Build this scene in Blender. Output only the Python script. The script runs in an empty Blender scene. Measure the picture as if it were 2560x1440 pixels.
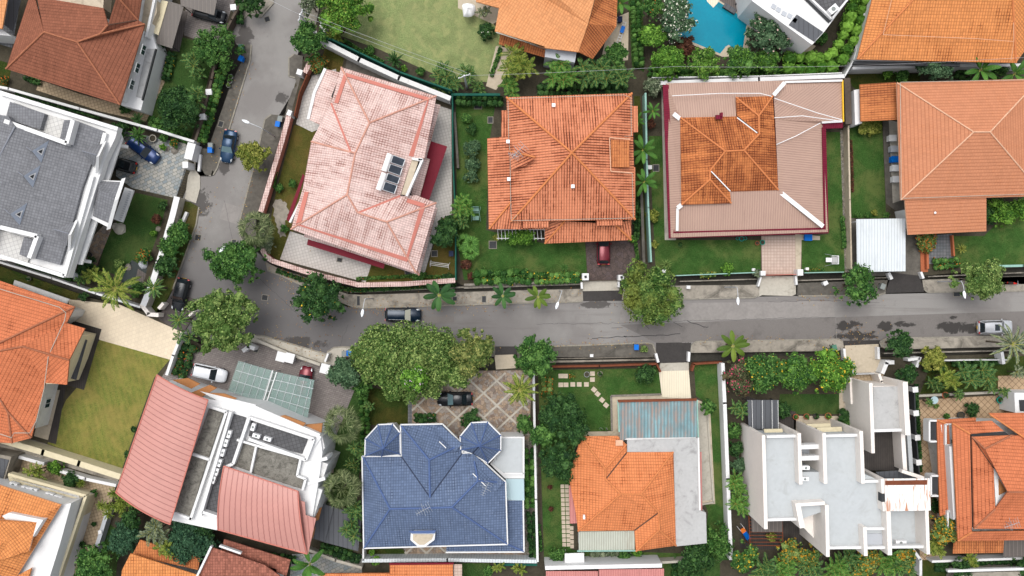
import bpy, math, random
import numpy as np
from mathutils import Vector, Matrix
R = math.radians
SC = bpy.context.scene
# ---------------------------------------------------------------- camera, sky, sun, exposure
H = 105.0; S = 19.0
cam = bpy.data.cameras.new('camera'); co = bpy.data.objects.new('camera', cam); SC.collection.objects.link(co)
co.location = (0, 0, H); co.rotation_euler = (0, 0, 0)
cam.sensor_width = 36; cam.angle = 2 * math.atan(1280 / S / H); cam.clip_start = 1; cam.clip_end = 3000
SC.camera = co
SUN_EL, SUN_AZ = 72.0, 325.0      # compass degrees, north is +y
w = bpy.data.worlds.new('World'); SC.world = w; w.use_nodes = True
wn = w.node_tree; bgn = wn.nodes['Background']
sk = wn.nodes.new('ShaderNodeTexSky'); sk.sky_type = 'NISHITA'; sk.sun_disc = False
sk.sun_elevation = R(SUN_EL); sk.sun_rotation = R(SUN_AZ); sk.dust_density = 4; sk.air_density = 1.0
hs = wn.nodes.new('ShaderNodeHueSaturation'); hs.inputs['Saturation'].default_value = 0.28
wn.links.new(sk.outputs[0], hs.inputs['Color']); wn.links.new(hs.outputs[0], bgn.inputs[0]); bgn.inputs[1].default_value = 0.15
sl = bpy.data.lights.new('sun', 'SUN'); sl.energy = 0.9; sl.angle = R(35); sl.color = (1, .97, .92)
so = bpy.data.objects.new('sun', sl); SC.collection.objects.link(so)
_a = R(SUN_AZ); _e = R(SUN_EL)
_d = Vector((math.sin(_a) * math.cos(_e), math.cos(_a) * math.cos(_e), math.sin(_e)))
so.rotation_euler = _d.to_track_quat('Z', 'Y').to_euler(); so.location = _d * 150
SC.view_settings.view_transform = 'Standard'; SC.view_settings.look = 'None'
SC.view_settings.exposure = 0.48; SC.view_settings.gamma = 1
SC.render.engine = 'CYCLES'; SC.cycles.max_bounces = 4; SC.cycles.diffuse_bounces = 2; SC.cycles.glossy_bounces = 2
SC.cycles.transmission_bounces = 3; SC.cycles.transparent_max_bounces = 4; SC.cycles.caustics_reflective = False; SC.cycles.caustics_refractive = False

# ---------------------------------------------------------------- helpers
def P(x, y, h=0.0):
    "map point (in plan units of the survey, 19 to the metre at ground) at height h -> world"
    k = (H - h) / H / S
    return Vector(((x - 1280) * k, (720 - y) * k, h))
def pts(s, h=0.0):
    out = []
    for t in s.split():
        a = [float(v) for v in t.split(',')]
        out.append((a[0], a[1], a[2] if len(a) > 2 else h))
    return out
def WP(s, h=0.0): return [P(*q) for q in (pts(s, h) if isinstance(s, str) else s)]
col = SC.collection
def tag(o, label=None, cat=None, group=None, kind=None):
    if label: o['label'] = label
    if cat: o['category'] = cat
    if group: o['group'] = group
    if kind: o['kind'] = kind
    return o
def empty(name, loc, label=None, cat=None, group=None, rz=0):
    o = bpy.data.objects.new(name, None); col.objects.link(o); o.location = loc; o.rotation_euler = (0, 0, rz)
    o.empty_display_size = .3
    return tag(o, label, cat, group)
def wmat(o):
    m = Matrix.LocRotScale(o.location, o.rotation_euler, o.scale)
    return wmat(o.parent) @ m if o.parent else m

class MB:
    "collects polygons in world (or local) space, builds ONE mesh object"
    def __init__(s): s.v = []; s.f = []; s.uv = []; s.mi = []; s.sm = []
    def poly(s, p, mi=0, uv=None, sm=False):
        i = len(s.v); s.v.extend([tuple(q) for q in p]); s.f.append(tuple(range(i, i + len(p)))); s.mi.append(mi); s.sm.append(sm)
        if uv is None:
            a, b, c = Vector(p[0]), Vector(p[1]), Vector(p[2])
            n = Vector((0, 0, 0))
            for k in range(len(p)):
                u_, v_ = Vector(p[k]), Vector(p[(k + 1) % len(p)])
                n += u_.cross(v_)
            if n.length < 1e-9: n = Vector((0, 0, 1))
            n.normalize()
            u = Vector((0, 0, 1)).cross(n)
            if u.length < .02: u = Vector((1, 0, 0))
            u.normalize(); v = n.cross(u)
            uv = [(Vector(q).dot(u), Vector(q).dot(v)) for q in p]
        s.uv.extend(uv)
    def tri2(s, p, th, m0=0, m1=1):
        "nonplanar polygon as triangles, with the same triangles th below"
        from mathutils.geometry import tessellate_polygon
        p = [Vector(q) for q in p]; n = Vector((0, 0, 0))
        for k in range(len(p)): n += p[k].cross(p[(k + 1) % len(p)])
        n.normalize(); u = Vector((0, 0, 1)).cross(n)
        if u.length < .02: u = Vector((1, 0, 0))
        u.normalize(); v = n.cross(u); d = Vector((0, 0, th))
        for t in tessellate_polygon([p]):
            a, b, c = [p[k] for k in t]
            if (b - a).cross(c - a).z < 0: b, c = c, b
            s.poly([a, b, c], m0, [(q.dot(u), q.dot(v)) for q in (a, b, c)]); s.poly([c - d, b - d, a - d], m1)
    def grid(s, rows, mi=0, close=False, sm=True):
        "rows: list of equal length point lists, shared vertices"
        i0 = len(s.v); n = len(rows[0])
        for r in rows: s.v.extend([tuple(q) for q in r])
        for a in range(len(rows) - 1):
            for b in range(n if close else n - 1):
                c = (b + 1) % n
                s.f.append((i0 + a * n + b, i0 + a * n + c, i0 + (a + 1) * n + c, i0 + (a + 1) * n + b)); s.mi.append(mi); s.sm.append(sm)
                s.uv.extend([(b, a), (b + 1, a), (b + 1, a + 1), (b, a + 1)])
    def prism(s, top, z0, mi=0, cap=True, bottom=False):
        "top: world points ccw or cw; sides go down to z0"
        top = [Vector(q) for q in top]
        ar = sum(top[k].x * top[(k + 1) % len(top)].y - top[(k + 1) % len(top)].x * top[k].y for k in range(len(top)))
        if ar < 0: top = top[::-1]
        n = len(top)
        if cap: s.poly(top, mi)
        for k in range(n):
            a, b = top[k], top[(k + 1) % n]
            s.poly([Vector((a.x, a.y, z0)), Vector((b.x, b.y, z0)), b, a], mi)
        if bottom: s.poly([Vector((q.x, q.y, z0)) for q in top[::-1]], mi)
        return s
    def box(s, c, size, rz=0, mi=0, M=None):
        sx, sy, sz = [d / 2 for d in size]
        m = Matrix.Translation(c) @ Matrix.Rotation(rz, 4, 'Z') if M is None else M
        q = [m @ Vector(p) for p in ((-sx, -sy, -sz), (sx, -sy, -sz), (sx, sy, -sz), (-sx, sy, -sz), (-sx, -sy, sz), (sx, -sy, sz), (sx, sy, sz), (-sx, sy, sz))]
        for f in ((4, 5, 6, 7), (3, 2, 1, 0), (0, 1, 5, 4), (1, 2, 6, 5), (2, 3, 7, 6), (3, 0, 4, 7)): s.poly([q[k] for k in f], mi)
        return s
    def bar(s, a, b, wd, ht, mi=0, drop=None):
        "box along a->b, top surface at the points' height, ht thick (drop: absolute bottom z)"
        a, b = Vector(a), Vector(b); d = (b - a); d.z = 0; n = Vector((-d.y, d.x, 0)).normalized() * wd / 2
        z0a = a.z - ht if drop is None else drop; z0b = b.z - ht if drop is None else drop
        t = [a - n, b - n, b + n, a + n]; u = [Vector((q.x, q.y, z)) for q, z in zip(t, (z0a, z0b, z0b, z0a))]
        s.poly(t, mi); s.poly(u[::-1], mi)
        for k in range(4): s.poly([u[k], u[(k + 1) % 4], t[(k + 1) % 4], t[k]], mi)
        return s
    def tube(s, path, r, seg=6, mi=0, r2=None, cap=True):
        path = [Vector(q) for q in path]; rows = []
        n = len(path)
        for k, q in enumerate(path):
            d = (path[min(k + 1, n - 1)] - path[max(k - 1, 0)]).normalized()
            x = d.cross(Vector((0, 0, 1)))
            if x.length < .05: x = d.cross(Vector((1, 0, 0)))
            x.normalize(); y = x.cross(d)
            rr = r if r2 is None else r + (r2 - r) * k / (n - 1)
            rows.append([q + (x * math.cos(t) + y * math.sin(t)) * rr for t in [2 * math.pi * j / seg for j in range(seg)]])
        s.grid(rows, mi, close=True)
        if cap: s.poly(rows[0][::-1], mi); s.poly(rows[-1], mi)
        return s
    def dome(s, c, r, rz=None, seg=10, rings=5, mi=0, full=False):
        rz = rz or r; c = Vector(c); rows = []
        lo = -math.pi / 2 if full else 0
        for i in range(rings + 1):
            t = lo + (math.pi / 2 - lo) * i / rings * .999
            rows.append([c + Vector((r * math.cos(t) * math.cos(a), r * math.cos(t) * math.sin(a), rz * math.sin(t))) for a in [2 * math.pi * j / seg for j in range(seg)]])
        s.grid(rows, mi, close=True); return s
    def build(s, name, mats, parent=None, label=None, cat=None, group=None, kind=None, local=False):
        if not isinstance(mats, (list, tuple)): mats = [mats]
        v = np.array(s.v, dtype=np.float32).reshape(-1, 3)
        if parent is not None: loc = None; M = None if local else np.array(wmat(parent).inverted())
        else:
            lo, hi = v.min(0), v.max(0); loc = ((lo[0] + hi[0]) / 2, (lo[1] + hi[1]) / 2, lo[2]); M = np.array(Matrix.Translation(loc).inverted())
        if M is not None: v = (v @ M[:3, :3].T + M[:3, 3]).astype(np.float32)
        me = bpy.data.meshes.new(name)
        me.from_pydata(v.tolist(), [], s.f)
        for m in mats: me.materials.append(m)
        me.polygons.foreach_set('material_index', s.mi); me.polygons.foreach_set('use_smooth', s.sm)
        uvl = me.uv_layers.new(name='UVMap'); uvl.data.foreach_set('uv', [c for q in s.uv for c in q])
        me.update()
        o = bpy.data.objects.new(name, me); col.objects.link(o)
        if parent is not None: o.parent = parent
        else: o.location = loc
        return tag(o, label, cat, group, kind)

def inset(poly, d):
    "inset a world polygon (xy) by d metres"
    p = [Vector((q[0], q[1])) for q in poly]; n = len(p)
    ar = sum(p[k].x * p[(k + 1) % n].y - p[(k + 1) % n].x * p[k].y for k in range(n))
    if ar < 0: d = -d
    out = []
    for k in range(n):
        a, b, c = p[k - 1], p[k], p[(k + 1) % n]
        e1 = (b - a).normalized(); e2 = (c - b).normalized()
        n1 = Vector((-e1.y, e1.x)); n2 = Vector((-e2.y, e2.x)); m = n1 + n2
        dd = m.dot(n1)
        out.append(b + (m / dd if abs(dd) > .25 else n1) * d)
    return out
def plane3(a, b, c):
    a, b, c = P(*a), P(*b), P(*c); n = (b - a).cross(c - a).normalized(); return a, n
def onp(pl, x, y, dz=0.0):
    "point of plane pl that is seen at plan point x,y"
    a, n = pl; o = Vector((0, 0, H)); d = P(x, y, 0) - o; t = (a - o).dot(n) / d.dot(n); return o + d * t + Vector((0, 0, dz))

# ---------------------------------------------------------------- materials
class NT:
    def __init__(s, name):
        s.m = bpy.data.materials.new(name); s.m.use_nodes = True; s.t = s.m.node_tree; s.b = s.t.nodes['Principled BSDF']
        s._uv = s._ob = None
    def n(s, ty, **kw):
        q = s.t.nodes.new(ty)
        for k, v in kw.items(): setattr(q, k, v)
        return q
    def put(s, sock, v):
        if v is None: return
        if isinstance(v, bpy.types.NodeSocket): s.t.links.new(v, sock)
        else:
            if sock.type == 'RGBA' and not isinstance(v, (int, float)) and len(v) == 3: v = (*v, 1)
            sock.default_value = v
    def math(s, op, a, b=None, c=None, clamp=False):
        q = s.n('ShaderNodeMath', operation=op, use_clamp=clamp); s.put(q.inputs[0], a); s.put(q.inputs[1], b); s.put(q.inputs[2], c); return q.outputs[0]
    def mr(s, v, a, b, c=0.0, d=1.0, smooth=False):
        q = s.n('ShaderNodeMapRange'); q.interpolation_type = 'SMOOTHSTEP' if smooth else 'LINEAR'
        for k, x in enumerate((v, a, b, c, d)): s.put(q.inputs[k], x)
        return q.outputs[0]
    def mix(s, f, a, b, mode='MIX'):
        q = s.n('ShaderNodeMix', data_type='RGBA', blend_type=mode); s.put(q.inputs[0], f); s.put(q.inputs[6], a); s.put(q.inputs[7], b); return q.outputs[2]
    @property
    def ob(s):
        if s._ob is None: s._ob = s.n('ShaderNodeTexCoord').outputs['Object']
        return s._ob
    @property
    def uv(s):
        if s._uv is None: s._uv = s.n('ShaderNodeTexCoord').outputs['UV']
        return s._uv
    def sxyz(s, v): q = s.n('ShaderNodeSeparateXYZ'); s.put(q.inputs[0], v); return q.outputs
    def cxyz(s, x, y, z=0.0): q = s.n('ShaderNodeCombineXYZ'); s.put(q.inputs[0], x); s.put(q.inputs[1], y); s.put(q.inputs[2], z); return q.outputs[0]
    def noise(s, vec, sc, det=3.0, rough=.55, dist=0.0):
        q = s.n('ShaderNodeTexNoise'); s.put(q.inputs['Vector'], vec); s.put(q.inputs['Scale'], sc); s.put(q.inputs['Detail'], det); s.put(q.inputs['Roughness'], rough); s.put(q.inputs['Distortion'], dist); return q.outputs[0]
    def wn(s, vec): q = s.n('ShaderNodeTexWhiteNoise'); q.noise_dimensions = '3D'; s.put(q.inputs['Vector'], vec); return q.outputs[0]
    def scale(s, vec, x, y, z=1.0, rz=0):
        q = s.n('ShaderNodeMapping'); s.put(q.inputs[0], vec); q.inputs['Scale'].default_value = (x, y, z); q.inputs['Rotation'].default_value = (0, 0, rz); return q.outputs[0]
    def ramp(s, v, stops):
        q = s.n('ShaderNodeValToRGB'); s.put(q.inputs[0], v); e = q.color_ramp.elements
        while len(e) < len(stops): e.new(.5)
        for k, (p, c) in enumerate(stops): e[k].position = p; e[k].color = (*c, 1)
        return q.outputs[0]
    def bump(s, h, strength=.5, dist=.05):
        q = s.n('ShaderNodeBump'); s.put(q.inputs['Height'], h); q.inputs['Strength'].default_value = strength; q.inputs['Distance'].default_value = dist
        s.t.links.new(q.outputs[0], s.b.inputs['Normal'])
    def out(s, colr, rough=.8, spec=.3, metal=0.0):
        s.put(s.b.inputs['Base Color'], colr); s.put(s.b.inputs['Roughness'], rough); s.put(s.b.inputs['Specular IOR Level'], spec); s.put(s.b.inputs['Metallic'], metal); return s.m
def sr(r, g, b):
    "display 0-255 -> linear"
    f = lambda c: (c / 255 / 12.92) if c / 255 <= .04045 else ((c / 255 + .055) / 1.055) ** 2.4
    return (f(r), f(g), f(b))
def mul(c, k): return tuple(min(1, v * k) for v in c)

def plain(name, c, rough=.7, var=.12, stain=0.0, stc=(.05, .045, .04), sc=.6, spec=.15, metal=0.0, bump=.15):
    t = NT(name); n1 = t.noise(t.ob, sc * 6, 3); n2 = t.noise(t.ob, sc, 4, .6)
    f = t.math('ADD', t.math('MULTIPLY', n1, .5), t.math('MULTIPLY', n2, .5))
    c2 = t.mix(t.mr(f, .3, .7), mul(c, 1 - var), mul(c, 1 + var))
    if stain:
        m = t.mr(t.noise(t.ob, sc * 1.3, 6, .7, .8), .62 - .25 * stain, .72, 0, min(1, stain), True)
        c2 = t.mix(m, c2, stc)
    if bump: t.bump(n1, bump, .03)
    return t.out(c2, rough, spec, metal)
def tile(name, c, du=.3, dv=.38, gc=.5, gr=.5, groove=(.05, .03, .02), dirt=.3, var=.12, prof=True, bond=0.0, dc=None, rough=.75, bmp=.7, dsc=.22, lo=.5, gw=.28, run=5.0):
    "roof tiles: uv in metres, u along the eave, v up the slope"
    t = NT(name); o = t.sxyz(t.uv); u = t.math('DIVIDE', o[0], du); v = t.math('DIVIDE', o[1], dv)
    fv = t.math('FLOOR', v)
    if bond: u = t.math('ADD', u, t.math('MULTIPLY', t.math('MODULO', fv, 2.0), bond))
    fu = t.math('FLOOR', u); ru = t.math('FRACT', u); rv = t.math('FRACT', v)
    tri = t.math('ABSOLUTE', t.math('SUBTRACT', ru, .5))        # .5 at the joint
    gu = t.mr(tri, gw, .47, 0, 1, True); gv = t.mr(rv, .0, .34, 1, 0, True)
    rnd = t.wn(t.cxyz(fu, fv, 1.0))
    big = t.noise(t.uv, dsc, 5, .65); st = t.noise(t.scale(t.uv, 1.0, .12), 1.6, 3, .6)
    d = t.mr(t.math('ADD', big, t.math('ADD', t.math('MULTIPLY', t.math('SUBTRACT', rnd, .5), .16), t.math('MULTIPLY', t.math('SUBTRACT', st, .5), .7))), lo, lo + .22, 0, 1, True)
    base = t.mix(t.mr(rnd, 0, 1), mul(c, 1 - var), mul(c, 1 + var))
    base = t.mix(t.mr(t.noise(t.uv, .5, 3), .3, .7, 0, .5), base, mul(c, 1.12))
    g = t.math('MAXIMUM', t.math('MULTIPLY', gu, gc), t.math('MULTIPLY', gv, gr))
    dash = t.mr(t.wn(t.cxyz(fu, t.math('FLOOR', t.math('DIVIDE', v, run)), 3.0)), .35, .8)
    g2 = t.math('MULTIPLY', g, t.math('ADD', t.math('MULTIPLY', d, t.math('MULTIPLY_ADD', dash, dirt * .75, dirt * .35)), .48), clamp=True)
    base = t.mix(t.math('MULTIPLY', d, dirt * .45), base, dc or mul(c, .45))
    base = t.mix(g2, base, groove)
    hgt = t.math('ADD', t.math('MULTIPLY', t.math('SUBTRACT', .5, tri), 1.2 if prof else .2), t.math('MULTIPLY', rv, -.5))
    t.bump(hgt, bmp, .06)
    return t.out(base, rough, .12)
def seam(name, c, du=.6, wid=.12, lc=None, dirt=.2, rough=.5, var=.05, wave=False, dc=None, bmp=.5, along='u', metal=0.0, lo=.5):
    t = NT(name); o = t.sxyz(t.uv); u = t.math('DIVIDE', o[0] if along == 'u' else o[1], du); ru = t.math('FRACT', u); tri = t.math('ABSOLUTE', t.math('SUBTRACT', ru, .5))
    if wave: g = t.mr(tri, .1, .5, 0, 1)
    else: g = t.mr(tri, .5 - wid, .5 - wid * .5, 0, 1, True)
    n = t.noise(t.uv, .35, 5, .65)
    b = t.mix(t.mr(n, .3, .7), mul(c, 1 - var), mul(c, 1 + var))
    d = t.mr(t.noise(t.scale(t.uv, 1.5, .25), .8, 5, .7), lo, lo + .22, 0, dirt, True)
    b = t.mix(d, b, dc or mul(c, .4)); b = t.mix(t.math('MULTIPLY', g, .75), b, lc or mul(c, .55))
    t.bump(g, bmp, .05); return t.out(b, rough, .4, metal)
def paving(name, c1, c2, mortar, bw=.4, bh=.4, ms=.02, off=.5, rz=0.0, stain=.25, rough=.85, stc=(.06, .055, .05)):
    t = NT(name); q = t.n('ShaderNodeTexBrick'); v = t.scale(t.ob, 1, 1, 1, rz); t.put(q.inputs['Vector'], v)
    q.offset = off; q.inputs['Color1'].default_value = (*c1, 1); q.inputs['Color2'].default_value = (*c2, 1); q.inputs['Mortar'].default_value = (*mortar, 1)
    q.inputs['Scale'].default_value = 1; q.inputs['Mortar Size'].default_value = ms; q.inputs['Brick Width'].default_value = bw; q.inputs['Row Height'].default_value = bh; q.inputs['Bias'].default_value = 0
    b = t.mix(t.mr(t.noise(t.ob, .8, 5, .65), .3, .7, 0, .35), q.outputs[0], mul(c1, .7))
    b = t.mix(t.mr(t.noise(t.ob, .35, 6, .7), .52, .75, 0, stain, True), b, stc)
    t.bump(q.outputs[1], -.3, .02); return t.out(b, rough)
def crazy(name, cols, mortar, sc=1.6, ms=.05, stain=.3):
    t = NT(name); a = t.n('ShaderNodeTexVoronoi', feature='F1'); e = t.n('ShaderNodeTexVoronoi', feature='DISTANCE_TO_EDGE')
    v = t.ob
    for q in (a, e): t.put(q.inputs['Vector'], v); q.inputs['Scale'].default_value = sc
    r = t.sxyz(a.outputs['Color'])[0]
    b = t.ramp(r, [(k / max(1, len(cols) - 1), c) for k, c in enumerate(cols)])
    b = t.mix(t.mr(t.noise(t.ob, 6, 3), .3, .7, 0, .4), b, mul(cols[0], .5))
    b = t.mix(t.mr(e.outputs['Distance'], 0, ms, 1, 0), b, mortar)
    b = t.mix(t.mr(t.noise(t.ob, .3, 6, .7), .5, .75, 0, stain, True), b, (.05, .045, .04))
    t.bump(e.outputs['Distance'], .3, .03); return t.out(b, .85)
def grass(name, c, dry=(.2, .17, .05), da=.4, stripes=0.0, rz=0.0):
    t = NT(name); f = t.noise(t.ob, 7, 5, .75); m = t.noise(t.ob, .5, 5, .65); b = t.noise(t.ob, .2, 5, .65)
    x = t.mix(t.mr(f, .3, .7), mul(c, .55), mul(c, 1.45)); x = t.mix(t.mr(m, .42, .6, 0, .4, True), x, mul(c, .55))
    x = t.mix(t.mr(t.noise(t.ob, .9, 4, .6, .5), .48, .66, 0, .45, True), x, (c[0] * 1.7, c[1] * 1.35, c[2] * 1.5))
    x = t.mix(t.mr(t.math('ADD', b, t.math('MULTIPLY', t.math('SUBTRACT', f, .5), .3)), .42, .64, 0, da, True), x, dry)
    x = t.mix(t.mr(t.noise(t.ob, 1.7, 4, .7), .57, .72, 0, .45, True), x, mul(dry, .75))
    if stripes:
        o = t.sxyz(t.scale(t.ob, 1, 1, 1, rz)); sn = t.math('SINE', t.math('MULTIPLY', o[0], 2 * math.pi / .75)); x = t.mix(t.mr(sn, -1, 1, 0, stripes), x, mul(dry, 1.1))
    t.bump(t.math('ADD', f, t.noise(t.ob, 22, 2)), 1.0, .08); return t.out(x, .95, .1)
def leaf(name, stops, rough=.55, hue=.25, hc=None, sc=.45, trans=.0):
    "foliage: each leaf island takes its own tone, clumps drift in hue"
    t = NT(name); g = t.n('ShaderNodeNewGeometry'); r = g.outputs['Random Per Island']
    b = t.ramp(r, stops)
    m = t.mr(t.noise(t.ob, sc, 3, .6), .42, .62, 0, hue, True); b = t.mix(m, b, hc or mul(stops[-1][1], .8))
    m = t.out(b, rough, .12); return m
def glass(name, c, rough=.08, alpha=1.0):
    t = NT(name); m = t.out(c, rough, .6); t.b.inputs['Alpha'].default_value = alpha; return m
# ---------------------------------------------------------------- material palette
M = {}
M['white'] = plain('white_paint', (.70, .70, .695), .6, .05, .16, (.42, .40, .36), .5)
M['white2'] = plain('white_render', (.66, .66, .65), .7, .08, .45, (.3, .28, .25), .45)
M['cream'] = plain('cream_render', (.78, .725, .67), .7, .05, .12, (.5, .42, .34), .5)
M['creamwall'] = plain('cream_wall', (.62, .55, .38), .75, .08, .35, (.25, .2, .13), .5)
M['beige'] = plain('beige_concrete', (.48, .41, .31), .85, .12, .5, (.16, .13, .09), .5)
M['conc'] = plain('stained_concrete', (.30, .27, .225), .9, .22, .75, (.055, .05, .042), .35)
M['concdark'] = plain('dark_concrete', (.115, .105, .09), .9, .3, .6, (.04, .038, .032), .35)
M['conclight'] = plain('pale_concrete', (.43, .40, .34), .9, .15, .5, (.12, .105, .08), .5)
M['kerb'] = plain('kerb_concrete', (.26, .24, .2), .9, .25, .5, (.07, .06, .05), 1.2)
M['soil'] = plain('damp_soil', (.06, .052, .036), .95, .35, .5, (.03, .028, .018), .8)
M['drain'] = plain('drain_concrete', (.05, .047, .04), .9, .3, .5, (.02, .02, .017), .8)
M['grey'] = plain('grey_paint', (.42, .44, .47), .7, .06, .25, (.25, .25, .26), .4)
M['grey2'] = plain('pale_grey_floor', (.44, .465, .475), .7, .06, .4, (.30, .30, .29), .35)
M['greystain'] = plain('white_stained_roof', (.41, .41, .405), .85, .10, .5, (.14, .135, .13), .45)
M['dark'] = plain('dark_paint', (.04, .042, .045), .6, .2)
M['black'] = plain('black_rubber', (.015, .015, .015), .7, .1, bump=0)
M['wood'] = plain('weathered_timber', (.09, .07, .055), .8, .3, .3)
M['woodlight'] = plain('brown_timber', (.34, .15, .055), .6, .15, .2, (.15, .07, .03), 1)
M['trunk'] = plain('bark', (.12, .095, .07), .9, .3)
M['maroonm'] = plain('maroon_sheet', (.15, .006, .018), .55, .1, .15, (.09, .005, .01), .4)
M['greennet'] = plain('green_netting', (.010, .085, .06), .7, .3, .3, (.01, .06, .05), 1.5)
M['palegreen'] = plain('pale_green_metal', (.25, .42, .36), .6, .15, .2)
M['metal'] = plain('grey_metal', (.38, .40, .42), .45, .1, metal=.2, bump=0)
M['galv'] = plain('galvanised', (.5, .52, .54), .45, .1, .2, metal=.3)
M['blue'] = plain('blue_plastic', (.0, .14, .55), .45, .08, bump=0)
M['greenp'] = plain('green_plastic', (.08, .20, .14), .5, .1, bump=0)
M['teal'] = plain('teal_plastic', (.0, .30, .24), .5, .1, bump=0)
M['greyp'] = plain('grey_plastic', (.22, .24, .23), .5, .1, bump=0)
M['red'] = plain('red_plastic', (.5, .02, .015), .4, .1, bump=0)
M['yellow'] = plain('yellow_plastic', (.75, .45, .03), .5, .1, bump=0)
M['terracotta'] = plain('terracotta', (.38, .12, .055), .8, .2, bump=0)
M['whiteplastic'] = plain('white_plastic', (.8, .8, .8), .4, .03, bump=0)
M['ledglass'] = plain('lamp_lens', (.85, .88, .9), .25, .02, bump=0)
M['stone'] = plain('rough_stone', (.22, .20, .17), .9, .5, .5, (.05, .045, .04), 2.5)
M['rust'] = plain('rusty_metal', (.16, .05, .025), .8, .3, .4, (.06, .02, .01), 2)
M['salmon'] = plain('salmon_gutter', (.50, .18, .14), .6, .06, .3, (.4, .16, .12), 1)
M['ridgepink'] = plain('pink_ridge', (.55, .29, .22), .75, .2, .4, (.25, .07, .04), 1.5)
M['ridgeor'] = plain('orange_ridge', (.56, .20, .075), .75, .2, .3, (.28, .09, .04), 1.5)
M['ridgepale'] = plain('pale_ridge', (.64, .38, .25), .75, .15, .3, (.4, .16, .08), 1.5)
M['ridgebrown'] = plain('brown_ridge', (.34, .13, .07), .75, .2, .3, (.5, .3, .2), 1.5)
M['ridgeblue'] = plain('blue_ridge', (.08, .125, .26), .7, .15, .2, (.05, .07, .15), 1.5)
M['ridgegrey'] = plain('grey_ridge', (.22, .23, .26), .7, .15, .2)
M['dormface'] = plain('blue_grey_lead', (.34, .38, .45), .6, .1)
M['valleyblue'] = plain('dark_blue_valley', (.03, .04, .07), .7, .1)
M['valley'] = plain('valley_gutter', (.09, .05, .035), .8, .3)
M['win'] = glass('window_glass', (.02, .05, .05), .05)
M['cyanglass'] = glass('pale_glass_roof', (.42, .56, .60), .3, .9)
def greenglass():
    t = NT('green_glass'); t.out((.30, .45, .41), .1, .5); t.b.inputs['Alpha'].default_value = .33; return t.m
M['gglass'] = greenglass()
M['asphalt'] = None
def stains(t, x, spots, colr, amt=.85):
    g = t.n('ShaderNodeNewGeometry').outputs['Position']; p = t.sxyz(g); f = None
    for px, py, rx, ry in spots:
        c = P(px, py, 0); a = t.math('DIVIDE', t.math('SUBTRACT', p[0], c.x), rx / S); b_ = t.math('DIVIDE', t.math('SUBTRACT', p[1], c.y), ry / S)
        e = t.math('SUBTRACT', 1.0, t.math('ADD', t.math('MULTIPLY', a, a), t.math('MULTIPLY', b_, b_))); f = e if f is None else t.math('MAXIMUM', f, e)
    n1 = t.noise(g, .55, 6, .72, .6); m = t.mr(t.math('ADD', t.math('MAXIMUM', f, -1.2), t.math('MULTIPLY', t.math('SUBTRACT', n1, .5), 5.0)), .1, .55, 0, amt, True)
    return t.mix(m, x, colr)
def asphalt():
    t = NT('asphalt'); o = t.sxyz(t.ob)
    f = t.noise(t.ob, 14, 4, .75); b = t.noise(t.ob, .12, 5, .6)
    x = t.mix(t.mr(f, .2, .8), (.19, .180, .170), (.30, .288, .273))
    x = t.mix(t.mr(b, .42, .6, 0, .5, True), x, (.155, .14, .134))
    g = t.n('ShaderNodeNewGeometry').outputs['Position']; p = t.sxyz(g)
    w = t.mr(p[0], -22, 14, 1, 0, True)                          # older, darker surface in the bend
    x = t.mix(t.math('MULTIPLY', w, t.mr(p[1], 0, 9, .75, .0, True)), x, (.105, .10, .102))
    s = t.noise(t.scale(g, .05, .9), 1.4, 5, .7)                # tyre polished lanes along the street
    x = t.mix(t.math('MULTIPLY', t.mr(s, .5, .7, 0, .35, True), t.mr(p[0], -24, -16)), x, (.115, .10, .095))
    x = t.mix(t.mr(t.noise(t.ob, .5, 7, .75), .6, .75, 0, .35, True), x, (.08, .075, .07))
    x = t.mix(t.mr(t.noise(t.ob, 3.2, 2, .5), .73, .78, 0, .5), x, (.42, .35, .28))
    x = stains(t, x, [(500, 505, 30, 40), (612, 88, 24, 30), (703, 245, 16, 18), (740, 858, 80, 18), (600, 100, 20, 14), (1500, 762, 60, 10), (1690, 850, 60, 10), (560, 420, 14, 20)], (.055, .05, .047), .8)
    t.bump(f, .4, .02); return t.out(x, .85, .15)
M['asphalt'] = asphalt()
def apatch():
    t = NT('old_asphalt_patch'); f = t.noise(t.ob, 14, 4, .75); x = t.mix(t.mr(f, .2, .8), (.13, .118, .11), (.20, .185, .174)); x = t.mix(t.mr(t.noise(t.ob, .4, 6, .7), .5, .7, 0, .5, True), x, (.10, .09, .085))
    x = stains(t, x, [(2125, 815, 42, 14), (2140, 840, 60, 14), (2212, 815, 20, 14), (2262, 810, 30, 8), (2395, 820, 62, 16), (2384, 794, 10, 6)], (.035, .032, .03), .92); t.bump(f, .4, .02); return t.out(x, .8, .2)
M['patch'] = apatch()
M['patchlight'] = plain('newer_asphalt_patch', (.245, .228, .214), .85, .14, .3, (.16, .15, .14), .5)
M['wet'] = plain('wet_asphalt', (.042, .038, .036), .55, .25, .4, (.02, .02, .02), 1)
M['drive'] = plain('dark_driveway', (.085, .072, .068), .8, .25, .5, (.04, .036, .034), .6)
M['crack'] = plain('tar_seal', (.015, .016, .02), .6, .1, bump=0)
M['grass'] = grass('lawn_green', (.042, .105, .022), (.14, .16, .05), .6)
M['grassrich'] = grass('lawn_rich', (.040, .09, .022), (.10, .13, .04), .5)
M['grasslight'] = grass('lawn_light', (.235, .29, .115), (.30, .31, .14), .4)
M['grassdry'] = grass('lawn_dry', (.175, .20, .045), (.31, .24, .075), .55, .2, R(-14))
M['grassdark'] = grass('lawn_dark', (.036, .06, .012), (.10, .075, .02), .5)
M['grassbrown'] = grass('lawn_brown', (.085, .09, .02), (.15, .10, .03), .65)
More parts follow.
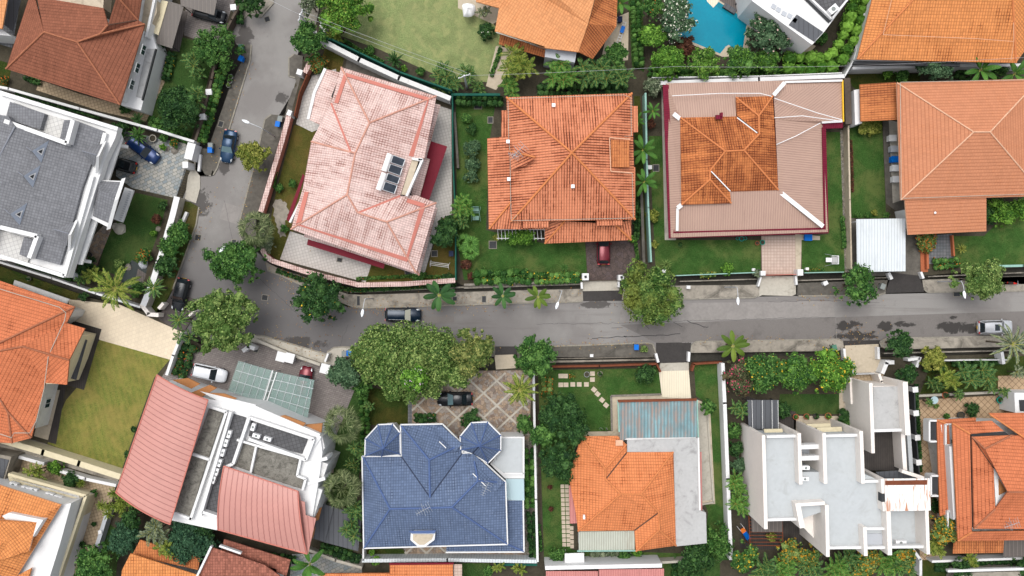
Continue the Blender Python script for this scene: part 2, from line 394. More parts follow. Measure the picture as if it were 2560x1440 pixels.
M['verge'] = grass('verge_grass', (.06, .085, .02), (.13, .09, .035), .6)
# roofs
M['t_brown'] = tile('brown_tile', (.235, .088, .052), .32, .42, .35, .9, (.05, .018, .012), .5, .16, False, .5, rough=.8)
M['t_slate'] = tile('grey_slate', (.18, .183, .195), .34, .36, .75, .8, (.06, .06, .065), .3, .18, False, 0)
M['t_pink'] = tile('pink_tile', (.66, .50, .46), .29, .34, .85, .75, (.16, .05, .032), .85, .16, True, dc=(.36, .20, .17), lo=.43)
M['t_red'] = tile('red_orange_tile', (.60, .225, .12), .33, .40, 1.15, .4, (.075, .016, .008), 1.0, .06, True, dc=(.38, .11, .05), lo=.42, dsc=.16, gw=.2, run=9)
M['t_rust'] = tile('old_orange_tile', (.50, .175, .06), .3, .36, .95, .9, (.09, .018, .008), 1.15, .22, True, dc=(.17, .045, .018), lo=.37, dsc=.3)
M['t_flat'] = tile('flat_orange_tile', (.47, .20, .108), .33, .42, .22, .95, (.20, .055, .025), .3, .07, False, .5, dc=(.45, .16, .06))
M['t_flatred'] = tile('flat_red_tile', (.52, .165, .075), .3, .42, .45, 1.0, (.10, .02, .01), .7, .1, False, .5, dc=(.30, .08, .03))
M['t_light'] = tile('light_orange_tile', (.60, .275, .12), .34, .42, .75, .6, (.28, .08, .03), .4, .12, True, dc=(.5, .17, .05))
M['t_dark'] = tile('dark_orange_tile', (.50, .18, .065), .3, .4, .95, .5, (.10, .025, .012), .9, .12, True, dc=(.24, .07, .03), lo=.4)  # deeper orange with heavier dirt than the light tile
M['t_q'] = tile('ribbed_orange_tile', (.60, .235, .08), .33, .40, .95, .85, (.11, .028, .012), .75, .15, True, dc=(.36, .11, .03))
M['t_blue'] = tile('blue_tile', (.112, .152, .24), .32, .36, .8, 1.0, (.014, .024, .055), .7, .16, True, dc=(.17, .21, .29))
M['t_orange'] = tile('orange_tile', (.61, .215, .085), .31, .40, .75, 1.1, (.17, .04, .015), .8, .1, True, dc=(.42, .12, .04))
M['t_maroon'] = tile('maroon_tile', (.17, .015, .035), .28, .5, .9, .3, (.05, .004, .01), .3, .1, True)
M['t_mix'] = tile('mixed_red_tile', (.30, .115, .08), .32, .36, .7, .9, (.09, .03, .02), .5, .35, True)
M['s_brown'] = seam('brown_metal', (.40, .265, .205), .30, .2, (.29, .18, .145), .35, dc=(.26, .16, .13))
M['s_coral'] = seam('coral_metal', (.49, .235, .20), .62, .10, (.27, .10, .085), .12, .45)
M['s_dark'] = seam('dark_metal', (.10, .085, .075), .5, .08, (.20, .17, .15), .2, .5)
M['s_char'] = seam('charcoal_metal', (.075, .08, .09), .6, .08, (.03, .03, .035), .2, .5)
M['s_blue'] = seam('rusted_blue_metal', (.17, .30, .33), .42, .2, (.10, .15, .16), 1.0, .7, .3, True, dc=(.30, .215, .18), lo=.4)
M['roofconc'] = plain('weathered_roof_concrete', (.20, .19, .165), .9, .4, .8, (.045, .042, .036), 1.0)
M['s_green'] = seam('green_grey_metal', (.44, .46, .39), .3, .2, (.25, .25, .2), .5, .7, .1, True, dc=(.25, .19, .14))
M['s_white'] = seam('white_metal', (.60, .64, .66), .36, .16, (.42, .45, .47), .3, .5, .05)
M['s_pink'] = seam('pink_metal', (.5, .2, .18), .3, .2, (.36, .12, .11), .3, .6, .1, True)
M['deck'] = seam('dark_decking', (.045, .038, .034), .28, .12, (.02, .018, .016), .4, .8, .35)
M['deckgrey'] = seam('grey_decking', (.13, .11, .10), .28, .12, (.05, .04, .04), .4, .8, .3)
def rustwhite():
    t = NT('white_panel_rust_runs'); o = t.sxyz(t.uv); g = t.mr(t.math('ABSOLUTE', t.math('SUBTRACT', t.math('FRACT', t.math('DIVIDE', o[0], .75)), .5)), .44, .5)
    r = t.noise(t.scale(t.uv, 3.2, .35), 1.0, 3, .6, .8); x = t.mix(t.mr(r, .535, .63, 0, .9, True), (.8, .79, .76), (.42, .15, .05))
    x = t.mix(t.math('MULTIPLY', g, .3), x, (.5, .5, .5)); return t.out(x, .6)
M['rustwhite'] = rustwhite()
# paving
M['p_slate'] = paving('slate_paving', (.22, .26, .28), (.46, .43, .37), (.13, .125, .11), .62, .42, .025, .37, R(-25), .2)
M['p_grey'] = paving('grey_paving', (.19, .165, .155), (.25, .22, .205), (.10, .09, .085), .5, .25, .02, .5, R(-17), .3)
M['p_tan'] = paving('tan_paving', (.44, .34, .22), (.52, .40, .27), (.22, .16, .10), .42, .42, .03, .0, R(-16), .3)
M['p_cream'] = paving('cream_paving', (.66, .56, .42), (.71, .61, .46), (.58, .48, .36), .5, .5, .02, .5, R(-20), .12, stc=(.35, .27, .18))
M['p_white'] = paving('white_paving', (.50, .475, .44), (.56, .53, .50), (.36, .33, .31), .4, .4, .03, 0, R(-15), .1, stc=(.3, .27, .24))
M['p_pink'] = paving('pink_paving', (.50, .385, .32), (.55, .43, .36), (.34, .24, .2), .4, .4, .03, 0, 0, .2)
M['p_shell'] = seam('cream_boards', (.72, .65, .50), .3, .12, (.55, .48, .36), .1, .8)
M['p_diamond'] = paving('tan_diamond_paving', (.40, .28, .17), (.46, .33, .21), (.14, .09, .05), .62, .62, .035, 0, R(45), .15)
M['p_bluegrey'] = paving('bluegrey_paving', (.13, .14, .15), (.2, .2, .21), (.06, .06, .06), .4, .4, .03, 0, 0, .4)
M['p_fine'] = paving('pale_tile', (.55, .54, .52), (.62, .61, .58), (.38, .37, .36), .5, .5, .03, 0, R(-17), .1)
M['p_darktile'] = paving('dark_roof_tile', (.085, .085, .09), (.12, .12, .125), (.05, .05, .05), .45, .45, .03, 0, R(-15), .3)
M['c_dark'] = crazy('dark_crazy_paving', [(.075, .055, .05), (.12, .085, .075), (.10, .075, .075)], (.03, .026, .024), 2.2, .05, .3)
M['c_warm'] = crazy('brown_crazy_paving', [(.26, .19, .135), (.40, .29, .20), (.33, .30, .27), (.20, .14, .11)], (.11, .09, .07), 2.6, .04, .2)
M['c_stone'] = crazy('stone_strip', [(.15, .13, .1), (.28, .25, .2), (.2, .2, .18)], (.04, .035, .03), 3.5, .07, .4)
def water(name, c, c2):
    t = NT(name); v = t.n('ShaderNodeTexVoronoi', feature='F1'); t.put(v.inputs['Vector'], t.ob); v.inputs['Scale'].default_value = 4
    r = t.sxyz(v.outputs['Color'])[0]; x = t.mix(t.mr(r, 0, 1, 0, .5), c, c2); x = t.mix(t.mr(t.noise(t.ob, .3, 4), .4, .65, 0, .5, True), x, c2)
    t.bump(t.noise(t.ob, 5, 2), .08, .05); return t.out(x, .12, .22)
M['pool'] = water('pool_water', (.0, .23, .33), (.0, .185, .28))
M['pooledge'] = water('pool_shelf', (.0, .20, .27), (.0, .15, .22))
M['pond'] = water('pond_water', (.01, .018, .018), (.02, .03, .028))
# foliage
def L_(name, d, m_, l, **k): return leaf(name, [(0, d), (.45, m_), (.85, l), (1, mul(l, 1.35))], **k)
M['l_dark'] = L_('leaf_dark', (.006, .022, .007), (.018, .058, .014), (.06, .13, .035), hc=(.03, .075, .03))
M['l_green'] = L_('leaf_green', (.010, .038, .008), (.036, .105, .020), (.11, .22, .05), hc=(.03, .10, .03))
M['l_lime'] = L_('leaf_lime', (.014, .05, .008), (.06, .155, .018), (.18, .34, .05), hc=(.06, .19, .02))
M['l_olive'] = L_('leaf_olive', (.016, .050, .010), (.085, .155, .035), (.25, .33, .10), hc=(.075, .15, .03), hue=.5, sc=.3)
M['l_oliveor'] = L_('leaf_olive_orange', (.025, .05, .012), (.10, .145, .035), (.25, .26, .08), hc=(.06, .12, .025), hue=.55, sc=.35)
M['l_yellow'] = L_('leaf_yellow', (.05, .075, .010), (.16, .19, .03), (.34, .34, .08), hc=(.08, .13, .02), hue=.5)
M['l_blue'] = L_('leaf_bluegreen', (.02, .05, .022), (.055, .11, .05), (.12, .20, .10), hc=(.05, .11, .06))
M['l_grey'] = L_('leaf_greygreen', (.045, .07, .035), (.11, .145, .08), (.22, .25, .16), hc=(.09, .13, .08))
M['l_palm'] = L_('leaf_palm', (.010, .040, .012), (.038, .105, .028), (.10, .20, .06), hc=(.05, .12, .03))
M['l_palmy'] = L_('leaf_palm_yellow', (.035, .07, .010), (.10, .16, .022), (.25, .28, .05), hc=(.08, .16, .03))
M['l_fan'] = L_('leaf_fan', (.018, .035, .010), (.06, .09, .03), (.17, .20, .09), hc=(.20, .20, .10), hue=.15, sc=1.2)
M['l_banana'] = L_('leaf_banana', (.03, .09, .015), (.065, .17, .028), (.12, .26, .05), hc=(.06, .17, .03))
M['f_yellow'] = plain('petal_yellow', (.65, .42, .03), .6, .2, bump=0)
M['f_orange'] = plain('petal_orange', (.55, .14, .02), .6, .25, bump=0)
M['f_pink'] = plain('petal_pink', (.55, .06, .14), .6, .25, bump=0)
M['f_lilac'] = plain('petal_lilac', (.6, .4, .6), .6, .15, bump=0)
M['f_white'] = plain('petal_white', (.85, .82, .7), .6, .1, bump=0)
M['f_blush'] = plain('petal_blush', (.8, .55, .5), .6, .1, bump=0)
M['stemy'] = plain('palm_stem', (.30, .30, .07), .7, .15, bump=0)

# ---------------------------------------------------------------- fast leaf meshes
def np_mesh(name, V, F4, mi, mats, parent):
    "V (n,3) local coords, F4 (m,4) quads"
    me = bpy.data.meshes.new(name); me.vertices.add(len(V)); me.vertices.foreach_set('co', np.asarray(V, np.float32).ravel())
    m = len(F4); me.loops.add(m * 4); me.loops.foreach_set('vertex_index', np.asarray(F4, np.int32).ravel())
    me.polygons.add(m); me.polygons.foreach_set('loop_start', np.arange(0, m * 4, 4, dtype=np.int32))
    me.polygons.foreach_set('material_index', np.asarray(mi, np.int32)); me.polygons.foreach_set('use_smooth', np.zeros(m, bool))
    for q in mats: me.materials.append(q)
    me.update(calc_edges=True); me.validate()
    o = bpy.data.objects.new(name, me); col.objects.link(o); o.parent = parent; return o
def leaves_on(blobs, n, size, rng, upb=.25, spread=.22, squash=.8, asp=.55, tilt=.75):
    "leaf cards on the skins of blobs [(x,y,z,r)]"
    B = np.array(blobs); w_ = B[:, 3] ** 2; w_ /= w_.sum(); ix = rng.choice(len(B), n, p=w_)
    # leaves gather in tufts, with gaps between the tufts
    m = np.clip((B[:, 3] * 17).astype(int), 5, 34); nt = m.max(); td = rng.normal(size=(len(B), nt, 3)); td[..., 2] += upb * 1.6; td /= np.linalg.norm(td, axis=2)[..., None]
    lo_ = td[..., 2] < -.35; td[..., 2] = np.where(lo_, -td[..., 2], td[..., 2]); tl = .82 + .34 * rng.random((len(B), nt))
    k_ = (rng.random(n) * m[ix]).astype(int); off = rng.normal(size=(n, 3)) * .20; d = td[ix, k_] + off
    lone = rng.random(n) < .16; d[lone] = rng.normal(size=(lone.sum(), 3)) + [0, 0, upb]; d /= np.linalg.norm(d, axis=1)[:, None]
    fl = d[:, 2] < -.45; d[fl, 2] *= -1
    rr = tl[ix, k_] * (1.06 - .9 * (off ** 2).sum(1)) - np.abs(rng.normal(size=n)) * spread * .35; rr[lone] = .72 + .2 * rng.random(lone.sum())
    sc = B[ix, 3][:, None] * rr[:, None] * np.array([1, 1, squash]); c = B[ix, :3] + d * sc
    nn = d + rng.normal(size=(n, 3)) * tilt; nn[:, 2] += .25; nn /= np.linalg.norm(nn, axis=1)[:, None]
    a = rng.normal(size=(n, 3)); t = np.cross(nn, a); t /= np.linalg.norm(t, axis=1)[:, None] + 1e-9; b = np.cross(nn, t)
    s = size * (.6 + .8 * rng.random(n))[:, None]
    V = np.stack([c - t * s, c - b * s * asp + nn * s * .12, c + t * s, c + b * s * asp + nn * s * .12], 1).reshape(-1, 3)
    return V, np.arange(4 * n).reshape(-1, 4)
def core_of(blobs, k=.78, seg=9, rings=5, squash=.8):
    V = []; F = []; o = 0
    for x, y, z, r in blobs:
        r *= k; rows = []
        for i in range(rings + 1):
            t = -1.2 + (math.pi / 2 + 1.2) * i / rings
            for j in range(seg):
                a = 2 * math.pi * j / seg; rj = r * (1 + .12 * math.sin(3.1 * a + 7 * x + i * 2.3)); V.append((x + rj * math.cos(t) * math.cos(a), y + rj * math.cos(t) * math.sin(a), z + rj * math.sin(t) * squash))
        for i in range(rings):
            for j in range(seg): F.append((o + i * seg + j, o + i * seg + (j + 1) % seg, o + (i + 1) * seg + (j + 1) % seg, o + (i + 1) * seg + j))
        o += seg * (rings + 1)
    return np.array(V), np.array(F)
def trunk_mesh(root, h, r, limbs, rng, name='trunk'):
    b = MB(); top = Vector((0, 0, h * .45))
    b.tube([(0, 0, 0), (r * .5, 0, h * .25), top], r, 7, r2=r * .7)
    for k in range(len(limbs)):
        e = Vector(limbs[k]); b.tube([top, top.lerp(e, .5) + Vector((0, 0, .2)), e], r * .5, 5, r2=r * .15)
    b.build(name, M['trunk'], root, local=True)
NS = [0]
def rngn(): NS[0] += 1; return np.random.default_rng(1000 + NS[0])
def tree(x, y, r, label, mat='l_green', h=None, fl=None, ffrac=.04, n=None, leafs=.17, ex=1.0, rot=0.0, lump=None, kind='tree', cat='tree', squash=.75, blobs=None, open_=0.0, group=None, core=.64):
    "broadleaf tree or shrub whose crown is centred on plan point x,y with plan radius r"
    g = rngn(); Rm0 = r / S
    h = h if h is not None else max(1.0, min(8.0, Rm0 * 2.2)); ch = h - min(Rm0 * .55, h * .45)
    k = (H - ch) / H; Rm = Rm0 * k; c = P(x, y, ch)
    root = empty(kind, (c.x, c.y, .08), label, cat, group); bl = []
    lump = lump or min(.40, max(.2, .62 / Rm + .09)); ph1, ph2, ph3 = g.random(3) * 6.28
    zc = ch - .08; sq = min(.8, (h - ch) / Rm * 1.1 + .15)
    if blobs is None:
        nb = int(max(7, min(80, 1.15 / lump ** 2 * 2.6)))
        for i in range(nb):
            ang = i * 2.39996 + g.random() * .7; rad = math.sqrt((i + .3) / nb) * (1 - lump * .75) * (1 + (g.random() - .5) * .28)
            br = Rm * lump * (.72 + .6 * g.random()) * (1.12 - .35 * rad)
            if open_ and g.random() < open_ * .5: continue
            rm_ = 1 + .10 * math.sin(3 * ang + ph1) + .08 * math.sin(5 * ang + ph2) + .05 * math.sin(8 * ang + ph3); px_, py_ = rad * rm_ * Rm * math.cos(ang) * ex, rad * rm_ * Rm * math.sin(ang) / ex
            q = Vector((px_, py_, 0)); q.rotate(Matrix.Rotation(rot, 3, 'Z'))
            bl.append((q.x, q.y, zc + Rm * sq * (math.sqrt(max(0, 1 - rad * rad)) - .45) * 1.0 + (g.random() - .5) * min(1.3, Rm * .32), br))
        for _ in range(int(6 + Rm * 4) if Rm > .8 else 0):
            an = g.random() * 6.28; q = Vector((math.cos(an) * ex, math.sin(an) / ex, 0)) * Rm * (.80 + .17 * g.random()); q.rotate(Matrix.Rotation(rot, 3, 'Z')); bl.append((q.x, q.y, zc + Rm * sq * (g.random() * .5 - .5), (.14 + .14 * g.random()) * (1 + Rm * .12)))
    else:
        for _ in range(int(r / 3)):
            j = int(g.integers(len(blobs))); an = g.random() * 6.28; bx, by, br = blobs[j]; bl.append(((bx + math.cos(an) * br * .9 - x) / S * k, (by + math.sin(an) * br * .9 - y) / -S * k, zc - .4 * g.random(), .2 + .2 * g.random()))
        for bx, by, br in blobs: bl.append(((bx - x) / S * k, (y - by) / S * k, zc + (g.random() - .3) * .8, br / S * k))
    A = sum(b[3] ** 2 for b in bl); leafs = leafs * .86; n = n or int(min(14000, max(300, A * 5.2 / leafs ** 2 * .62)))
    V, F = leaves_on(bl, n, leafs, g); mi = np.zeros(len(F), int)
    if fl: mi[g.random(len(F)) < ffrac] = 1
    mats = [M[mat]] + ([M[fl]] if fl else [])
    if core:
        V2, F2 = core_of(bl, core); F = np.vstack([F, F2 + len(V)]); V = np.vstack([V, V2]); mi = np.concatenate([mi, np.zeros(len(F2), int)])
    np_mesh('crown' if kind == 'tree' else 'foliage', V, F, mi, mats, root)
    if kind == 'tree' and h > 2.4: trunk_mesh(root, zc, .06 + Rm * .06, [bl[int(j)][:3] for j in g.choice(len(bl), min(5, len(bl)), replace=False)], g)
    return root
def shrub(x, y, r, label, mat='l_green', **k):
    k.setdefault('leafs', .13); k.setdefault('h', max(.7, min(2.2, r / S * 1.5))); return tree(x, y, r, label, mat, kind='shrub', cat='shrub', **k)
def hedge(path, wd, h, label, mat='l_green', fl=None, ffrac=.05, leafs=.12, name='hedge', cat='hedge', lump=.0):
    g = rngn(); p = WP(path, h * .8); bl = []
    for a, b in zip(p, p[1:]):
        L = (b - a).length; n = max(2, int(L / (wd / S * .45)))
        for i in range(n):
            q = a.lerp(b, (i + .5) / n); nn = Vector((-(b - a).y, (b - a).x, 0)).normalized(); w_ = wd / S
            for s_ in (-.28, .28):
                o = nn * w_ * (s_ + (g.random() - .5) * .12); bl.append((q.x + o.x, q.y + o.y, h - w_ * .3 + (g.random() - .5) * (.12 + lump), w_ * (.30 + .1 * g.random())))
    bl = np.array(bl); base = (bl[:, 0].mean(), bl[:, 1].mean(), .08); bl[:, :3] -= base
    A = (bl[:, 3] ** 2).sum(); n = int(min(16000, A * 6 / leafs ** 2 * .6)); V, F = leaves_on(bl.tolist(), n, leafs, g); mi = np.zeros(len(F), int)
    if fl: mi[g.random(len(F)) < ffrac] = 1
    V2, F2 = core_of(bl.tolist(), .8, squash=min(3, max(.8, h / (wd / S * .45) * .6))); V2[:, 2] = np.maximum(V2[:, 2], 0)
    F = np.vstack([F, F2 + len(V)]); V = np.vstack([V, V2]); mi = np.concatenate([mi, np.zeros(len(F2), int)])
    me = np_mesh(name, V, F, mi, [M[mat]] + ([M[fl]] if fl else []), None); me.location = base; tag(me, label, cat); return me

def frond_quads(base, az, el, L, droop, kind, g, wid=.5, nl=18):
    "returns V,F for one frond; stem quads flagged 1"
    V = []; F = []; mi = []
    dh = np.array([math.cos(az), math.sin(az), 0]); side = np.array([-math.sin(az), math.cos(az), 0]); up = np.array([0, 0, 1.])
    ns = 8; sp = []
    for i in range(ns + 1):
        t = i / ns; e = el - droop * t * t
        q = (base if i == 0 else sp[-1] + (dh * math.cos(e) + up * math.sin(e)) * L / ns); sp.append(np.array(q, float))
    sp = np.array(sp)
    def at(t):
        k = min(ns - 1, int(t * ns)); f = t * ns - k; return sp[k] * (1 - f) + sp[k + 1] * f, (sp[k + 1] - sp[k]) / np.linalg.norm(sp[k + 1] - sp[k])
    def quad(a, b, c, d, m=0):
        i = len(V); V.extend([a, b, c, d]); F.append((i, i + 1, i + 2, i + 3)); mi.append(m)
    sw = .012 + L * .009
    for i in range(ns): quad(sp[i] - side * sw * (1 - .8 * i / ns), sp[i + 1] - side * sw * (1 - .8 * (i + 1) / ns), sp[i + 1] + side * sw * (1 - .8 * (i + 1) / ns) + up * .01, sp[i] + side * sw * (1 - .8 * i / ns) + up * .01, 1)
    if kind == 'feather':
        for i in range(nl):
            t = .14 + .85 * (i + .5) / nl; p, d = at(t); l = wid * (math.sin(math.pi * min(1, t * .92 + .1)) ** .6) * (.85 + .3 * g.random())
            for s_ in (-1, 1):
                fw = .55 + .5 * t; v = side * s_ + d * fw - up * (.25 + .35 * g.random()); v /= np.linalg.norm(v); e = p + v * l
                bw = d * (.05 + L * .008); quad(p - bw * .6, p + v * l * .5 - bw, e, p + v * l * .5 + bw)
    elif kind == 'fan':
        p, d = at(1.0); nb = 15; bwf = .045 if wid < 1.4 and wid > .9 else .075
        for j in range(nb):
            a = (j / (nb - 1) - .5) * 3.9 + g.normal() * .06; v = d * math.cos(a) + side * math.sin(a) - up * (.15 + .25 * abs(a) / 2 + .25 * g.random()); v /= np.linalg.norm(v)
            l = wid * (.8 + .3 * g.random()); q = np.cross(v, up); q /= np.linalg.norm(q); quad(p, p + v * l * .55 - q * l * bwf, p + v * l, p + v * l * .55 + q * l * bwf)
    elif kind == 'broad':
        m_ = 9; pr = None
        for i in range(m_ + 1):
            t = .12 + .88 * i / m_; p, d = at(t); w2 = wid * .5 * (math.sin(math.pi * min(1, (t - .1) / .92)) ** .55 + .02) * (.93 + .14 * g.random())
            cur = (p - side * w2 - up * w2 * .18, p + up * .015, p + side * w2 - up * w2 * .18)
            k0 = len(V); V.extend(cur)
            if pr is not None: F.append((pr, k0, k0 + 1, pr + 1)); F.append((pr + 1, k0 + 1, k0 + 2, pr + 2)); mi.extend([0, 0])
            pr = k0
    return np.array(V), np.array(F), np.array(mi)
_pc = {}
def palm_mesh(kind, Rm, g, mat):
    P_ = {'coco': (17, 'feather', .9, .6, 1.25, .135, 30), 'young': (9, 'broad', .75, .5, .75, .36, 0), 'areca': (8, 'feather', .9, .8, 1.3, .25, 15), 'fan': (38, 'fan', 1.0, 1.15, 1.0, .40, 0),
          'banana': (8, 'broad', .8, .75, 1.25, .27, 0), 'cycad': (20, 'feather', .6, .6, .9, .13, 16), 'licuala': (14, 'fan', .9, .8, .8, .62, 0)}[kind]
    nf, kd, e0, ev, dr, wf, nl = P_; Vs = []; Fs = []; ms = []; o = 0
    for i in range(nf):
        az = i * 2.39996 + g.normal() * .12; f = i / nf; el = 1.35 - f * (1.0 + ev * .5) + g.normal() * .08 if kind != 'young' else .75 - .45 * f
        L = Rm * (1.08 if kd != 'fan' else .72) * (.88 + .2 * g.random())
        if kind in ('coco', 'young'): el = max(-.25, el - .25)
        V, F, m_ = frond_quads(np.array([0, 0, 0.]), az, el, L, dr * (.8 + .4 * g.random()), kd, g, wf * Rm * (.95 if kd != 'fan' else 1), nl or 16)
        Vs.append(V); Fs.append(F + o); ms.append(m_); o += len(V)
    return np.vstack(Vs), np.vstack(Fs), np.concatenate(ms)
def palm(x, y, r, label, kind='areca', mat='l_palm', h=4.0, n=1, group=None, cat='palm tree', name='palm_tree', spread=.5, stem=None):
    g = rngn(); c = P(x, y, h); Rm = r / S * (H - h) / H; root = empty(name, (c.x, c.y, .08), label, cat, group)
    Vs = []; Fs = []; ms = []; o = 0; tops = []
    for j in range(n):
        a = j * 2.4 + g.random(); d = 0 if n == 1 else Rm * spread * math.sqrt((j + .4) / n); rr = Rm if n == 1 else Rm * (1 - spread * .55)
        off = np.array([d * math.cos(a), d * math.sin(a), h - .08 - (0 if n == 1 else g.random() * h * .25)]); tops.append(off)
        V, F, m_ = palm_mesh(kind, rr, g, mat); Vs.append(V + off); Fs.append(F + o); ms.append(m_); o += len(V)
    np_mesh('crown', np.vstack(Vs), np.vstack(Fs), np.concatenate(ms), [M[mat], M[stem or ('stemy' if kind in ('coco', 'areca', 'young', 'banana') else mat)]], root)
    if h > 1.2:
        b = MB()
        for q in tops: b.tube([(q[0] * .3, q[1] * .3, 0), (q[0] * .7, q[1] * .7, q[2] * .6), tuple(q)], .12 if kind != 'areca' else .06, 6, r2=.07)
        b.build('trunk', M['trunk'], root, local=True)
    return root
M['l_redbrown'] = L_('leaf_redbrown', (.035, .012, .010), (.08, .028, .02), (.15, .06, .035), hc=(.05, .06, .02))
M['l_olivegreen'] = L_('leaf_olivegreen', (.014, .045, .010), (.055, .125, .025), (.16, .24, .06), hc=(.17, .18, .03), hue=.65, sc=.28)
M['l_blue2'] = L_('leaf_deep_bluegreen', (.012, .04, .022), (.03, .08, .04), (.06, .13, .065), hc=(.03, .08, .04))
M['l_greyred'] = L_('leaf_grey_red', (.03, .045, .02), (.08, .10, .045), (.16, .16, .08), hc=(.2, .05, .04))
M['f_yelloworange'] = plain('petal_yellow_orange', (.55, .28, .02), .6, .3, bump=0)
# ---------------------------------------------------------------- buildings
class Bld:
    def __init__(s, x, y, label, cat='house', name='house'):
        c = P(x, y, 0); s.r = empty(name, (c.x, c.y, .1), label, cat)
    def part(s, mb, name, mat, label=None): return mb.build(name, mat if isinstance(mat, (list, tuple)) else M[mat], s.r, label)
    def block(s, poly, h, z0=.1, mat='white', name='wall', label=None, parent=None):
        b = MB(); b.prism(WP(poly, h), z0); o = b.build(name, M[mat], parent or s.r, label); return o
    def slab(s, poly, h, th=.12, mat='grey', name='flat_roof', label=None, dz=0.0):
        "slab whose top is at h (per-point heights allowed)"
        top = WP(poly, h)
        if dz: top = [q + Vector((0, 0, dz)) for q in top]
        ar = sum(top[k].x * top[(k + 1) % len(top)].y - top[(k + 1) % len(top)].x * top[k].y for k in range(len(top)))
        if ar < 0: top = top[::-1]
        b = MB(); bot = [q - Vector((0, 0, th)) for q in top]; n = len(top)
        b.poly(top); b.poly(bot[::-1])
        for k in range(n): b.poly([bot[k], bot[(k + 1) % n], top[(k + 1) % n], top[k]])
        return b.build(name, M[mat], s.r, label)
    def roof(s, vs, faces, mat='t_orange', ridge='ridgeor', th=.22, rr=.13, walls=True, wmat='white2', wh=None, ins=.7, name='roof', fascia=None, eave=None, wins=True, ridges=True, zw=.1):
        """vs: 'a:x,y,h b:...' ; faces: 'abc bcd' ; shared convex edges get ridge tiles, concave ones a valley gutter"""
        V = {}
        for t in vs.split():
            k, q = t.split(':'); x, y, h = [float(v) for v in q.split(',')]; V[k] = P(x, y, h)
        b = MB(); E = {}; cen = {}; nm = {}
        for f in faces.split():
            q = [V[k] for k in f]; ar = sum(q[k].x * q[(k + 1) % len(q)].y - q[(k + 1) % len(q)].x * q[k].y for k in range(len(q)))
            if ar < 0: f = f[::-1]; q = q[::-1]
            b.tri2(q, th)
            c = sum(q, Vector()) / len(q); n = Vector()
            for k in range(len(q)): n += q[k].cross(q[(k + 1) % len(q)]); E.setdefault(frozenset((f[k], f[(k + 1) % len(f)])), []).append((f, f[k], f[(k + 1) % len(f)]))
            cen[f] = c; nm[f] = n.normalized()
        out = {}
        for e, L in E.items():
            if len(L) == 1:
                a, c = V[L[0][1]], V[L[0][2]]; d = Vector((0, 0, th)); b.poly([a - d, c - d, c, a], 1); out[L[0][1]] = L[0][2]
        o = b.build(name, [M[mat], M[fascia or ridge]], s.r)
        if ridges:
            for e, L in E.items():
                if len(L) != 2: continue
                a, c = V[L[0][1]], V[L[0][2]]; f, g_ = L[0][0], L[1][0]
                w_ = (cen[g_] - cen[f]).dot(nm[f])
                if abs(nm[f].dot(nm[g_])) > .9995: continue
                rb = MB()
                if w_ < 0: rb.tube([a + Vector((0, 0, .02)), c + Vector((0, 0, .02))], rr, 6); rb.build('ridge_tiles', M[ridge], o)
                else: rb.bar(a + Vector((0, 0, .035)), c + Vector((0, 0, .035)), .24 if 'pink' in mat else .16, .03); rb.build('valley_gutter', M['valleyblue' if 'blue' in mat else 'salmon' if 'pink' in mat else 'valley'], o)
        if walls and out:
            seen = set(); loops = []
            while len(seen) < len(out):
                st = next(k for k in out if k not in seen); lp = []; k = st
                while k in out and k not in seen: seen.add(k); lp.append(k); k = out[k]
                loops.append(lp)
            lp = max(loops, key=len); hw = wh if wh is not None else min(V[k].z for k in lp) - th
            foot = inset([V[k] for k in lp], ins); s.walls(foot, hw, wmat, wins, zw)
        s.V = V; return o
    def walls(s, foot, h, mat='white2', wins=True, z0=.1, sp=4.2):
        b = MB(); top = [Vector((q[0], q[1], h)) for q in foot]; b.prism(top, z0); wl = b.build('wall', M[mat], s.r)
        if wins: s.windows(foot, h, sp, z0)
        return wl
    def windows(s, foot, h, sp=4.2, z0=.1, edges=None, wd=1.3, ht=1.2, zs=None):
        n = len(foot); ar = sum(foot[k][0] * foot[(k + 1) % n][1] - foot[(k + 1) % n][0] * foot[k][1] for k in range(n))
        for k in range(n):
            if edges is not None and k not in edges: continue
            a, c = Vector((foot[k][0], foot[k][1], 0)), Vector((foot[(k + 1) % n][0], foot[(k + 1) % n][1], 0)); L = (c - a).length
            if L < 2.6: continue
            d = (c - a) / L; nn = Vector((d.y, -d.x, 0)) * (1 if ar > 0 else -1); m = max(1, int(L / sp))
            for z in (zs or ([1.6] if h < 5 else [1.6, 4.8])):
                if z + ht / 2 > h - .1: continue
                for i in range(m): s.window(a + d * L * (i + .5) / m + Vector((0, 0, z)), nn, wd, ht)
    def window(s, p, nn, wd=1.3, ht=1.2, parent=None):
        t = Vector((-nn.y, nn.x, 0)); b = MB(); b2 = MB(); z = Vector((0, 0, 1))
        for u0, u1, v0, v1 in ((-wd / 2, wd / 2, ht / 2 - .08, ht / 2), (-wd / 2, wd / 2, -ht / 2, -ht / 2 + .08), (-wd / 2, -wd / 2 + .08, -ht / 2 + .08, ht / 2 - .08), (wd / 2 - .08, wd / 2, -ht / 2 + .08, ht / 2 - .08), (-.03, .03, -ht / 2 + .08, ht / 2 - .08)):
            q = [p + t * u0 + z * v0, p + t * u1 + z * v0, p + t * u1 + z * v1, p + t * u0 + z * v1]; f = [k + nn * .09 for k in q]
            b.poly(f)
            for k in range(4): b.poly([q[k], q[(k + 1) % 4], f[(k + 1) % 4], f[k]])
        o = b.build('window', M['white'], parent or s.r)
        q = [p + nn * .04 + t * u0 + z * v0 for u0, v0 in ((-wd / 2, -ht / 2), (wd / 2, -ht / 2), (wd / 2, ht / 2), (-wd / 2, ht / 2))]; b2.poly(q); b2.build('pane', M['win'], o)
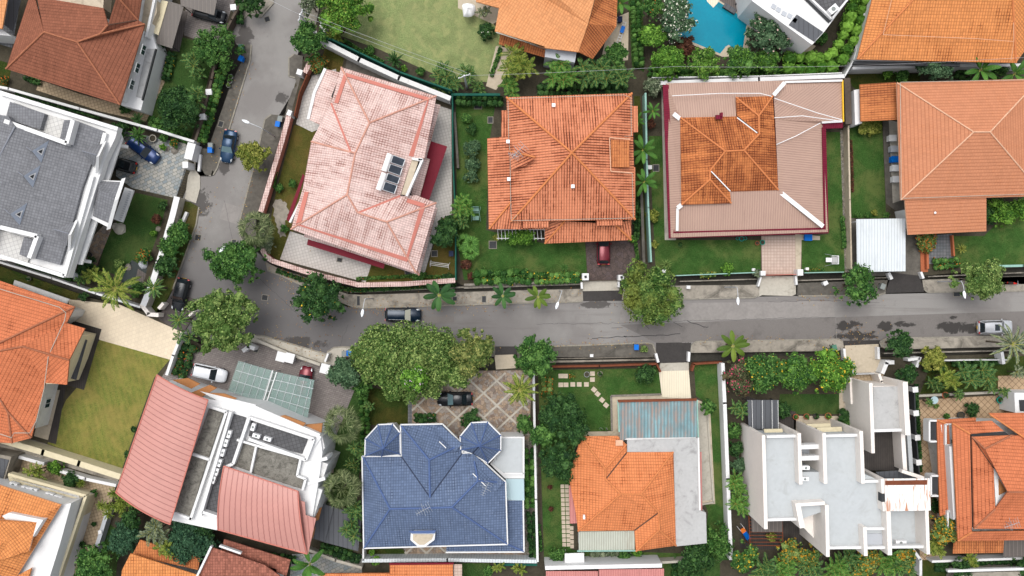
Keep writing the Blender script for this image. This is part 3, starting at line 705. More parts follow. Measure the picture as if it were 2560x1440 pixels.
    def bars(s, segs, h, wd, ht, mat='white', name='parapet', drop=None, dz=0.0):
        "segs: 'x,y>x,y x,y>x,y' bars with top at h"
        for t in segs.split():
            q = t.split('>'); b = MB()
            for u, v in zip(q, q[1:]):
                a, c = pts(u, h)[0], pts(v, h)[0]; b.bar(P(*a) + Vector((0, 0, dz)), P(*c) + Vector((0, 0, dz)), wd, ht, drop=drop)
            b.build(name, M[mat], s.r)
    def tubes(s, segs, h, r, mat='white', name='cable', dz=.06):
        for t in segs.split():
            b = MB(); b.tube([P(*pts(u, h)[0]) + Vector((0, 0, dz)) for u in t.split('>')], r, 5); b.build(name, M[mat], s.r)

# ---------------------------------------------------------------- ground pieces
def sheet(name, poly, z, mat, th=.1, label=None, kind='structure', cat=None, base=None):
    b = MB(); b.prism(WP(poly, z), (z - th) if base is None else base); return b.build(name, M[mat], None, label, cat, None, kind)
def boundary(path, h, wd, mat, label, name='boundary_wall', cat='wall', cap=None, capw=None, z0=.0, posts=None, pmat='white', pw=.35, ph=None, closed=False):
    "wall or fence whose top is seen along path at height h; posts: path of pillar positions"
    p = WP(path, h); c = sum(p, Vector()) / len(p); root = empty(name, (c.x, c.y, .05), label, cat)
    b = MB()
    ext = []
    for k, (a, q) in enumerate(zip(p, p[1:])):
        d = (q - a).normalized(); b.bar(a - d * (wd / 2 - .003 * k if k else 0), q, wd, 0, drop=z0)
    b.build('wall_panel' if cat == 'wall' else 'fence_panel', M[mat], root)
    if cap:
        b = MB()
        for k, (a, q) in enumerate(zip(p, p[1:])):
            a = a + Vector((0, 0, .07 + .002 * k)); q = q + Vector((0, 0, .07 + .002 * k)); b.bar(a, q, capw or wd + .15, .09)
        b.build('coping', M[cap], root)
    if posts:
        for x, y, _ in pts(posts):
            q = P(x, y, ph or h + .15); b = MB(); b.box((q.x, q.y, (ph or h + .15) / 2), (pw, pw, ph or h + .15), .1); b.box((q.x, q.y, (ph or h + .15) + .035), (pw + .1, pw + .1, .07), .1); b.build('pillar', M[pmat], root)
    return root

# ---------------------------------------------------------------- cars
def paint(name, c, rough=.25, metal=.3):
    t = NT(name); t.out(c, rough, .35, metal); t.b.inputs['Coat Weight'].default_value = .22; t.b.inputs['Coat Roughness'].default_value = .06; return t.m
CP = {'navy': paint('paint_navy', (.008, .036, .085)), 'black': paint('paint_black', (.010, .012, .015)), 'darkblue': paint('paint_dark_blue', (.006, .028, .11)), 'blueblack': paint('paint_blue_black', (.006, .016, .032)), 'maroon': paint('paint_maroon', (.14, .012, .022)),
      'white': paint('paint_white', (.72, .74, .77), .3, 0), 'grey': paint('paint_grey', (.05, .055, .07)), 'silver': paint('paint_silver', (.55, .56, .58), .3, .5)}
CARW = glass('car_glass', (.012, .018, .022), .04); CARWL = glass('car_glass_light', (.10, .17, .19), .06); HL = glass('headlight_lens', (.55, .58, .6), .1); TLM = glass('taillight_lens', (.35, .01, .01), .15)
RIM = plain('alloy_rim', (.4, .4, .42), .3, .05, bump=0, metal=.7)
def car(x, y, ang, label, col_='black', L=4.5, W=1.8, style='hatch', top=None, sunroof=False, rails=False, z=0.0, h=1.55, ws=None):
    c = P(x, y, z + .9); root = empty('car', (c.x, c.y, z + .01), label, 'car', None, R(ang)); pm = CP[col_]
    zs = .93 if h < 1.6 else 1.02
    # body: lofted from the tail (-L/2) to the nose (+L/2)
    st = [(-.5, .70, .55, zs - .22), (-.485, .86, .42, zs - .04), (-.44, .95, .32, zs), (-.3, 1, .26, zs + .01), (-.1, 1, .24, zs), (.12, 1, .24, zs - .02), (.22, .99, .26, zs - .05), (.36, .95, .28, zs - .12), (.45, .86, .32, zs - .2), (.485, .72, .38, zs - .3), (.5, .52, .45, zs - .42)]
    rows = []
    for fx, fw, zb, zt in st:
        w2 = W / 2 * fw; X = fx * L; rows.append([(X, -w2 * .9, zb), (X, -w2, (zb + zt) / 2), (X, -w2 * .985, zt - .1), (X, -w2 * .86, zt), (X, 0, zt + .035), (X, w2 * .86, zt), (X, w2 * .985, zt - .1), (X, w2, (zb + zt) / 2), (X, w2 * .9, zb)])
    b = MB(); b.grid(rows); b.poly(rows[0][::-1]); b.poly(rows[-1]); b.poly([rows[k][0] for k in range(len(rows))][::1] + [rows[k][-1] for k in range(len(rows))][::-1]); b.build('body', pm, root, local=True)
    a0, a1, r1, r0 = {'hatch': (.235, .06, -.36, -.46), 'suv': (.22, .07, -.40, -.475), 'sedan': (.20, .03, -.20, -.335)}[style]
    wb, wt = W * .445, W * .355; zt = h
    A = [Vector((a0 * L, -wb, zs - .03)), Vector((a0 * L, wb, zs - .03)), Vector((a1 * L, wt, zt - .04)), Vector((a1 * L, -wt, zt - .04))]
    Bk = [Vector((r0 * L, -wb * .95, zs)), Vector((r0 * L, wb * .95, zs)), Vector((r1 * L, wt * .96, zt - .06)), Vector((r1 * L, -wt * .96, zt - .06))]
    def pane(q, name, m, k=.06):
        cc = sum(q, Vector()) / 4; b = MB(); b.poly([p.lerp(cc, k) for p in q]); b.build(name, m, root, local=True)
    up = Vector((0, 0, .012))
    # pillars and shell under the glass
    b = MB(); b.poly([A[0], A[1], A[2], A[3]]); b.poly([Bk[1], Bk[0], Bk[3], Bk[2]]); b.poly([Bk[0], A[0], A[3], Bk[3]]); b.poly([A[1], Bk[1], Bk[2], A[2]]); b.build('cabin', pm, root, local=True)
    fr = Vector((.015, 0, .012)); wg = ws or CARW
    pane([A[0] + fr, A[1] + fr, A[2] + fr, A[3] + fr], 'windscreen', wg, .07); bk = Vector((-.015, 0, .012)); pane([Bk[1] + bk, Bk[0] + bk, Bk[3] + bk, Bk[2] + bk], 'rear_window', CARW, .10)
    for s_, (a, q, e, f) in ((-1, (Bk[0], A[0], A[3], Bk[3])), (1, (A[1], Bk[1], Bk[2], A[2]))):
        o = Vector((0, .015 * s_, .01)); pane([a + o, q + o, e + o, f + o], 'side_window', CARW, .1)
    # roof with crown
    rows = []
    for i in range(6):
        t = i / 5; X = r1 * L + (a1 - r1) * L * t; zc = zt - .05 * (2 * t - 1) ** 2; w2 = wt * (.97 + .03 * math.sin(math.pi * t)) + .012; rows.append([(X, -w2, zc - .06), (X, -w2 * .85, zc - .005), (X, 0, zc + .02), (X, w2 * .85, zc - .005), (X, w2, zc - .06)])
    b = MB(); b.grid(rows); b.poly([rows[0][k] for k in range(5)][::-1]); b.poly(rows[-1]); b.build('roof', CP[top] if top else pm, root, local=True)
    if sunroof: b = MB(); b.box((a1 * L - .62, 0, zt + .022), (.62, wt * 1.25, .03)); b.build('sunroof', CARW, root, local=True)
    if rails:
        for s_ in (-1, 1): b = MB(); b.tube([(r1 * L + .1, s_ * wt * .93, zt + .0), (0.5 * (r1 + a1) * L, s_ * wt * .93, zt + .06), (a1 * L - .15, s_ * wt * .93, zt + .0)], .025, 5); b.build('roof_rail', M['metal'], root, local=True)
    for s_ in (-1, 1):
        b = MB(); b.poly([(.475 * L, s_ * W * .36, zs - .245), (.42 * L, s_ * W * .435, zs - .145), (.36 * L, s_ * W * .425, zs - .095), (.40 * L, s_ * W * .33, zs - .115)][::s_]); b.build('headlight', HL, root, local=True)
        b = MB(); b.box((-.478 * L, s_ * W * .37, zs - .1), (.14, W * .15, .2)); b.build('taillight', TLM, root, local=True)
        b = MB(); b.dome((a0 * L - .35, s_ * (W / 2 + .08), zs + .06), .11, .08, full=True, seg=6, rings=4); b.build('wing_mirror', pm, root, local=True)
        for X in (-.30 * L, .31 * L):
            wr = MB(); ro = []
            for yy, rr in ((-.1, .27), (-.11, .31), (-.06, .33), (.06, .33), (.11, .31), (.1, .27)): ro.append([(X + rr * math.cos(t), s_ * (W / 2 - .12) + yy, .33 + rr * math.sin(t)) for t in [math.pi / 8 * j for j in range(16)]])
            wr.grid(ro, close=True); wh = wr.build('wheel', M['black'], root, local=True)
            b = MB(); b.poly([(X + .22 * math.cos(t), s_ * (W / 2 - .02), .33 + .22 * math.sin(t)) for t in [math.pi / 6 * j for j in range(12)]]); b.build('rim', RIM, wh, local=True)
    for X, z_ in ((.497 * L, .5), (-.503 * L, .62)):
        b = MB(); b.box((X, 0, z_), (.02, .46, .11)); b.build('number_plate', M['whiteplastic'] if X > 0 else M['yellow'], root, local=True)
    return root

# ---------------------------------------------------------------- street furniture and small things
def lamp(bx, by, ex_, ey, label, h=5.6, g='street lamps along the kerb'):
    p = P(bx, by, 0); e = P(ex_, ey, h + .25); root = empty('street_lamp', (p.x, p.y, .12), label, 'street lamp', g)
    b = MB(); b.tube([(p.x, p.y, .12), (p.x, p.y, h)], .085, 8, r2=.055); b.build('pole', M['galv'], root)
    t = Vector((p.x, p.y, h)); d = e - t; b = MB(); d2 = Vector((d.x, d.y, 0))
    b.tube([t, t + d2 * .15 + Vector((0, 0, .22)), t + d2 * .5 + Vector((0, 0, .34)), t + d2 * .84 + Vector((0, 0, .3))], .04, 6); b.build('arm', M['galv'], root)
    b = MB(); q = t + d2; u = d2.normalized(); v = Vector((-u.y, u.x, 0)); rows = []
    for i in range(7):
        f = i / 6; w_ = .21 * math.sin(math.pi * min(.97, f * .85 + .12)) ** .7; c = q + u * (f - .45) * .95 + Vector((0, 0, .27)); rows.append([c - v * w_ - Vector((0, 0, .03)), c - v * w_ * .7 + Vector((0, 0, .06)), c + Vector((0, 0, .1)), c + v * w_ * .7 + Vector((0, 0, .06)), c + v * w_ - Vector((0, 0, .03)), c - Vector((0, 0, .09))])
    b.grid(rows, close=True); b.poly(rows[0][::-1]); b.poly(rows[-1]); b.build('lamp_head', M['ledglass'], root)
def bin_(x, y, rz, label, mat='blue', z=.12, s=1.0):
    p = P(x, y, z + .9); root = empty('wheelie_bin', (p.x, p.y, z), label, 'bin', None, R(rz))
    rows = [[(u * k, v * k, zz) for u, v in ((-.27, -.33), (.27, -.33), (.27, .33), (-.27, .33))] for k, zz in ((.78 * s, .06), (1 * s, .92))]
    b = MB(); b.grid(rows, close=True, sm=False); b.poly(rows[1]); b.poly(rows[0][::-1]); b.build('body', M[mat], root, local=True)
    b = MB(); b.box((0, 0, .96), (.60 * s, .72 * s, .07)); b.box((0, .30 * s, 1.0), (.5 * s, .1, .04)); b.build('lid', M[mat], root, local=True)
    for sx in (-.22, .22): b = MB(); b.tube([(sx - .03, .30 * s, .1), (sx + .03, .30 * s, .1)], .1, 8); b.build('wheel', M['black'], root, local=True)
def pot(x, y, r, label, plant=None, pm='terracotta', z=.12, grp=None):
    p = P(x, y, z + .4); root = empty('plant_pot', (p.x, p.y, z), label, 'plant pot', grp); b = MB(); R_ = r / S
    rows = [[(k * math.cos(t), k * math.sin(t), zz) for t in [math.pi / 6 * j for j in range(12)]] for k, zz in ((R_ * .7, 0), (R_, .42), (R_ * 1.08, .42), (R_ * 1.08, .5), (R_ * .86, .5), (R_ * .84, .42))]
    b.grid(rows, close=True); b.build('pot', M[pm], root, local=True)
    b = MB(); b.poly(rows[-1]); b.build('soil', M['soil'], root, local=True)
    if plant:
        g = rngn(); V, F = leaves_on([(0, 0, .62, R_ * .9)], 70, .11, g); np_mesh('foliage', V, F, np.zeros(len(F), int), [M[plant]], root)
def ac(b_, x, y, h, rz, L=.9, W=.45, hh=.65, parent=None):
    p = P(x, y, h + hh); b = MB(); b.box((p.x, p.y, h + hh / 2), (L, W, hh), R(rz)); o = b.build('air_conditioner', M['whiteplastic'], b_.r)
    b = MB(); b.dome((p.x, p.y, h + hh), min(L, W) * .36, .03, seg=12, rings=2); b.build('fan_grille', M['greyp'], o)
def antenna(b_, x, y, h, rz, L=1.6, name='antenna'):
    q = P(x, y, h); b = MB(); m = Vector((math.cos(R(rz)), math.sin(R(rz)), 0)); n = Vector((-m.y, m.x, 0)); b.tube([q - Vector((0, 0, 1.3)), q], .03, 5)
    b.tube([q - m * L / 2, q + m * L / 2 + Vector((0, 0, .05))], .03, 5)
    for k in range(7):
        c = q + m * L * (k / 6 - .5); w_ = L * (.16 + .035 * k); b.tube([c - n * w_, c + n * w_], .018, 4)
    c = q - Vector((0, 0, .25)); b.tube([c - n * L * .45 - m * .1, c + n * L * .45 + m * .1], .022, 4)
    b.build(name, M['metal'], b_.r)
def cover(x, y, wd, dp, rz, label, name='manhole_cover', z=.012, mat='dark', rim='kerb', base=0.0):
    p = P(x, y, z); root = empty(name, (p.x, p.y, base), label, 'drain cover' if 'inspect' in name else 'manhole cover', None, R(rz))
    b = MB(); b.box((0, 0, (z - base) / 2 + .005), (wd + .16, dp + .16, z - base + .01)); b.build('rim', M[rim], root, local=True)
    b = MB(); b.box((0, 0, (z - base) / 2 + .014), (wd, dp, z - base + .016)); b.build('plate', M[mat], root, local=True)
# ================================================================= GROUND, ROAD, YARDS
b = MB(); b.poly([(-400, -400, -.85), (400, -400, -.85), (400, 400, -.85), (-400, 400, -.85)]); b.build('ground', M['drain'], None, None, None, None, 'structure')
sheet('road', '640,-250 790,-250 800,0 752,100 735,180 742,215 690,300 610,560 610,600 670,655 760,722 870,768 1000,760 2850,722 2850,850 2560,845 2105,852 1730,858 1725,900 1640,905 1630,862 1240,868 890,866 840,878 818,895 640,842 560,860 475,835 400,790 440,690 470,600 480,520 452,500 470,430 540,420 620,130 590,110 572,60 590,40 650,40', 0.0, 'asphalt', base=-.86)
G0 = .10
def G(name, poly, layer, mat, kind='structure'):
    z = G0 + .006 * layer; return sheet(name, poly, z, mat, kind=kind, base=z - .02 if layer else -.86)
# yard slabs
G('yard_north', '830,-250 812,-20 790,62 758,150 736,215 728,285 655,535 655,628 676,650 762,690 895,717 1140,705 1162,716 1456,707 1458,697 1548,697 1690,690 1902,684 2010,686 2110,682 2240,680 2300,690 2560,668 2850,660 2850,-250', 0, 'soil')
G('yard_northwest', '-250,-250 660,-250 600,20 585,35 548,112 527,240 492,352 478,440 455,497 365,768 0,662 -250,600', 0, 'soil')
G('yard_south', '-250,612 0,672 190,735 380,785 460,832 500,862 640,846 720,880 822,912 905,928 1240,926 1285,918 1342,922 1640,914 1650,908 1725,905 1808,903 1905,890 2110,893 2262,893 2560,882 2850,872 2850,1700 -250,1700', 0, 'soil')
# pavements with kerbs
def pave(poly, mat='conc', name='pavement'): return sheet(name, poly, .12, mat, base=-.86)
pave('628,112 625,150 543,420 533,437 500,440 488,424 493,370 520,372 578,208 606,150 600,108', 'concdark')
pave('598,30 655,-250 700,-250 684,6 652,42 622,34 600,60 585,50')
pave('800,-250 775,10 755,55 742,84 790,60 806,-20 825,-250')
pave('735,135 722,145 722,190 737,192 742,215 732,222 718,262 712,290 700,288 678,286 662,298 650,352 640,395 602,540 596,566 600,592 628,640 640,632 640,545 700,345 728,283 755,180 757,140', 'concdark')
pave('664,655 700,672 760,694 868,735 900,737 1300,726 1456,722 1458,752 1300,758 905,770 880,766 765,718 705,690 668,676')
pave('1456,703 1550,701 1548,726 1456,728', 'conclight', 'driveway_apron')
pave('1560,716 1700,714 1896,712 1898,738 1885,744 1702,748 1555,748')
pave('1902,690 1995,690 1993,734 1980,740 1905,738 1896,742', 'conclight', 'driveway_apron')
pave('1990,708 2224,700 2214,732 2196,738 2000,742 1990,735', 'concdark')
pave('2302,700 2480,693 2850,685 2850,722 2560,727 2320,731 2310,722')
pave('2222,680 2304,690 2310,730 2214,733', 'wet', 'driveway')
pave('2480,692 2560,690 2850,682 2850,704 2480,712', 'concdark', 'verge')
pave('640,838 660,840 818,886 806,908 722,880 600,846 606,836', 'conclight')
pave('818,880 834,869 856,867 900,869 900,893 838,893 842,915 806,912', 'conclight')
pave('1292,869 1374,866 1620,857 1632,860 1640,884 1630,892 1374,893 1294,895', 'concdark'); pave('900,869 1238,868 1238,892 900,894', 'concdark'); sheet('driveway', '1238,866 1292,866 1292,888 1236,888', .05, 'wet', base=-.86)
pave('1730,862 1740,854 2098,848 2108,856 2110,868 2096,877 1905,880 1728,882', 'conc')
pave('2200,856 2215,846 2850,834 2850,868 2560,866 2220,874 2205,868', 'conc')
pave('1236,888 1288,886 1290,920 1240,924', 'beige', 'driveway_apron')
pave('2112,864 2196,860 2202,900 2112,904', 'beige', 'driveway_apron')
pave('497,518 490,562 432,722 398,790 380,785 370,770 452,500 475,505', 'verge', 'verge')
pave('500,440 536,437 532,425 526,440 512,436 490,395 470,440 462,498 490,508 500,470', 'conclight', 'driveway_apron')
pave('392,776 430,738 432,720 462,740 492,750 500,762 490,780 462,828 440,824 398,800', 'drive', 'driveway')
# kerb stones
def kerb(path, label=None):
    p = WP(path, .14); b = MB()
    for k, (a, q) in enumerate(zip(p, p[1:])): b.bar(a, q, .18, 0, drop=-.1)
    b.build('kerb', M['kerb'], None, None, None, None, 'structure')
kerb('628,112 625,150 543,420 533,437'); kerb('735,135 722,145 722,190 737,194'); kerb('678,286 662,298 640,395 602,540 596,566 600,592 628,640'); kerb('668,676 705,690 765,718 880,766 905,770 1300,758 1456,754')
kerb('1555,748 1702,748 1885,744 1898,738'); kerb('1996,740 2196,738 2214,732'); kerb('2310,722 2320,731 2560,727 2850,722'); kerb('640,838 660,840 818,886'); kerb('818,880 834,869 856,867 900,869')
kerb('1374,866 1620,857 1632,860 1640,884'); kerb('1728,882 1730,862 1740,854 2098,848 2108,856'); kerb('2205,868 2200,856 2215,846 2850,834'); kerb('490,562 432,722'); kerb('497,518 490,562'); kerb('684,6 652,42 622,34')
kerb('755,55 742,84'); 
# drain lips (thin walls along the open drains)
def lip(path, label, mat='conclight'): return boundary(path, .13, .14, mat, label, 'drain_wall', 'kerb', z0=-.86)
sheet('drain_wall', '1160,716 1456,708 1456,712 1160,722', .08, 'stone', base=-.86)
for q in ('1700,702 1900,696 1900,699 1700,705', '1992,700 2230,692 2230,695 1992,703', '1374,902 1640,897 1640,901 1374,907', '1380,896 1640,891 1640,893 1380,898', '875,728 1160,716 1160,720 875,733', '700,672 870,728 870,733 698,677', '2210,882 2560,874 2560,877 2210,885', '2320,690 2560,680 2560,683 2320,693'):
    sheet('drain_ledge', q, -.15, 'conc', base=-.86)
# driveway mouths to the road
sheet('driveway', '1458,753 1456,728 1548,726 1560,752', .02, 'wet', base=-.86)
sheet('driveway', '1640,857 1728,857 1722,905 1650,908 1640,884', .03, 'wet', base=-.86)
sheet('driveway', '2108,852 2200,850 2200,862 2112,866', .03, 'wet', base=-.86)
sheet('road_patch', '1550,812 2089,793 2091,847 1640,857', .004, 'patch', base=-.1)
sheet('road_patch', '2090,793 2560,778 2850,770 2850,832 2215,846 2200,852 2092,852', .006, 'patch', base=-.1)
def blob(name, poly, z, mat, lab=None):
    g = rngn(); p = WP(poly, z); q = []
    for a, c in zip(p, p[1:] + p[:1]):
        n = max(1, int((c - a).length / .35)); d = (c - a).normalized(); nn = Vector((-d.y, d.x, 0))
        for k in range(n): q.append(a.lerp(c, k / n) + nn * float(g.normal()) * .10)
    b = MB(); b.poly(q, uv=[(v.x, v.y) for v in q]); b.build(name, M[mat], None, lab, None, None, 'structure')
sheet('road_patch', '1552,760 2086,752 2086,792 1550,808', .005, 'patchlight', base=-.1); sheet('road_patch', '560,505 604,520 590,560 548,546', .005, 'patchlight', base=-.1); sheet('road_patch', '1060,792 1135,790 1136,806 1062,808', .006, 'patch', base=-.1)
def crk(path, w_=.07):
    g = rngn(); p = WP(path, .014); b = MB()
    for a, c in zip(p, p[1:]):
        n = max(2, int((c - a).length / .5)); pr = a
        for k in range(1, n + 1):
            q = a.lerp(c, k / n) + Vector((g.normal() * .05, g.normal() * .05, 0)); b.bar(pr, q, w_, .004); pr = q
    b.build('tar_seam', M['crack'], None, None, None, None, 'structure')
crk('1480,846 1565,842 1640,838 1700,836'); crk('1718,802 1760,817 1772,818'); crk('1683,805 1708,817', .04); crk('1529,820 1556,819', .04); crk('1611,811 1624,822', .04); crk('1560,840 1565,842', .1)
crk('1340,810 1550,808 1800,800 2090,793', .025); crk('870,812 848,870', .02); crk('560,500 590,640 760,800', .02); crk('1920,755 2050,750 2200,757', .025)
# --- lawns and paved areas
def lawn(poly, mat='grass', layer=1): return G('lawn', poly, layer, mat)
def pav(name, poly, mat, layer=2): return G(name, poly, layer, mat)
# A
lawn('445,90 540,115 520,200 478,350 360,300 395,200 432,130', 'grassrich'); pav('driveway', '460,88 530,112 548,110 590,-10 560,-100 470,-100', 'p_grey'); pav('patio', '100,200 200,235 300,262 352,280 396,150 412,205 365,304 250,278 90,225', 'p_tan'); lawn('-60,135 30,160 20,222 -60,222', 'grassdark')
pav('patio', '-100,80 30,120 60,-50 -100,-50', 'p_bluegrey', 1); pav('deck', '432,18 470,30 448,130 425,125', 'deckgrey', 3)
# B
pav('driveway', '297,325 480,362 462,435 440,495 330,470 290,440', 'p_slate'); lawn('340,482 420,500 400,570 375,640 300,690 245,672 268,590', 'grassrich'); pav('path', '262,560 280,570 240,668 200,660 225,600', 'c_warm', 3)
pav('pond', '330,650 368,672 350,735 308,720 300,690', 'pond', 3); pav('deck', '345,672 366,685 355,715 337,705', 'deckgrey', 4)
# C
pav('driveway', '170,748 300,762 455,830 428,900 250,850 205,820 180,800', 'p_cream'); lawn('250,848 425,898 385,945 330,1100 305,1172 118,1110 165,1000 200,960 215,905', 'grassdry')
pav('terrace', '187,803 254,823 210,975 165,962 140,1110 120,1105', 'deck', 3); pav('path', '112,975 150,975 120,1100 85,1090', 'beige', 4); pav('path', '0,1075 110,1108 300,1175 295,1205 0,1118', 'conc', 3)
lawn('-100,640 0,665 200,735 190,752 40,715 -100,680', 'grassdark', 1)
# D
pav('patio', '0,1130 290,1205 262,1330 215,1460 -100,1460 -100,1120', 'p_tan'); lawn('262,1300 300,1330 290,1440 240,1440', 'grassrich', 1)
# E
pav('driveway', '470,885 640,850 800,905 850,960 905,930 840,1090 780,1085 400,950 450,870', 'p_grey'); lawn('850,965 905,975 905,1100 880,1400 800,1330 820,1200 830,1100', 'grassrich', 1)
pav('patio', '730,1385 905,1385 905,1700 700,1700', 'p_slate', 1)
# F
lawn('905,965 1030,985 1025,1070 905,1060', 'grassdark', 1); pav('driveway', '1028,930 1332,925 1322,1100 1250,1095 1160,1100 1028,1062', 'c_warm', 2)
g = rngn()
def lattice(x0, y0, x1, y1, st, poly_layer=3):
    b = MB(); z = G0 + .006 * poly_layer + .004
    import itertools
    def clip(p, q):
        t0, t1 = 0, 1; dx, dy = q[0] - p[0], q[1] - p[1]
        for a, c in ((-dx, p[0] - x0), (dx, x1 - p[0]), (-dy, p[1] - y0), (dy, y1 - p[1])):
            if a == 0: continue
            t = c / a
            if a < 0: t0 = max(t0, t)
            else: t1 = min(t1, t)
        return None if t0 >= t1 else ((p[0] + dx * t0, p[1] + dy * t0), (p[0] + dx * t1, p[1] + dy * t1))
    for s_ in (1, -1):
        for k in range(-40, 40):
            c0 = (x0 + x1) / 2 + k * st; r = clip((c0 - 600, (y0 + y1) / 2 - 600 * s_ * .93), (c0 + 600, (y0 + y1) / 2 + 600 * s_ * .93))
            if r: b.bar(P(*r[0], z + .003 * (s_ > 0)), P(*r[1], z + .003 * (s_ > 0)), .24, .01)
    b.build('paving_bands', M['conclight'], None, None, None, None, 'structure')
lattice(1030, 932, 1322, 1095, 66); pav('path', '1020,990 1030,990 1030,1060 1020,1060', 'p_bluegrey', 3)
pav('patio', '1000,1365 1310,1365 1310,1400 1040,1400', 'c_warm', 2); lawn('915,1372 1005,1372 1030,1400 915,1400', 'grassdark', 2); lattice(1012, 1368, 1120, 1398, 50, 4); pav('patio', '1300,1085 1345,1085 1345,1410 1300,1410', 'c_stone', 1)
# G
lawn('1345,925 1650,920 1652,990 1525,990 1530,1075 1440,1085 1425,1200 1430,1375 1760,1385 1770,1280 1750,1230 1825,1200 1830,1390 1655,1420 1360,1405', 'grass', 1); lawn('1735,912 1805,908 1826,1200 1830,1400 1770,1400 1780,1255 1770,1010 1740,990', 'grass', 2)
pav('driveway', '1647,928 1722,926 1728,998 1655,992', 'p_shell', 4); pav('patio', '1527,990 1655,988 1735,996 1775,1012 1788,1260 1750,1262 1740,1010 1545,1100 1440,1092 1440,1080 1530,1078', 'beige', 3)
pav('path', '1742,1005 1768,1015 1783,1250 1755,1252', 'conclight', 5); lawn('1800,905 1806,905 1806,1000 1800,1000', 'grass', 3)
pav('driveway_apron', '1650,908 1722,906 1722,926 1648,928', 'conclight', 3)
# I
lawn('1950,985 2098,985 2098,1035 1945,1035', 'grassrich', 1); pav('terrace', '1985,1040 2105,1040 2105,1120 1985,1120', 'beige', 2); pav('driveway', '2128,902 2202,900 2205,935 2128,940', 'beige', 2); pav('path', '2098,940 2125,940 2125,1060 2098,1060', 'beige', 2); pav('deck', '1850,1270 2000,1290 2010,1380 1850,1370', 'deck', 2)
pav('deck', '1865,990 1990,1030 1990,1110 1860,1110', 'deck', 2); pav('driveway', '2128,935 2210,935 2200,960 2128,960', 'p_tan', 3)
# J
pav('patio', '2290,1000 2560,985 2850,975 2850,1100 2345,1100 2350,1400 2300,1400', 'p_diamond'); lawn('2330,900 2560,890 2700,885 2700,975 2300,985', 'grassdark', 1); pav('path', '2495,940 2560,938 2700,938 2700,1000 2495,1000', 'p_diamond', 2); lawn('2300,1395 2850,1395 2850,1700 2300,1700', 'grassdark', 1)
# K
pav('patio', '780,190 840,172 850,300 780,330 740,310 752,250', 'p_white'); lawn('735,312 790,325 760,450 745,560 725,590 700,655 662,625 690,480', 'grassbrown', 1); pav('patio', '725,578 920,640 928,662 914,706 700,648', 'p_white'); lawn('928,645 1040,690 1135,590 1140,700 900,712', 'grassbrown', 1)
pav('patio', '1090,262 1128,274 1130,535 1098,550 1062,682 1030,685 1040,480', 'p_white', 3); lawn('812,118 862,140 852,180 800,172', 'grassbrown', 1); pav('path', '868,142 1000,195 985,212 862,178', 'concdark', 2)
lawn('1105,545 1138,545 1140,640 1070,690 1064,684', 'grassbrown', 2)
blob('gravel_bed', '688,498 715,502 722,530 712,560 715,590 700,594 690,560 684,530', .125, 'conc')
# L
lawn('1140,245 1240,250 1225,345 1215,575 1365,610 1462,600 1468,690 1160,700 1142,600', 'grass', 1); lawn('1585,240 1600,240 1625,600 1590,600', 'grassdark', 1); pav('driveway', '1463,590 1600,590 1598,640 1545,700 1470,700', 'c_dark')
# M
lawn('1622,340 1665,340 1680,600 1902,600 1902,682 1640,688', 'grass', 1); lawn('2003,595 2070,585 2065,330 2100,330 2112,680 2005,680', 'grass', 1); pav('driveway', '1903,590 1997,588 1995,685 1905,686', 'p_pink', 2); pav('path', '1988,585 2050,590 2050,600 2004,600 2002,690 1990,690', 'beige', 3)
pav('path', '1653,215 1680,215 1690,600 1662,600', 'conclight', 3); pav('stone_strip', '2100,325 2120,325 2128,680 2112,680', 'c_stone', 2)
# N
lawn('2122,300 2205,300 2215,540 2200,546 2125,545', 'grass', 1); pav('path', '2207,300 2250,305 2262,500 2262,545 2215,508', 'concdark', 2); pav('path', '2222,300 2245,305 2255,500 2232,508', 'conclight', 3); lawn('2120,185 2300,185 2300,205 2150,230 2130,215', 'grassdark', 1)
pav('carport_floor', '2128,546 2265,550 2300,590 2300,690 2130,690', 'concdark', 2); lawn('2382,590 2460,590 2560,490 2850,480 2850,665 2385,664', 'grass', 1); pav('patio', '2300,590 2380,585 2385,660 2320,660', 'p_bluegrey', 2); pav('path', '2300,590 2318,590 2320,680 2302,680', 'terracotta', 3)
# O
lawn('830,-200 1190,-200 1200,10 1255,90 1255,120 1225,205 1130,205 940,120 810,75', 'grasslight', 1); pav('patio', '1145,-100 1255,-100 1250,50 1232,60 1145,20', 'beige', 2); pav('path', '1240,115 1300,125 1280,170 1240,225 1215,215', 'beige', 2); pav('patio', '1525,50 1572,30 1570,150 1500,160', 'beige', 1)
# P
pav('pool_coping', '1672,88 1700,-20 1780,-60 1880,48 1868,140 1806,142', 'beige', 2); pav('pool_water', '1686,86 1712,-40 1760,-40 1783,20 1796,6 1868,52 1856,130 1812,120 1800,134', 'pool', 3); pav('pool_shelf', '1796,4 1870,52 1866,66 1790,16', 'pooledge', 4)
pav('pool_coping', '1752,-50 1796,-50 1796,5 1783,19 1768,4', 'p_shell', 5); pav('deck', '1796,-60 1900,-60 1900,60 1876,50 1800,2', 'deckgrey', 4); pav('terrace', '1960,80 2040,115 2015,140 1960,120', 'beige', 2); pav('pool_coping', '1812,118 1822,112 1836,124 1820,134', 'beige', 5)
lawn('1565,-100 1605,-100 1610,180 1580,165', 'grass', 1)
# Q
pav('path', '2130,150 2560,170 2560,185 2130,182', 'concdark', 1)
for q in ('-4000,-4000 6500,-4000 6500,-250 -4000,-250', '-4000,1700 6500,1700 6500,5500 -4000,5500', '-4000,-250 -250,-250 -250,1700 -4000,1700', '2850,-250 6500,-250 6500,1700 2850,1700'): sheet('surrounding_ground', q, .09, 'grassdark', base=-.86)
# ================================================================= BUILDINGS
E2, R2 = 6.0, 8.4
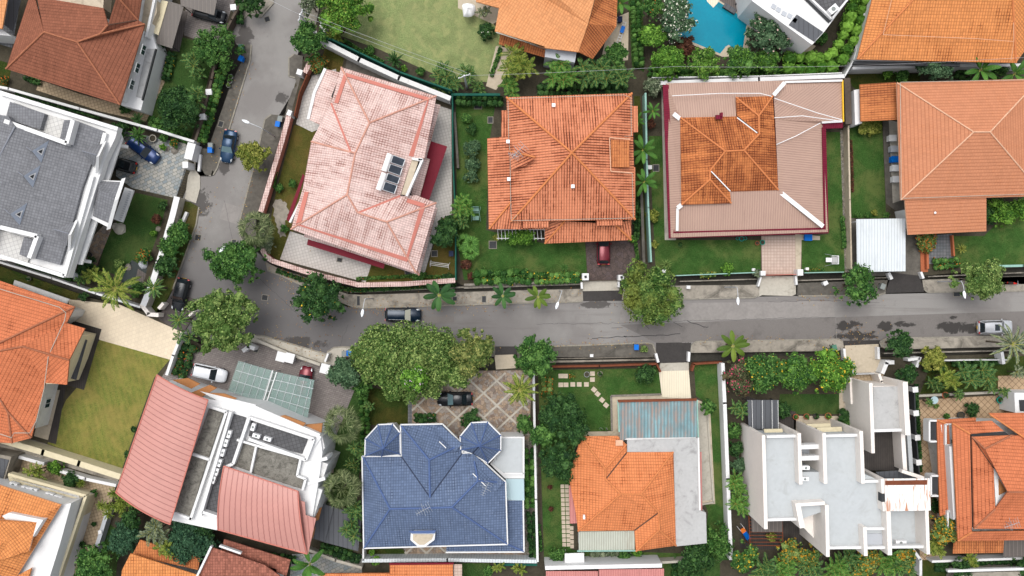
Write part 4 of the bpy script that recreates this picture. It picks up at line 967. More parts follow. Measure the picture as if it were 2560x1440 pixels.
# ---- A brown roof
h = Bld(200, 120, 'large brown tiled hip roof house with a white side wall and beige roof terrace')
h.roof('a:15,172,6.2 b:300,262,6.2 c:362,60,6.2 d:110,80,8.6 e:193,105,8.6 f:250,85,8.4 g:270,62,8.4 h:80,-30,6.2 i:292,-10,8.4 j:345,50,6.2 k:362,-60,6.2 l:258,20,7.2 m:92,-8,7.2 n:100,-80,6.6 o:290,-60,8.4', 'abed adh bcfe defglm gjcf gij iokj', 't_brown', 'ridgebrown', wins=False)
h.block('92,-60 262,-60 258,20 93,-6', 6.9, 5, 'beige', 'roof_terrace')
h.block('362,55 300,262 352,276 392,120 380,85', 3.3, .1, 'white', 'side_wing'); h.slab('366,122 390,122 356,246 340,242', 3.38, .07, 'greystain', 'flat_roof'); h.bars('389,122>355,250', 3.5, .18, .3, 'dark', 'gutter')
h.block('350,-60 395,-60 392,30 368,90 345,50', 3.9, .1, 'beige', 'wall'); h.bars('398,-60>365,92', 4.4, .3, 4.3, 'white')
for y in (125, 170, 212):
    q = P(358 - (y - 125) * .33, y, 5.0); h.window(q, Vector((.96, -.28, 0)), 1.3, 1.1)
cp = Bld(440, 60, 'dark ribbed metal carport roofs beside the brown house with a car below', 'carport', 'carport')
cp.slab('418,2 460,14 430,121 390,108', 2.9, .08, 's_dark', 'roof'); cp.slab('446,-60 550,-40 535,38 452,14', 3.1, .08, 's_dark', 'roof')
for x, y in ((428, 115), (394, 104), (530, 30), (458, 16)): b = MB(); q = P(x, y, 2.8); b.tube([(q.x, q.y, .1), q], .06, 6); cp.part(b, 'post', 'dark')
cp.slab('404,0 420,4 396,88 378,80', 3.0, .06, 'creamwall', 'side_roof')
# far-left strip house
h = Bld(5, 40, 'orange tiled house edge with a dark glazed awning in the top corner')
h.slab('-80,-60 28,-60 5,72 -80,60', 5.6, .2, 't_light', 'roof'); h.slab('30,-50 52,2 32,78 10,62', 3.2, .08, 's_char', 'awning'); h.block('-80,60 5,74 28,90 -80,80', 4, .1, 'white', 'wall')
# ---- B white mansion, grey slates
h = Bld(130, 450, 'white mansion with grey slate roof, triangular dormers and a gabled portico')
h.slab('-200,170 0,226 296,318 288,345 262,400 170,694 0,645 -200,590', 7.0, 1.1, 'white', 'roof_slab'); h.block('-200,186 5,242 236,313 108,678 0,636 -200,585', 5.9, .1, 'white', 'wall')
pl = plane3((38, 317, 9.2), (-2, 470, 9.2), (215, 520, 7.3))
def onpoly(b_, pl_, s, mat, name, dz=0.0, th=.12, skirt=None):
    top = [onp(pl_, q[0], q[1], dz) for q in pts(s)]; b = MB(); ar = sum(top[k].x * top[(k + 1) % len(top)].y - top[(k + 1) % len(top)].x * top[k].y for k in range(len(top)))
    if ar < 0: top = top[::-1]
    b.poly(top); n = len(top); bot = [Vector((q.x, q.y, skirt)) if skirt is not None else q - Vector((0, 0, th)) for q in top]
    for k in range(n): b.poly([bot[k], bot[(k + 1) % n], top[(k + 1) % n], top[k]])
    if skirt is None: b.poly(bot[::-1])
    return b.build(name, M[mat] if isinstance(mat, str) else mat, b_.r)
onpoly(h, pl, '38,317 168,360 182,298 260,328 246,362 222,425 205,470 185,545 172,590 150,662 72,642 92,588 -60,548 -40,470', 't_slate', 'roof', skirt=6.9)
pl2 = plane3((38, 317, 9.2), (-2, 470, 9.2), (-120, 400, 7.6))
onpoly(h, pl2, '38,317 -40,618 -200,500 -120,270 20,290', 't_slate', 'roof', skirt=6.9); h.tubes('38,317>-42,470', 9.22, .12, 'ridgegrey', 'ridge_tiles')
h.slab('25,254 112,284 100,324 14,296', 8.0, .9, 't_slate', 'roof'); h.slab('30,254 112,284 165,300 152,350 100,325 112,286', 7.3, .25, 'p_fine', 'roof_terrace'); h.slab('0,576 85,600 68,660 -60,640 -60,570', 7.3, .25, 'p_fine', 'roof_terrace'); h.slab('60,592 86,600 70,645 48,636', 7.9, .5, 't_slate', 'roof')
h.slab('160,300 182,300 166,352 150,346', 7.7, .4, 't_slate', 'roof')
h.bars('10,302>166,358 0,568>92,590 92,590>72,645 166,358>182,300', 9.0, .5, 1.9, 'white'); h.bars('0,232>294,322 262,332>252,368 230,440>160,690 0,640>160,690', 7.5, .45, .6, 'white')
for k, (x, y) in enumerate(((97, 378), (76, 440), (43, 534))):
    dm = MB(); a_, t_, c_ = onp(pl, x - 30, y - 10, .02), onp(pl, x + 26, y - 27, .05), onp(pl, x + 7, y + 29, .05); tip = onp(pl, x - 1, y + 4, 1.3)
    dm.poly([a_, c_, tip]); dm.poly([a_, tip, t_]); d_ = dm.build('dormer', M['t_slate'], h.r); f = MB(); f.poly([c_, t_, tip]); f.build('dormer_face', M['dormface'], d_)
    f = MB(); o_ = Vector((.06, -.02, .06)); m_ = (c_ + t_) / 2; q = [m_.lerp(c_, .42).lerp(tip, .15), m_.lerp(t_, .42).lerp(tip, .15), m_.lerp(t_, .12).lerp(tip, .62), m_.lerp(c_, .12).lerp(tip, .62)]; f.poly([v + o_ for v in q]); w_ = f.build('dormer_window', M['white'], d_)
    f = MB(); cc = sum(q, Vector()) / 4; f.poly([v.lerp(cc, .45) + o_ * 1.5 for v in q]); f.build('pane', M['dark'], w_)
    rb = MB(); rb.tube([a_, tip], .07, 5); rb.build('ridge_tiles', M['ridgegrey'], d_)
for (x, y) in ((222, 386), (152, 582)):
    dm = MB(); a_, t_, c_, tip = P(x - 17, y - 9, 8.5), P(x + 36, y - 28, 7.6), P(x + 14, y + 34, 7.6), P(x + 20, y + 2, 9.4); dm.poly([a_, c_, tip]); dm.poly([a_, tip, t_]); d_ = dm.build('gable', M['t_slate'], h.r); rb = MB(); rb.tube([a_, tip], .07, 5); rb.build('ridge_tiles', M['ridgegrey'], d_)
    f = MB(); q = [P(x + 44, y - 34, 7.4), P(x + 24, y + 46, 7.4), P(x + 26, y + 4, 9.5)]; i_ = [v - Vector((.35, .1, 0)) for v in q]; f.poly(q[::-1]); f.poly(i_)
    for k in range(3): f.poly([q[k], q[(k + 1) % 3], i_[(k + 1) % 3], i_[k]])
    f.build('gable_wall', M['white'], d_)
h.slab('296,322 306,346 282,420 250,520 240,460 280,340', 5.5, .3, 'white', 'balcony'); h.slab('236,530 250,535 205,662 190,660', 5.5, .3, 'white', 'balcony')
for x, y in ((320, 368), (228, 655)): b = MB(); b.tube([P(x - 22, y - 4, 4), P(x, y, 3.4)], .22, 10); h.part(b, 'column', 'white'); 
h.slab('246,450 304,452 270,568 226,545', 6.2, .4, 'white', 'portico'); b = MB(); r1, r2 = P(250, 478, 7.6), P(290, 490, 7.6)
b.poly([P(246, 452, 6.3), r1, r2, P(300, 455, 6.3)]); b.poly([P(232, 540, 6.3), P(276, 560, 6.3), r2, r1]); b.poly([P(246, 452, 6.3), P(232, 540, 6.3), r1]); h.part(b, 'portico_roof', 't_slate')
b = MB(); q = [P(314, 444, 6.0), P(276, 572, 6.0), P(296, 498, 8.2)]; i_ = [v - Vector((.5, .15, 0)) for v in q]; b.poly(q[::-1]); b.poly(i_)
for k in range(3): b.poly([q[k], q[(k + 1) % 3], i_[(k + 1) % 3], i_[k]])
h.part(b, 'portico_gable', 'white')
h.slab('312,468 334,476 306,556 284,548', 3.4, .3, 'white', 'balcony')
for k in range(14): h.bars(f'{322 - k*1.9:.1f},{478 + k*5.4:.1f}>{328 - k*1.9:.1f},{480 + k*5.4:.1f}', 3.5, .07, .1, 'grey', 'baluster')
h.windows([P(236, 313, 5.9), P(108, 678, 5.9), P(0, 636, 5.9)], 5.9, 3.6, edges=[0])
# ---- C orange left
h = Bld(80, 880, 'flat tiled orange red roof house with a projecting side wing above the cream driveway')
h.roof('a:-200,655,5.2 b:0,702,5.2 c:187,767,5.2 n:-70,890,8.6 m:-200,860,8.6 d:166,808,5.2 e:57,866,7.1 h:113,957,5.2 i:78,1095,5.2 l:-200,1040,5.2 k:30,1108,5.2 q:20,1030,6.2 z:-200,1100,5.2', 'abcnm cden nehiq nqkzl iqk', 't_flatred', 'ridgebrown', ins=1.0)
h.roof('a:57,866,7.15 b:167,808,5.25 c:212,821,5.2 d:173,900,5.25 e:167,962,5.2 f:113,957,5.25', 'abcd adef', 't_flatred', 'ridgebrown', walls=False)
h.tubes('-200,680>0,722>150,768>166,782>163,800>122,890>113,957>112,970>92,1052>76,1082>36,1082>30,1094>0,1084', 5.9, .05, 'conclight', 'cable', .1)
h.block('150,830 190,840 168,905 145,960 110,960', 5.0, .1, 'creamwall', 'side_wing')
h.slab('206,846 218,850 190,950 176,946', 2.4, .1, 's_char', 'glass_canopy'); h.slab('36,700 174,748 166,760 32,715', 3.2, .15, 'greystain', 'side_roof')
# ---- D bottom-left
h = Bld(60, 1330, 'orange roofed house with tall white gable wall and cream tiled balcony')
h.roof('a:-200,1150,7 b:0,1213,7 c:153,1262,7 d:30,1460,7 e:20,1560,7 f:-200,1560,7 g:-60,1400,9.2 ', 'abcg cdg afg', 't_q', 'ridgepale', walls=False, ridges=False)
h.block('153,1262 178,1258 150,1360 125,1440 100,1560 -200,1560 -200,1160 0,1222', 6.2, .1, 'white', 'wall'); h.slab('22,1282 108,1300 80,1345 60,1345 5,1290', 8.2, 1.2, 'white', 'gable_wall')
h.roof('a:-60,1300,9 b:12,1300,9 c:92,1306,8.2 d:72,1378,8.2 e:-60,1420,8.4', 'abcde', 't_q', 'ridgepale', walls=False); h.slab('42,1440 78,1420 60,1480 30,1480', 6.9, .3, 't_q', 'roof')
h.slab('20,1190 215,1245 130,1470 118,1466 192,1262 26,1215', 3.2, 3.0, 'creamwall', 'balcony'); h.slab('28,1196 196,1245 190,1258 180,1260 130,1440 146,1440 204,1258 196,1238', 3.3, .1, 'p_fine', 'balcony_floor'); h.bars('20,1186>214,1240 214,1240>140,1460', 4.0, .35, .9, 'creamwall')
for x, y in ((155, 1288), (135, 1346), (92, 1364), (118, 1390)): q = P(x, y, 4.6); h.window(q, Vector((.93, -.33, 0)), 1.2, 1.0)
for k, (x, y) in enumerate(((32, 1212), (62, 1222), (82, 1226), (122, 1238), (144, 1245))): ac(h, x, y, 3.4, -17, 1.0, .5)
h = Bld(0, 1160, 'dark flat roofed outbuilding at the photo edge beside the cream wall', 'outbuilding', 'outbuilding'); h.block('-100,1115 28,1142 8,1212 -100,1190', 3, .1, 'conc'); h.slab('-100,1125 22,1150 4,1205 -100,1180', 3.1, .08, 's_char', 'roof')
# ---- E modern coral roofs
h = Bld(560, 1150, 'white modern house with two curved coral metal roofs and terraces between')
h.block('520,998 640,1015 800,1085 806,1130 800,1180 780,1300 540,1325 425,1300 300,1225 395,960', 7.6, .1, 'white', 'wall')
def curved(b_, A, B_, C, D, bul, m=12):
    "seams run A->B (and D->C); the sheet arches along them; seams are spaced from A towards D"
    A, B_, C, D = [P(*pts(q)[0]) for q in (A, B_, C, D)]; rows = []
    for i in range(m + 1):
        t = i / m; up = Vector((0, 0, bul * (4 * t * (1 - t)))); rows.append([A.lerp(B_, t) + up, D.lerp(C, t) + up])
    b = MB(); L = (D - A).length; Wd = (B_ - A).length; dn = Vector((0, 0, .18))
    for i in range(m):
        a, c, d, e_ = rows[i][0], rows[i + 1][0], rows[i + 1][1], rows[i][1]
        q = [a, c, d, e_]; uv = [(0, i), (0, i + 1), (L, i + 1), (L, i)]
        if (c - a).cross(d - a).z < 0: q = q[::-1]; uv = uv[::-1]
        b.poly(q, 0, uv); b.poly([v - dn for v in q[::-1]], 1)
        b.poly([a - dn, c - dn, c, a], 1); b.poly([e_ - dn, d - dn, d, e_], 1)
    for r_ in (rows[0], rows[-1]): b.poly([r_[0] - dn, r_[1] - dn, r_[1], r_[0]], 1)
    o = b.build('curved_roof', [M['s_coral'], M['salmon']], b_.r)
    for path in ([r_[0] for r_ in rows], [r_[1] for r_ in rows], rows[0], rows[-1]): tb = MB(); tb.tube([v + Vector((0, 0, .03)) for v in path], .08, 6); tb.build('edge_trim', M['salmon'], o)
curved(h, '393,937,9.0', '520,1000,9.8', '425,1311,9.8', '290,1231,9.0', .7)
curved(h, '560,1165,9.0', '545,1324,7.8', '768,1385,7.8', '745,1228,9.0', .7)
h.slab('735,1226,8.9 747,1229,8.9 752,1252,8.8 762,1256,8.7 764,1288,8.5 790,1296,8.4 770,1385,7.8 735,1376,7.9', 0, .2, 's_coral', 'roof')
h.slab('522,1022 558,1034 520,1148 482,1135', 7.9, .2, 'roofconc', 'flat_roof'); h.slab('480,1138 518,1150 474,1294 436,1280', 7.9, .2, 'roofconc', 'flat_roof'); h.bars('520,1016>566,1030 566,1030>475,1300 481,1136>524,1150 438,1284>478,1298', 8.3, .3, .7, 'white')
h.slab('582,1034 616,1044 580,1160 543,1290 508,1280', 7.7, .2, 'p_darktile', 'roof_terrace'); h.bars('576,1030>500,1290 622,1044>582,1160 582,1160>560,1170', 8.6, .35, 1.0, 'white'); h.bars('542,1292>505,1280', 8.6, .3, 1, 'white')
for k, (x, y) in enumerate(((572, 1086), (564, 1108), (556, 1132), (548, 1158), (541, 1180), (533, 1200))): ac(h, x, y, 7.7, 73, .9, .4)
h.slab('628,1052 770,1098 755,1135 690,1118 622,1090', 7.7, .2, 'p_darktile', 'roof_terrace'); h.bars('622,1044>784,1098 784,1098>764,1150 764,1150>622,1098', 8.4, .35, .8, 'white'); ac(h, 632, 1068, 7.7, 73); ac(h, 640, 1090, 7.7, -17); ac(h, 668, 1098, 7.7, -17)
h.slab('596,1104 642,1120 630,1180 582,1164', 7.8, .3, 'roofconc', 'flat_roof'); h.slab('644,1120 746,1148 738,1188 758,1200 752,1222 628,1182', 7.8, .3, 'roofconc', 'flat_roof'); h.bars('592,1100>752,1146 752,1146>742,1190 742,1190>764,1198 764,1198>756,1226 640,1116>626,1182', 8.3, .25, .6, 'white')
h.block('752,1100 806,1090 812,1120 790,1150 820,1160 806,1200 782,1215 806,1225 786,1290 745,1228', 7.2, .1, 'white2', 'wing'); h.bars('762,1160>818,1146 768,1210>812,1196 786,1112>800,1090', 7.8, .4, 3, 'white')
for q in ('700,1040 712,1038 764,1058 758,1066', '470,985 524,962 542,970 502,994', '520,982 560,984 592,996 556,1012', '430,950 470,945 500,960 478,972'): h.slab(q, 7.4, .25, 'woodlight', 'timber_louvre')
h.slab('762,1062 806,1058 802,1090 782,1112', 6.8, .3, 'woodlight', 'timber_louvre'); h.slab('782,1282 804,1268 796,1300 780,1306', 5.5, .3, 'woodlight', 'timber_louvre'); h.slab('775,1338 788,1318 782,1345 772,1355', 5.0, .3, 'woodlight', 'timber_louvre'); h.bars('478,1294>540,1312', 6.5, .5, .4, 'woodlight', 'timber_louvre')
h.slab('500,978 640,1012 636,1030 560,1010', 7.5, .3, 'white', 'ledge')
gc = Bld(680, 970, 'green glass carport canopy on white steel beams beside the modern house', 'carport', 'glass_carport')
gc.slab('596,902 686,928 661,1009 570,978', 2.9, .03, 'gglass', 'glass_panel'); gc.slab('688,929 786,950 768,1050 663,1010', 2.9, .03, 'gglass', 'glass_panel')
gc.bars('682,926>656,1010 692,930>664,1012', 3.05, .12, .14, 'white', 'beam'); gc.bars('590,926>684,952 582,950>676,980 688,950>784,972 680,972>776,996 672,992>772,1022', 3.0, .05, .08, 'galv', 'beam')
for i in range(5): gc.bars(f'{612 + i*17},{906 + i*5}>{586 + i*17},{984 + i*5} {710 + i*17},{935 + i*4}>{682 + i*18},{1016 + i*8}', 2.99, .035, .05, 'galv', 'glazing_bar')
for x, y in ((600, 908), (574, 974), (782, 954), (766, 1044), (684, 930), (658, 1008)): b = MB(); q = P(x, y, 2.85); b.tube([(q.x, q.y, .1), q], .05, 6); gc.part(b, 'post', 'galv')
for x, y, l in ((702, 892, 'white square gate pillar cap at the modern house entrance, beside its twin'), (724, 895, 'white gate pillar beside the tall timber gate post of the modern house'), (812, 922, 'white gate pillar at the corner beside the dark bushy tree')):
    q = P(x, y, 1.9); o = empty('gate_pillar', (q.x, q.y, .1), l, 'gate pillar'); b = MB(); b.box((q.x, q.y, .95), (.8, .9, 1.7), R(-15)); b.build('shaft', M['white'], o); b = MB(); b.box((q.x, q.y, 1.87), (1.15, 1.25, .14), R(-15)); b.build('cap', M['white'], o)
sh = Bld(840, 1320, 'charcoal metal lean-to roof between the coral roof and the blue roof house', 'shed', 'shed'); sh.slab('802,1258 835,1268 812,1356 780,1345', 3.2, .12, 's_char', 'roof'); sh.slab('836,1268 905,1290 895,1378 812,1356', 3.0, .12, 's_char', 'roof'); sh.walls(inset(WP('802,1258 905,1290 895,1378 780,1345', 2.8), .5), 2.7, 'conc', False)
# ---- F blue roof
h = Bld(1100, 1230, 'blue tiled hip roof house with white gutters and two octagonal turrets')
h.roof('a:907,1141,5.4 b:1003,1140,5.4 c:1075,1243,7.6 d:1003,1064,5.4 e:1073,1150,7.6 f:1105,1062,5.4 g:1154,1110,5.4 i:1155,1134,5.4 j:1182,1132,5.4 k:1262,1206,5.4 l:1267,1359,5.4 m:911,1369,5.4 n:975,1272,8.0 o:1130,1268,8.0 p:1195,1202,7.0 q:1075,1270,8.0', 'abcqn dbce dfge geci cijpoq jkp klop mloqn amn', 't_blue', 'ridgeblue', fascia='white')
h.slab('1086,1074 1103,1064 1155,1110 1138,1130', 6.0, .3, 't_blue', 'roof'); h.slab('1164,1152 1182,1134 1260,1206 1238,1230', 6.0, .3, 't_blue', 'roof'); h.bars('1098,1104>1115,1120 1182,1184>1214,1215', 6.9, .1, .1, 'white', 'flashing')
for ax, ay, oc, L_ in ((958, 1121, '913,1097 945,1062 982,1060 1000,1082 1001,1136 954,1141 912,1140', 0), (1199, 1115, '1152,1125 1150,1091 1178,1057 1219,1055 1252,1088 1252,1126 1220,1158 1180,1134', 0)):
    q = pts(oc); n = len(q); vs = ' '.join(f'{chr(97+k)}:{v[0]},{v[1]},5.6' for k, v in enumerate(q)) + f' z:{ax},{ay},8.0'; h.roof(vs, ' '.join(chr(97 + k) + chr(97 + (k + 1) % n) + 'z' for k in range(n)), 't_blue', 'ridgeblue', fascia='white', rr=.09, name='turret_roof', wins=False)
    h.bars(' '.join(f'{a[0]},{a[1]}>{c[0]},{c[1]}' for a, c in zip(q, q[1:] + q[:1])), 5.68, .14, .25, 'white', 'gutter')
h.bars('905,1141>1003,1140 1003,1141>1001,1062 1001,1062>1106,1060 1106,1060>1156,1110 1156,1110>1156,1133 1156,1133>1184,1131 1184,1131>1264,1205 1264,1205>1269,1361 1269,1361>909,1371 909,1371>905,1141', 5.5, .15, .28, 'white', 'gutter')
h.block('1252,1092 1309,1092 1309,1196 1262,1196 1225,1160 1252,1128', 3.6, .1, 'white', 'wing'); h.slab('1254,1096 1305,1096 1305,1182 1258,1182 1230,1158 1254,1130', 3.75, .1, 'grey2', 'flat_roof'); h.bars('1309,1092>1309,1196 1262,1184>1309,1184', 4.0, .2, .5, 'white')
h.slab('1264,1197 1310,1197 1311,1251 1266,1251', 3.5, .06, 'cyanglass', 'glass_roof'); h.roof('a:1268,1251,3.8 b:1306,1251,3.4 c:1309,1378,3.4 d:1116,1380,3.4 e:1116,1364,3.8 f:1268,1360,3.8', 'abcf cdef', 't_blue', 'ridgeblue', walls=False, fascia='white'); h.bars('1308,1251>1310,1380 1310,1380>1114,1381', 3.5, .18, .2, 'white', 'gutter')
h.block('1116,1362 1268,1356 1266,1250 1300,1250 1300,1370 1120,1372', 3.1, .1, 'white2')
h.block('1027,1334 1036,1328 1080,1328 1088,1334 1086,1350 1062,1368 1046,1368 1026,1350', 7.0, 5.0, 'white', 'dormer'); h.slab('1032,1336 1084,1336 1080,1348 1060,1362 1048,1362 1032,1350', 7.08, .1, 'beige', 'dormer_roof'); h.slab('1022,1328 1090,1326 1086,1334 1030,1334', 7.2, .15, 'ridgeblue', 'dormer_ridge')
antenna(h, 1058, 1276, 9.4, 28, 1.8); antenna(h, 1214, 1222, 8.4, 65, 1.7)
# ---- G orange with rusty metal
h = Bld(1570, 1240, 'orange tiled single storey house wrapped by a grey concrete roof and rusty blue metal roof')
h.roof('a:1452,1091,3.5 b:1545,1090,3.5 c:1566,1111,3.5 d:1567,1131,3.5 e:1683,1130,3.5 f:1690,1364,3.5 g:1590,1378,3.5 i:1586,1326,3.5 j:1445,1328,3.5 k:1440,1285,3.5 l:1422,1195,3.5 m:1513,1172,4.9 n:1514,1198,4.9 o:1552,1235,5.6 p:1603,1235,5.6 q:1647,1281,5.0 r:1648,1325,5.0', 'abcm cdnm depon efrqp fgr giqr ijopq jklamno', 't_orange', 'ridgeor')
h.slab('1547,1003 1742,1000 1746,1093 1566,1095 1550,1110', 3.7, .1, 's_blue', 'metal_roof'); h.bars('1545,1003>1742,999', 3.95, .3, .3, 'rust', 'gutter'); h.bars('1743,1000>1746,1093 1545,1003>1548,1080', 3.9, .14, .25, 'palegreen', 'gutter')
h.block('1556,1018 1735,1018 1740,1095 1556,1100', 3.5, .1, 'white2')
h.block('1568,1096 1745,1094 1750,1276 1765,1282 1767,1358 1690,1366 1684,1130 1568,1130', 3.4, .1, 'greystain', 'concrete_roof'); h.bars('1746,1094>1750,1276', 3.6, .2, .3, 'white', 'ledge'); h.bars('1752,1130>1754,1276', 3.0, .2, .1, 's_pink', 'ledge')
h.slab('1447,1329 1587,1327 1587,1374 1447,1378', 3.2, .1, 's_green', 'metal_roof'); h.block('1450,1332 1584,1330 1584,1370 1450,1372', 3.05, .1, 'white2'); h.slab('1422,1214 1440,1213 1443,1308 1425,1309', 2.8, .08, 's_pink', 'awning')
h.bars('1443,1378>1590,1377', 3.3, .16, .16, 'palegreen', 'gutter'); b = MB(); q = P(1460, 1292, 4.3); b.box(q, (.25, .5, .4)); h.part(b, 'vent', 'whiteplastic')
b = MB(); q = P(1548, 1107, 3.9); b.box(q, (.9, .7, .2)); h.part(b, 'patched_tiles', 'ridgepale')
cn = Bld(1435, 1398, 'small white sheet canopy over the corner of the back garden wall', 'canopy', 'canopy'); cn.slab('1412,1384 1460,1382 1461,1413 1412,1415', 2.4, .08, 'white', 'roof')
for x, y in ((1416, 1388), (1456, 1387), (1457, 1409), (1416, 1411)): b = MB(); q = P(x, y, 2.3); b.tube([(q.x, q.y, .1), q], .05, 6); cn.part(b, 'post', 'white')
# ---- I white modern
h = Bld(2070, 1200, 'white modernist flat roof house with tall parallel fin walls and a rust stained canopy')
Ht = 9.0
def fin(x0, y0, x1, y1, w_=.42, z0=.1, ht=Ht): h.bars(f'{x0},{y0}>{x1},{y1}', ht, w_, 0, 'cream', 'fin_wall', drop=z0)
h.block('1915,1094 1990,1092 2000,1180 2060,1180 2062,1092 2146,1090 2160,1185 2210,1205 2212,1370 2070,1372 2068,1275 1996,1300 1915,1300', 7.6, .1, 'grey2', 'wall')
fin(1909, 1088, 1915, 1323); fin(1998, 1083, 2002, 1211); fin(2060, 1083, 2064, 1209); fin(2153, 1078, 2158, 1209); fin(2067, 1263, 2070, 1392); fin(1994, 1258, 2006, 1320, .6); fin(2162, 1318, 2165, 1390); fin(2221, 1275, 2225, 1388, .5); fin(2317, 1275, 2321, 1386, .4); fin(2177, 958, 2183, 1133, .42, .1, 7.6); fin(2263, 955, 2270, 1088, .6, .1, 7.6); fin(2257, 1082, 2263, 1176, .5, .1, 5.5); fin(2207, 1197, 2213, 1278, .5)
h.bars('1917,1092>1992,1090 2064,1090>2152,1088 1915,1300>1996,1298 2070,1370>2162,1369 2166,1370>2222,1369 2227,1368>2316,1367 2160,1204>2208,1203 2000,1258>2062,1258 2164,1322>2222,1322', 8.3, .32, .8, 'white', 'parapet')
h.bars('2002,1118>2062,1116 2002,1146>2062,1144', 7.7, .55, 1.2, 'white', 'beam'); h.bars('2000,1262>2062,1258', 8.9, .4, 3, 'cream', 'parapet')
h.slab('2004,1124 2060,1122 2060,1136 2004,1138', 4.5, .1, 'grey', 'floor'); h.slab('2166,1334 2206,1334 2206,1362 2166,1362', 7.7, .1, 'grey', 'floor')
h.block('2004,1265 2066,1262 2068,1380 2010,1320', 5.0, .1, 'cream', 'wall'); h.slab('2226,1276 2316,1276 2316,1366 2226,1366', 6.4, .2, 'grey2', 'flat_roof'); h.block('2228,1280 2312,1280 2312,1362 2228,1362', 6.1, .1, 'cream'); ac(h, 2253, 1357, 6.5, 0, 1.3, .5); ac(h, 2015, 1170, 7.6, 0); ac(h, 2013, 1198, 7.6, 0)
h.slab('2212,1197 2324,1196 2327,1276 2214,1278', 9.2, .12, 'rustwhite', 'canopy'); h.slab('2214,1202 2318,1200 2318,1212 2214,1213', 9.27, .05, 'rust', 'canopy_gutter')
h.slab('2183,968 2246,966 2250,1074 2185,1076', 6.2, .2, 'greystain', 'flat_roof'); h.block('2183,965 2250,965 2256,1070 2186,1076', 5.9, .1, 'cream'); h.bars('2180,1077>2256,1075', 6.7, .35, .5, 'white', 'beam')
h.slab('2160,1080 2250,1078 2250,1176 2160,1176', 3.2, .2, 'deck', 'deck'); h.slab('2190,1180 2250,1176 2290,1195 2200,1196', 6.0, .1, 's_char', 'pergola'); h.bars('2255,1178>2310,1196 2160,1192>2208,1206', 7.5, .4, .8, 'cream', 'parapet')
h.slab('2017,1060 2076,1058 2078,1068 2018,1070', 3.4, .2, 'creamwall', 'sunshade'); h.slab('2042,1069 2104,1067 2106,1079 2044,1081', 4.4, .2, 'creamwall', 'sunshade'); h.slab('1910,1073 1956,1072 1958,1084 1912,1085', 4.4, .2, 'creamwall', 'sunshade')
b = MB(); q = P(2204, 1242, 8.6); b.box(q, (.45, 1.0, .9)); h.part(b, 'roof_hatch', 'dark')
tr = Bld(1905, 1040, 'dark flat pergola with two white rails beside the red flowering shrub', 'pergola', 'pergola'); tr.slab('1868,1000 1946,1000 1946,1072 1872,1072', 3.0, .08, 's_char', 'roof'); tr.bars('1880,1001>1882,1072 1906,1001>1907,1072 1930,1001>1931,1072 1945,1001>1946,1072', 3.08, .05, .08, 'white', 'rail')
for x, y in ((1872, 1004), (1943, 1004), (1943, 1068), (1875, 1068)): b = MB(); q = P(x, y, 2.9); b.tube([(q.x, q.y, .1), q], .06, 6); tr.part(b, 'post', 'dark')
tr = Bld(1920, 1340, 'brown timber pergola of thin slats below the white modernist house', 'pergola', 'pergola')
for k in range(9): tr.bars(f'{1872+k*.2:.1f},{1296+k*8.5:.1f}>{1957+k*.2:.1f},{1296+k*8.5:.1f}', 2.6, .08, .1, 'rust', 'slat')
tr.slab('1878,1293 1956,1293 1956,1330 1880,1330', 2.7, .06, 's_dark', 'roof'); tr.bars('1872,1290>1876,1368 1955,1290>1958,1368', 2.5, .1, .14, 'rust', 'beam')
for x, y in ((1874, 1294), (1876, 1364), (1956, 1294), (1957, 1364)): b = MB(); q = P(x, y, 2.4); b.tube([(q.x, q.y, .1), q], .05, 6); tr.part(b, 'post', 'rust')
# ---- J right orange
h = Bld(2460, 1200, 'orange tiled house with stepped roofs, white framed side windows and a dormer')
h.roof('a:2342,1050,4.0 b:2440,1044,4.0 c:2440,1060,4.5 d:2372,1062,4.5 e:2384,1280,4.5 f:2350,1290,4.0', 'abcd adef', 't_flatred', 'ridgeor', walls=False, name='lower_roof'); h.block('2352,1062 2440,1056 2560,1060 2560,1340 2395,1340', 4.2, .1, 'white2')
h.block('2373,1116 2388,1116 2398,1290 2384,1300', 5.4, 3, 'white', 'wall')
h.roof('a:2381,1058,6 b:2480,1052,6 c:2510,1078,6.6 d:2425,1085,6.8 e:2430,1330,6.8 f:2395,1352,6 g:2850,1320,6.8 i:2850,1348,6', 'abcd adef fegi', 't_flatred', 'ridgeor', wh=5.6, name='middle_roof')
h.slab('2424,1092 2428,1092 2438,1318 2426,1318', 6.5, .2, 'dark', 'roof_gap_shade'); h.slab('2425,1085 2514,1080 2524,1090 2430,1092', 6.5, .2, 'dark', 'roof_gap_shade')  # dark slabs stand in for the shade in the gaps between the roofs
h.roof('a:2430,1092,6.9 b:2530,1088,7.2 c:2462,1122,7.9 d:2520,1230,9.0 e:2850,1230,9.0 f:2435,1322,6.9 g:2850,1325,6.9 i:2850,1100,7.0 j:2484,1170,7.6 k:2488,1272,7.6', 'abc bcdei afkj acj fgedk', 't_flatred', 'ridgebrown', walls=False, name='upper_roof')
h.block('2484,1168 2520,1230 2490,1272', 7.5, 6.4, 'white', 'dormer_wall'); h.slab('2497,1196 2516,1228 2498,1238', 7.6, .1, 'woodlight', 'dormer_window')
h.roof('a:2472,1033,5.5 b:2850,1030,5.5 c:2850,1110,7.8 d:2580,1110,7.8', 'abcd', 't_flatred', 'ridgeor', walls=False, name='north_roof'); b = MB(); b.tube([P(2475, 1036, 5.7), P(2570, 1100, 7.8)], .12, 6); h.part(b, 'ridge_tiles', 'ridgeor')
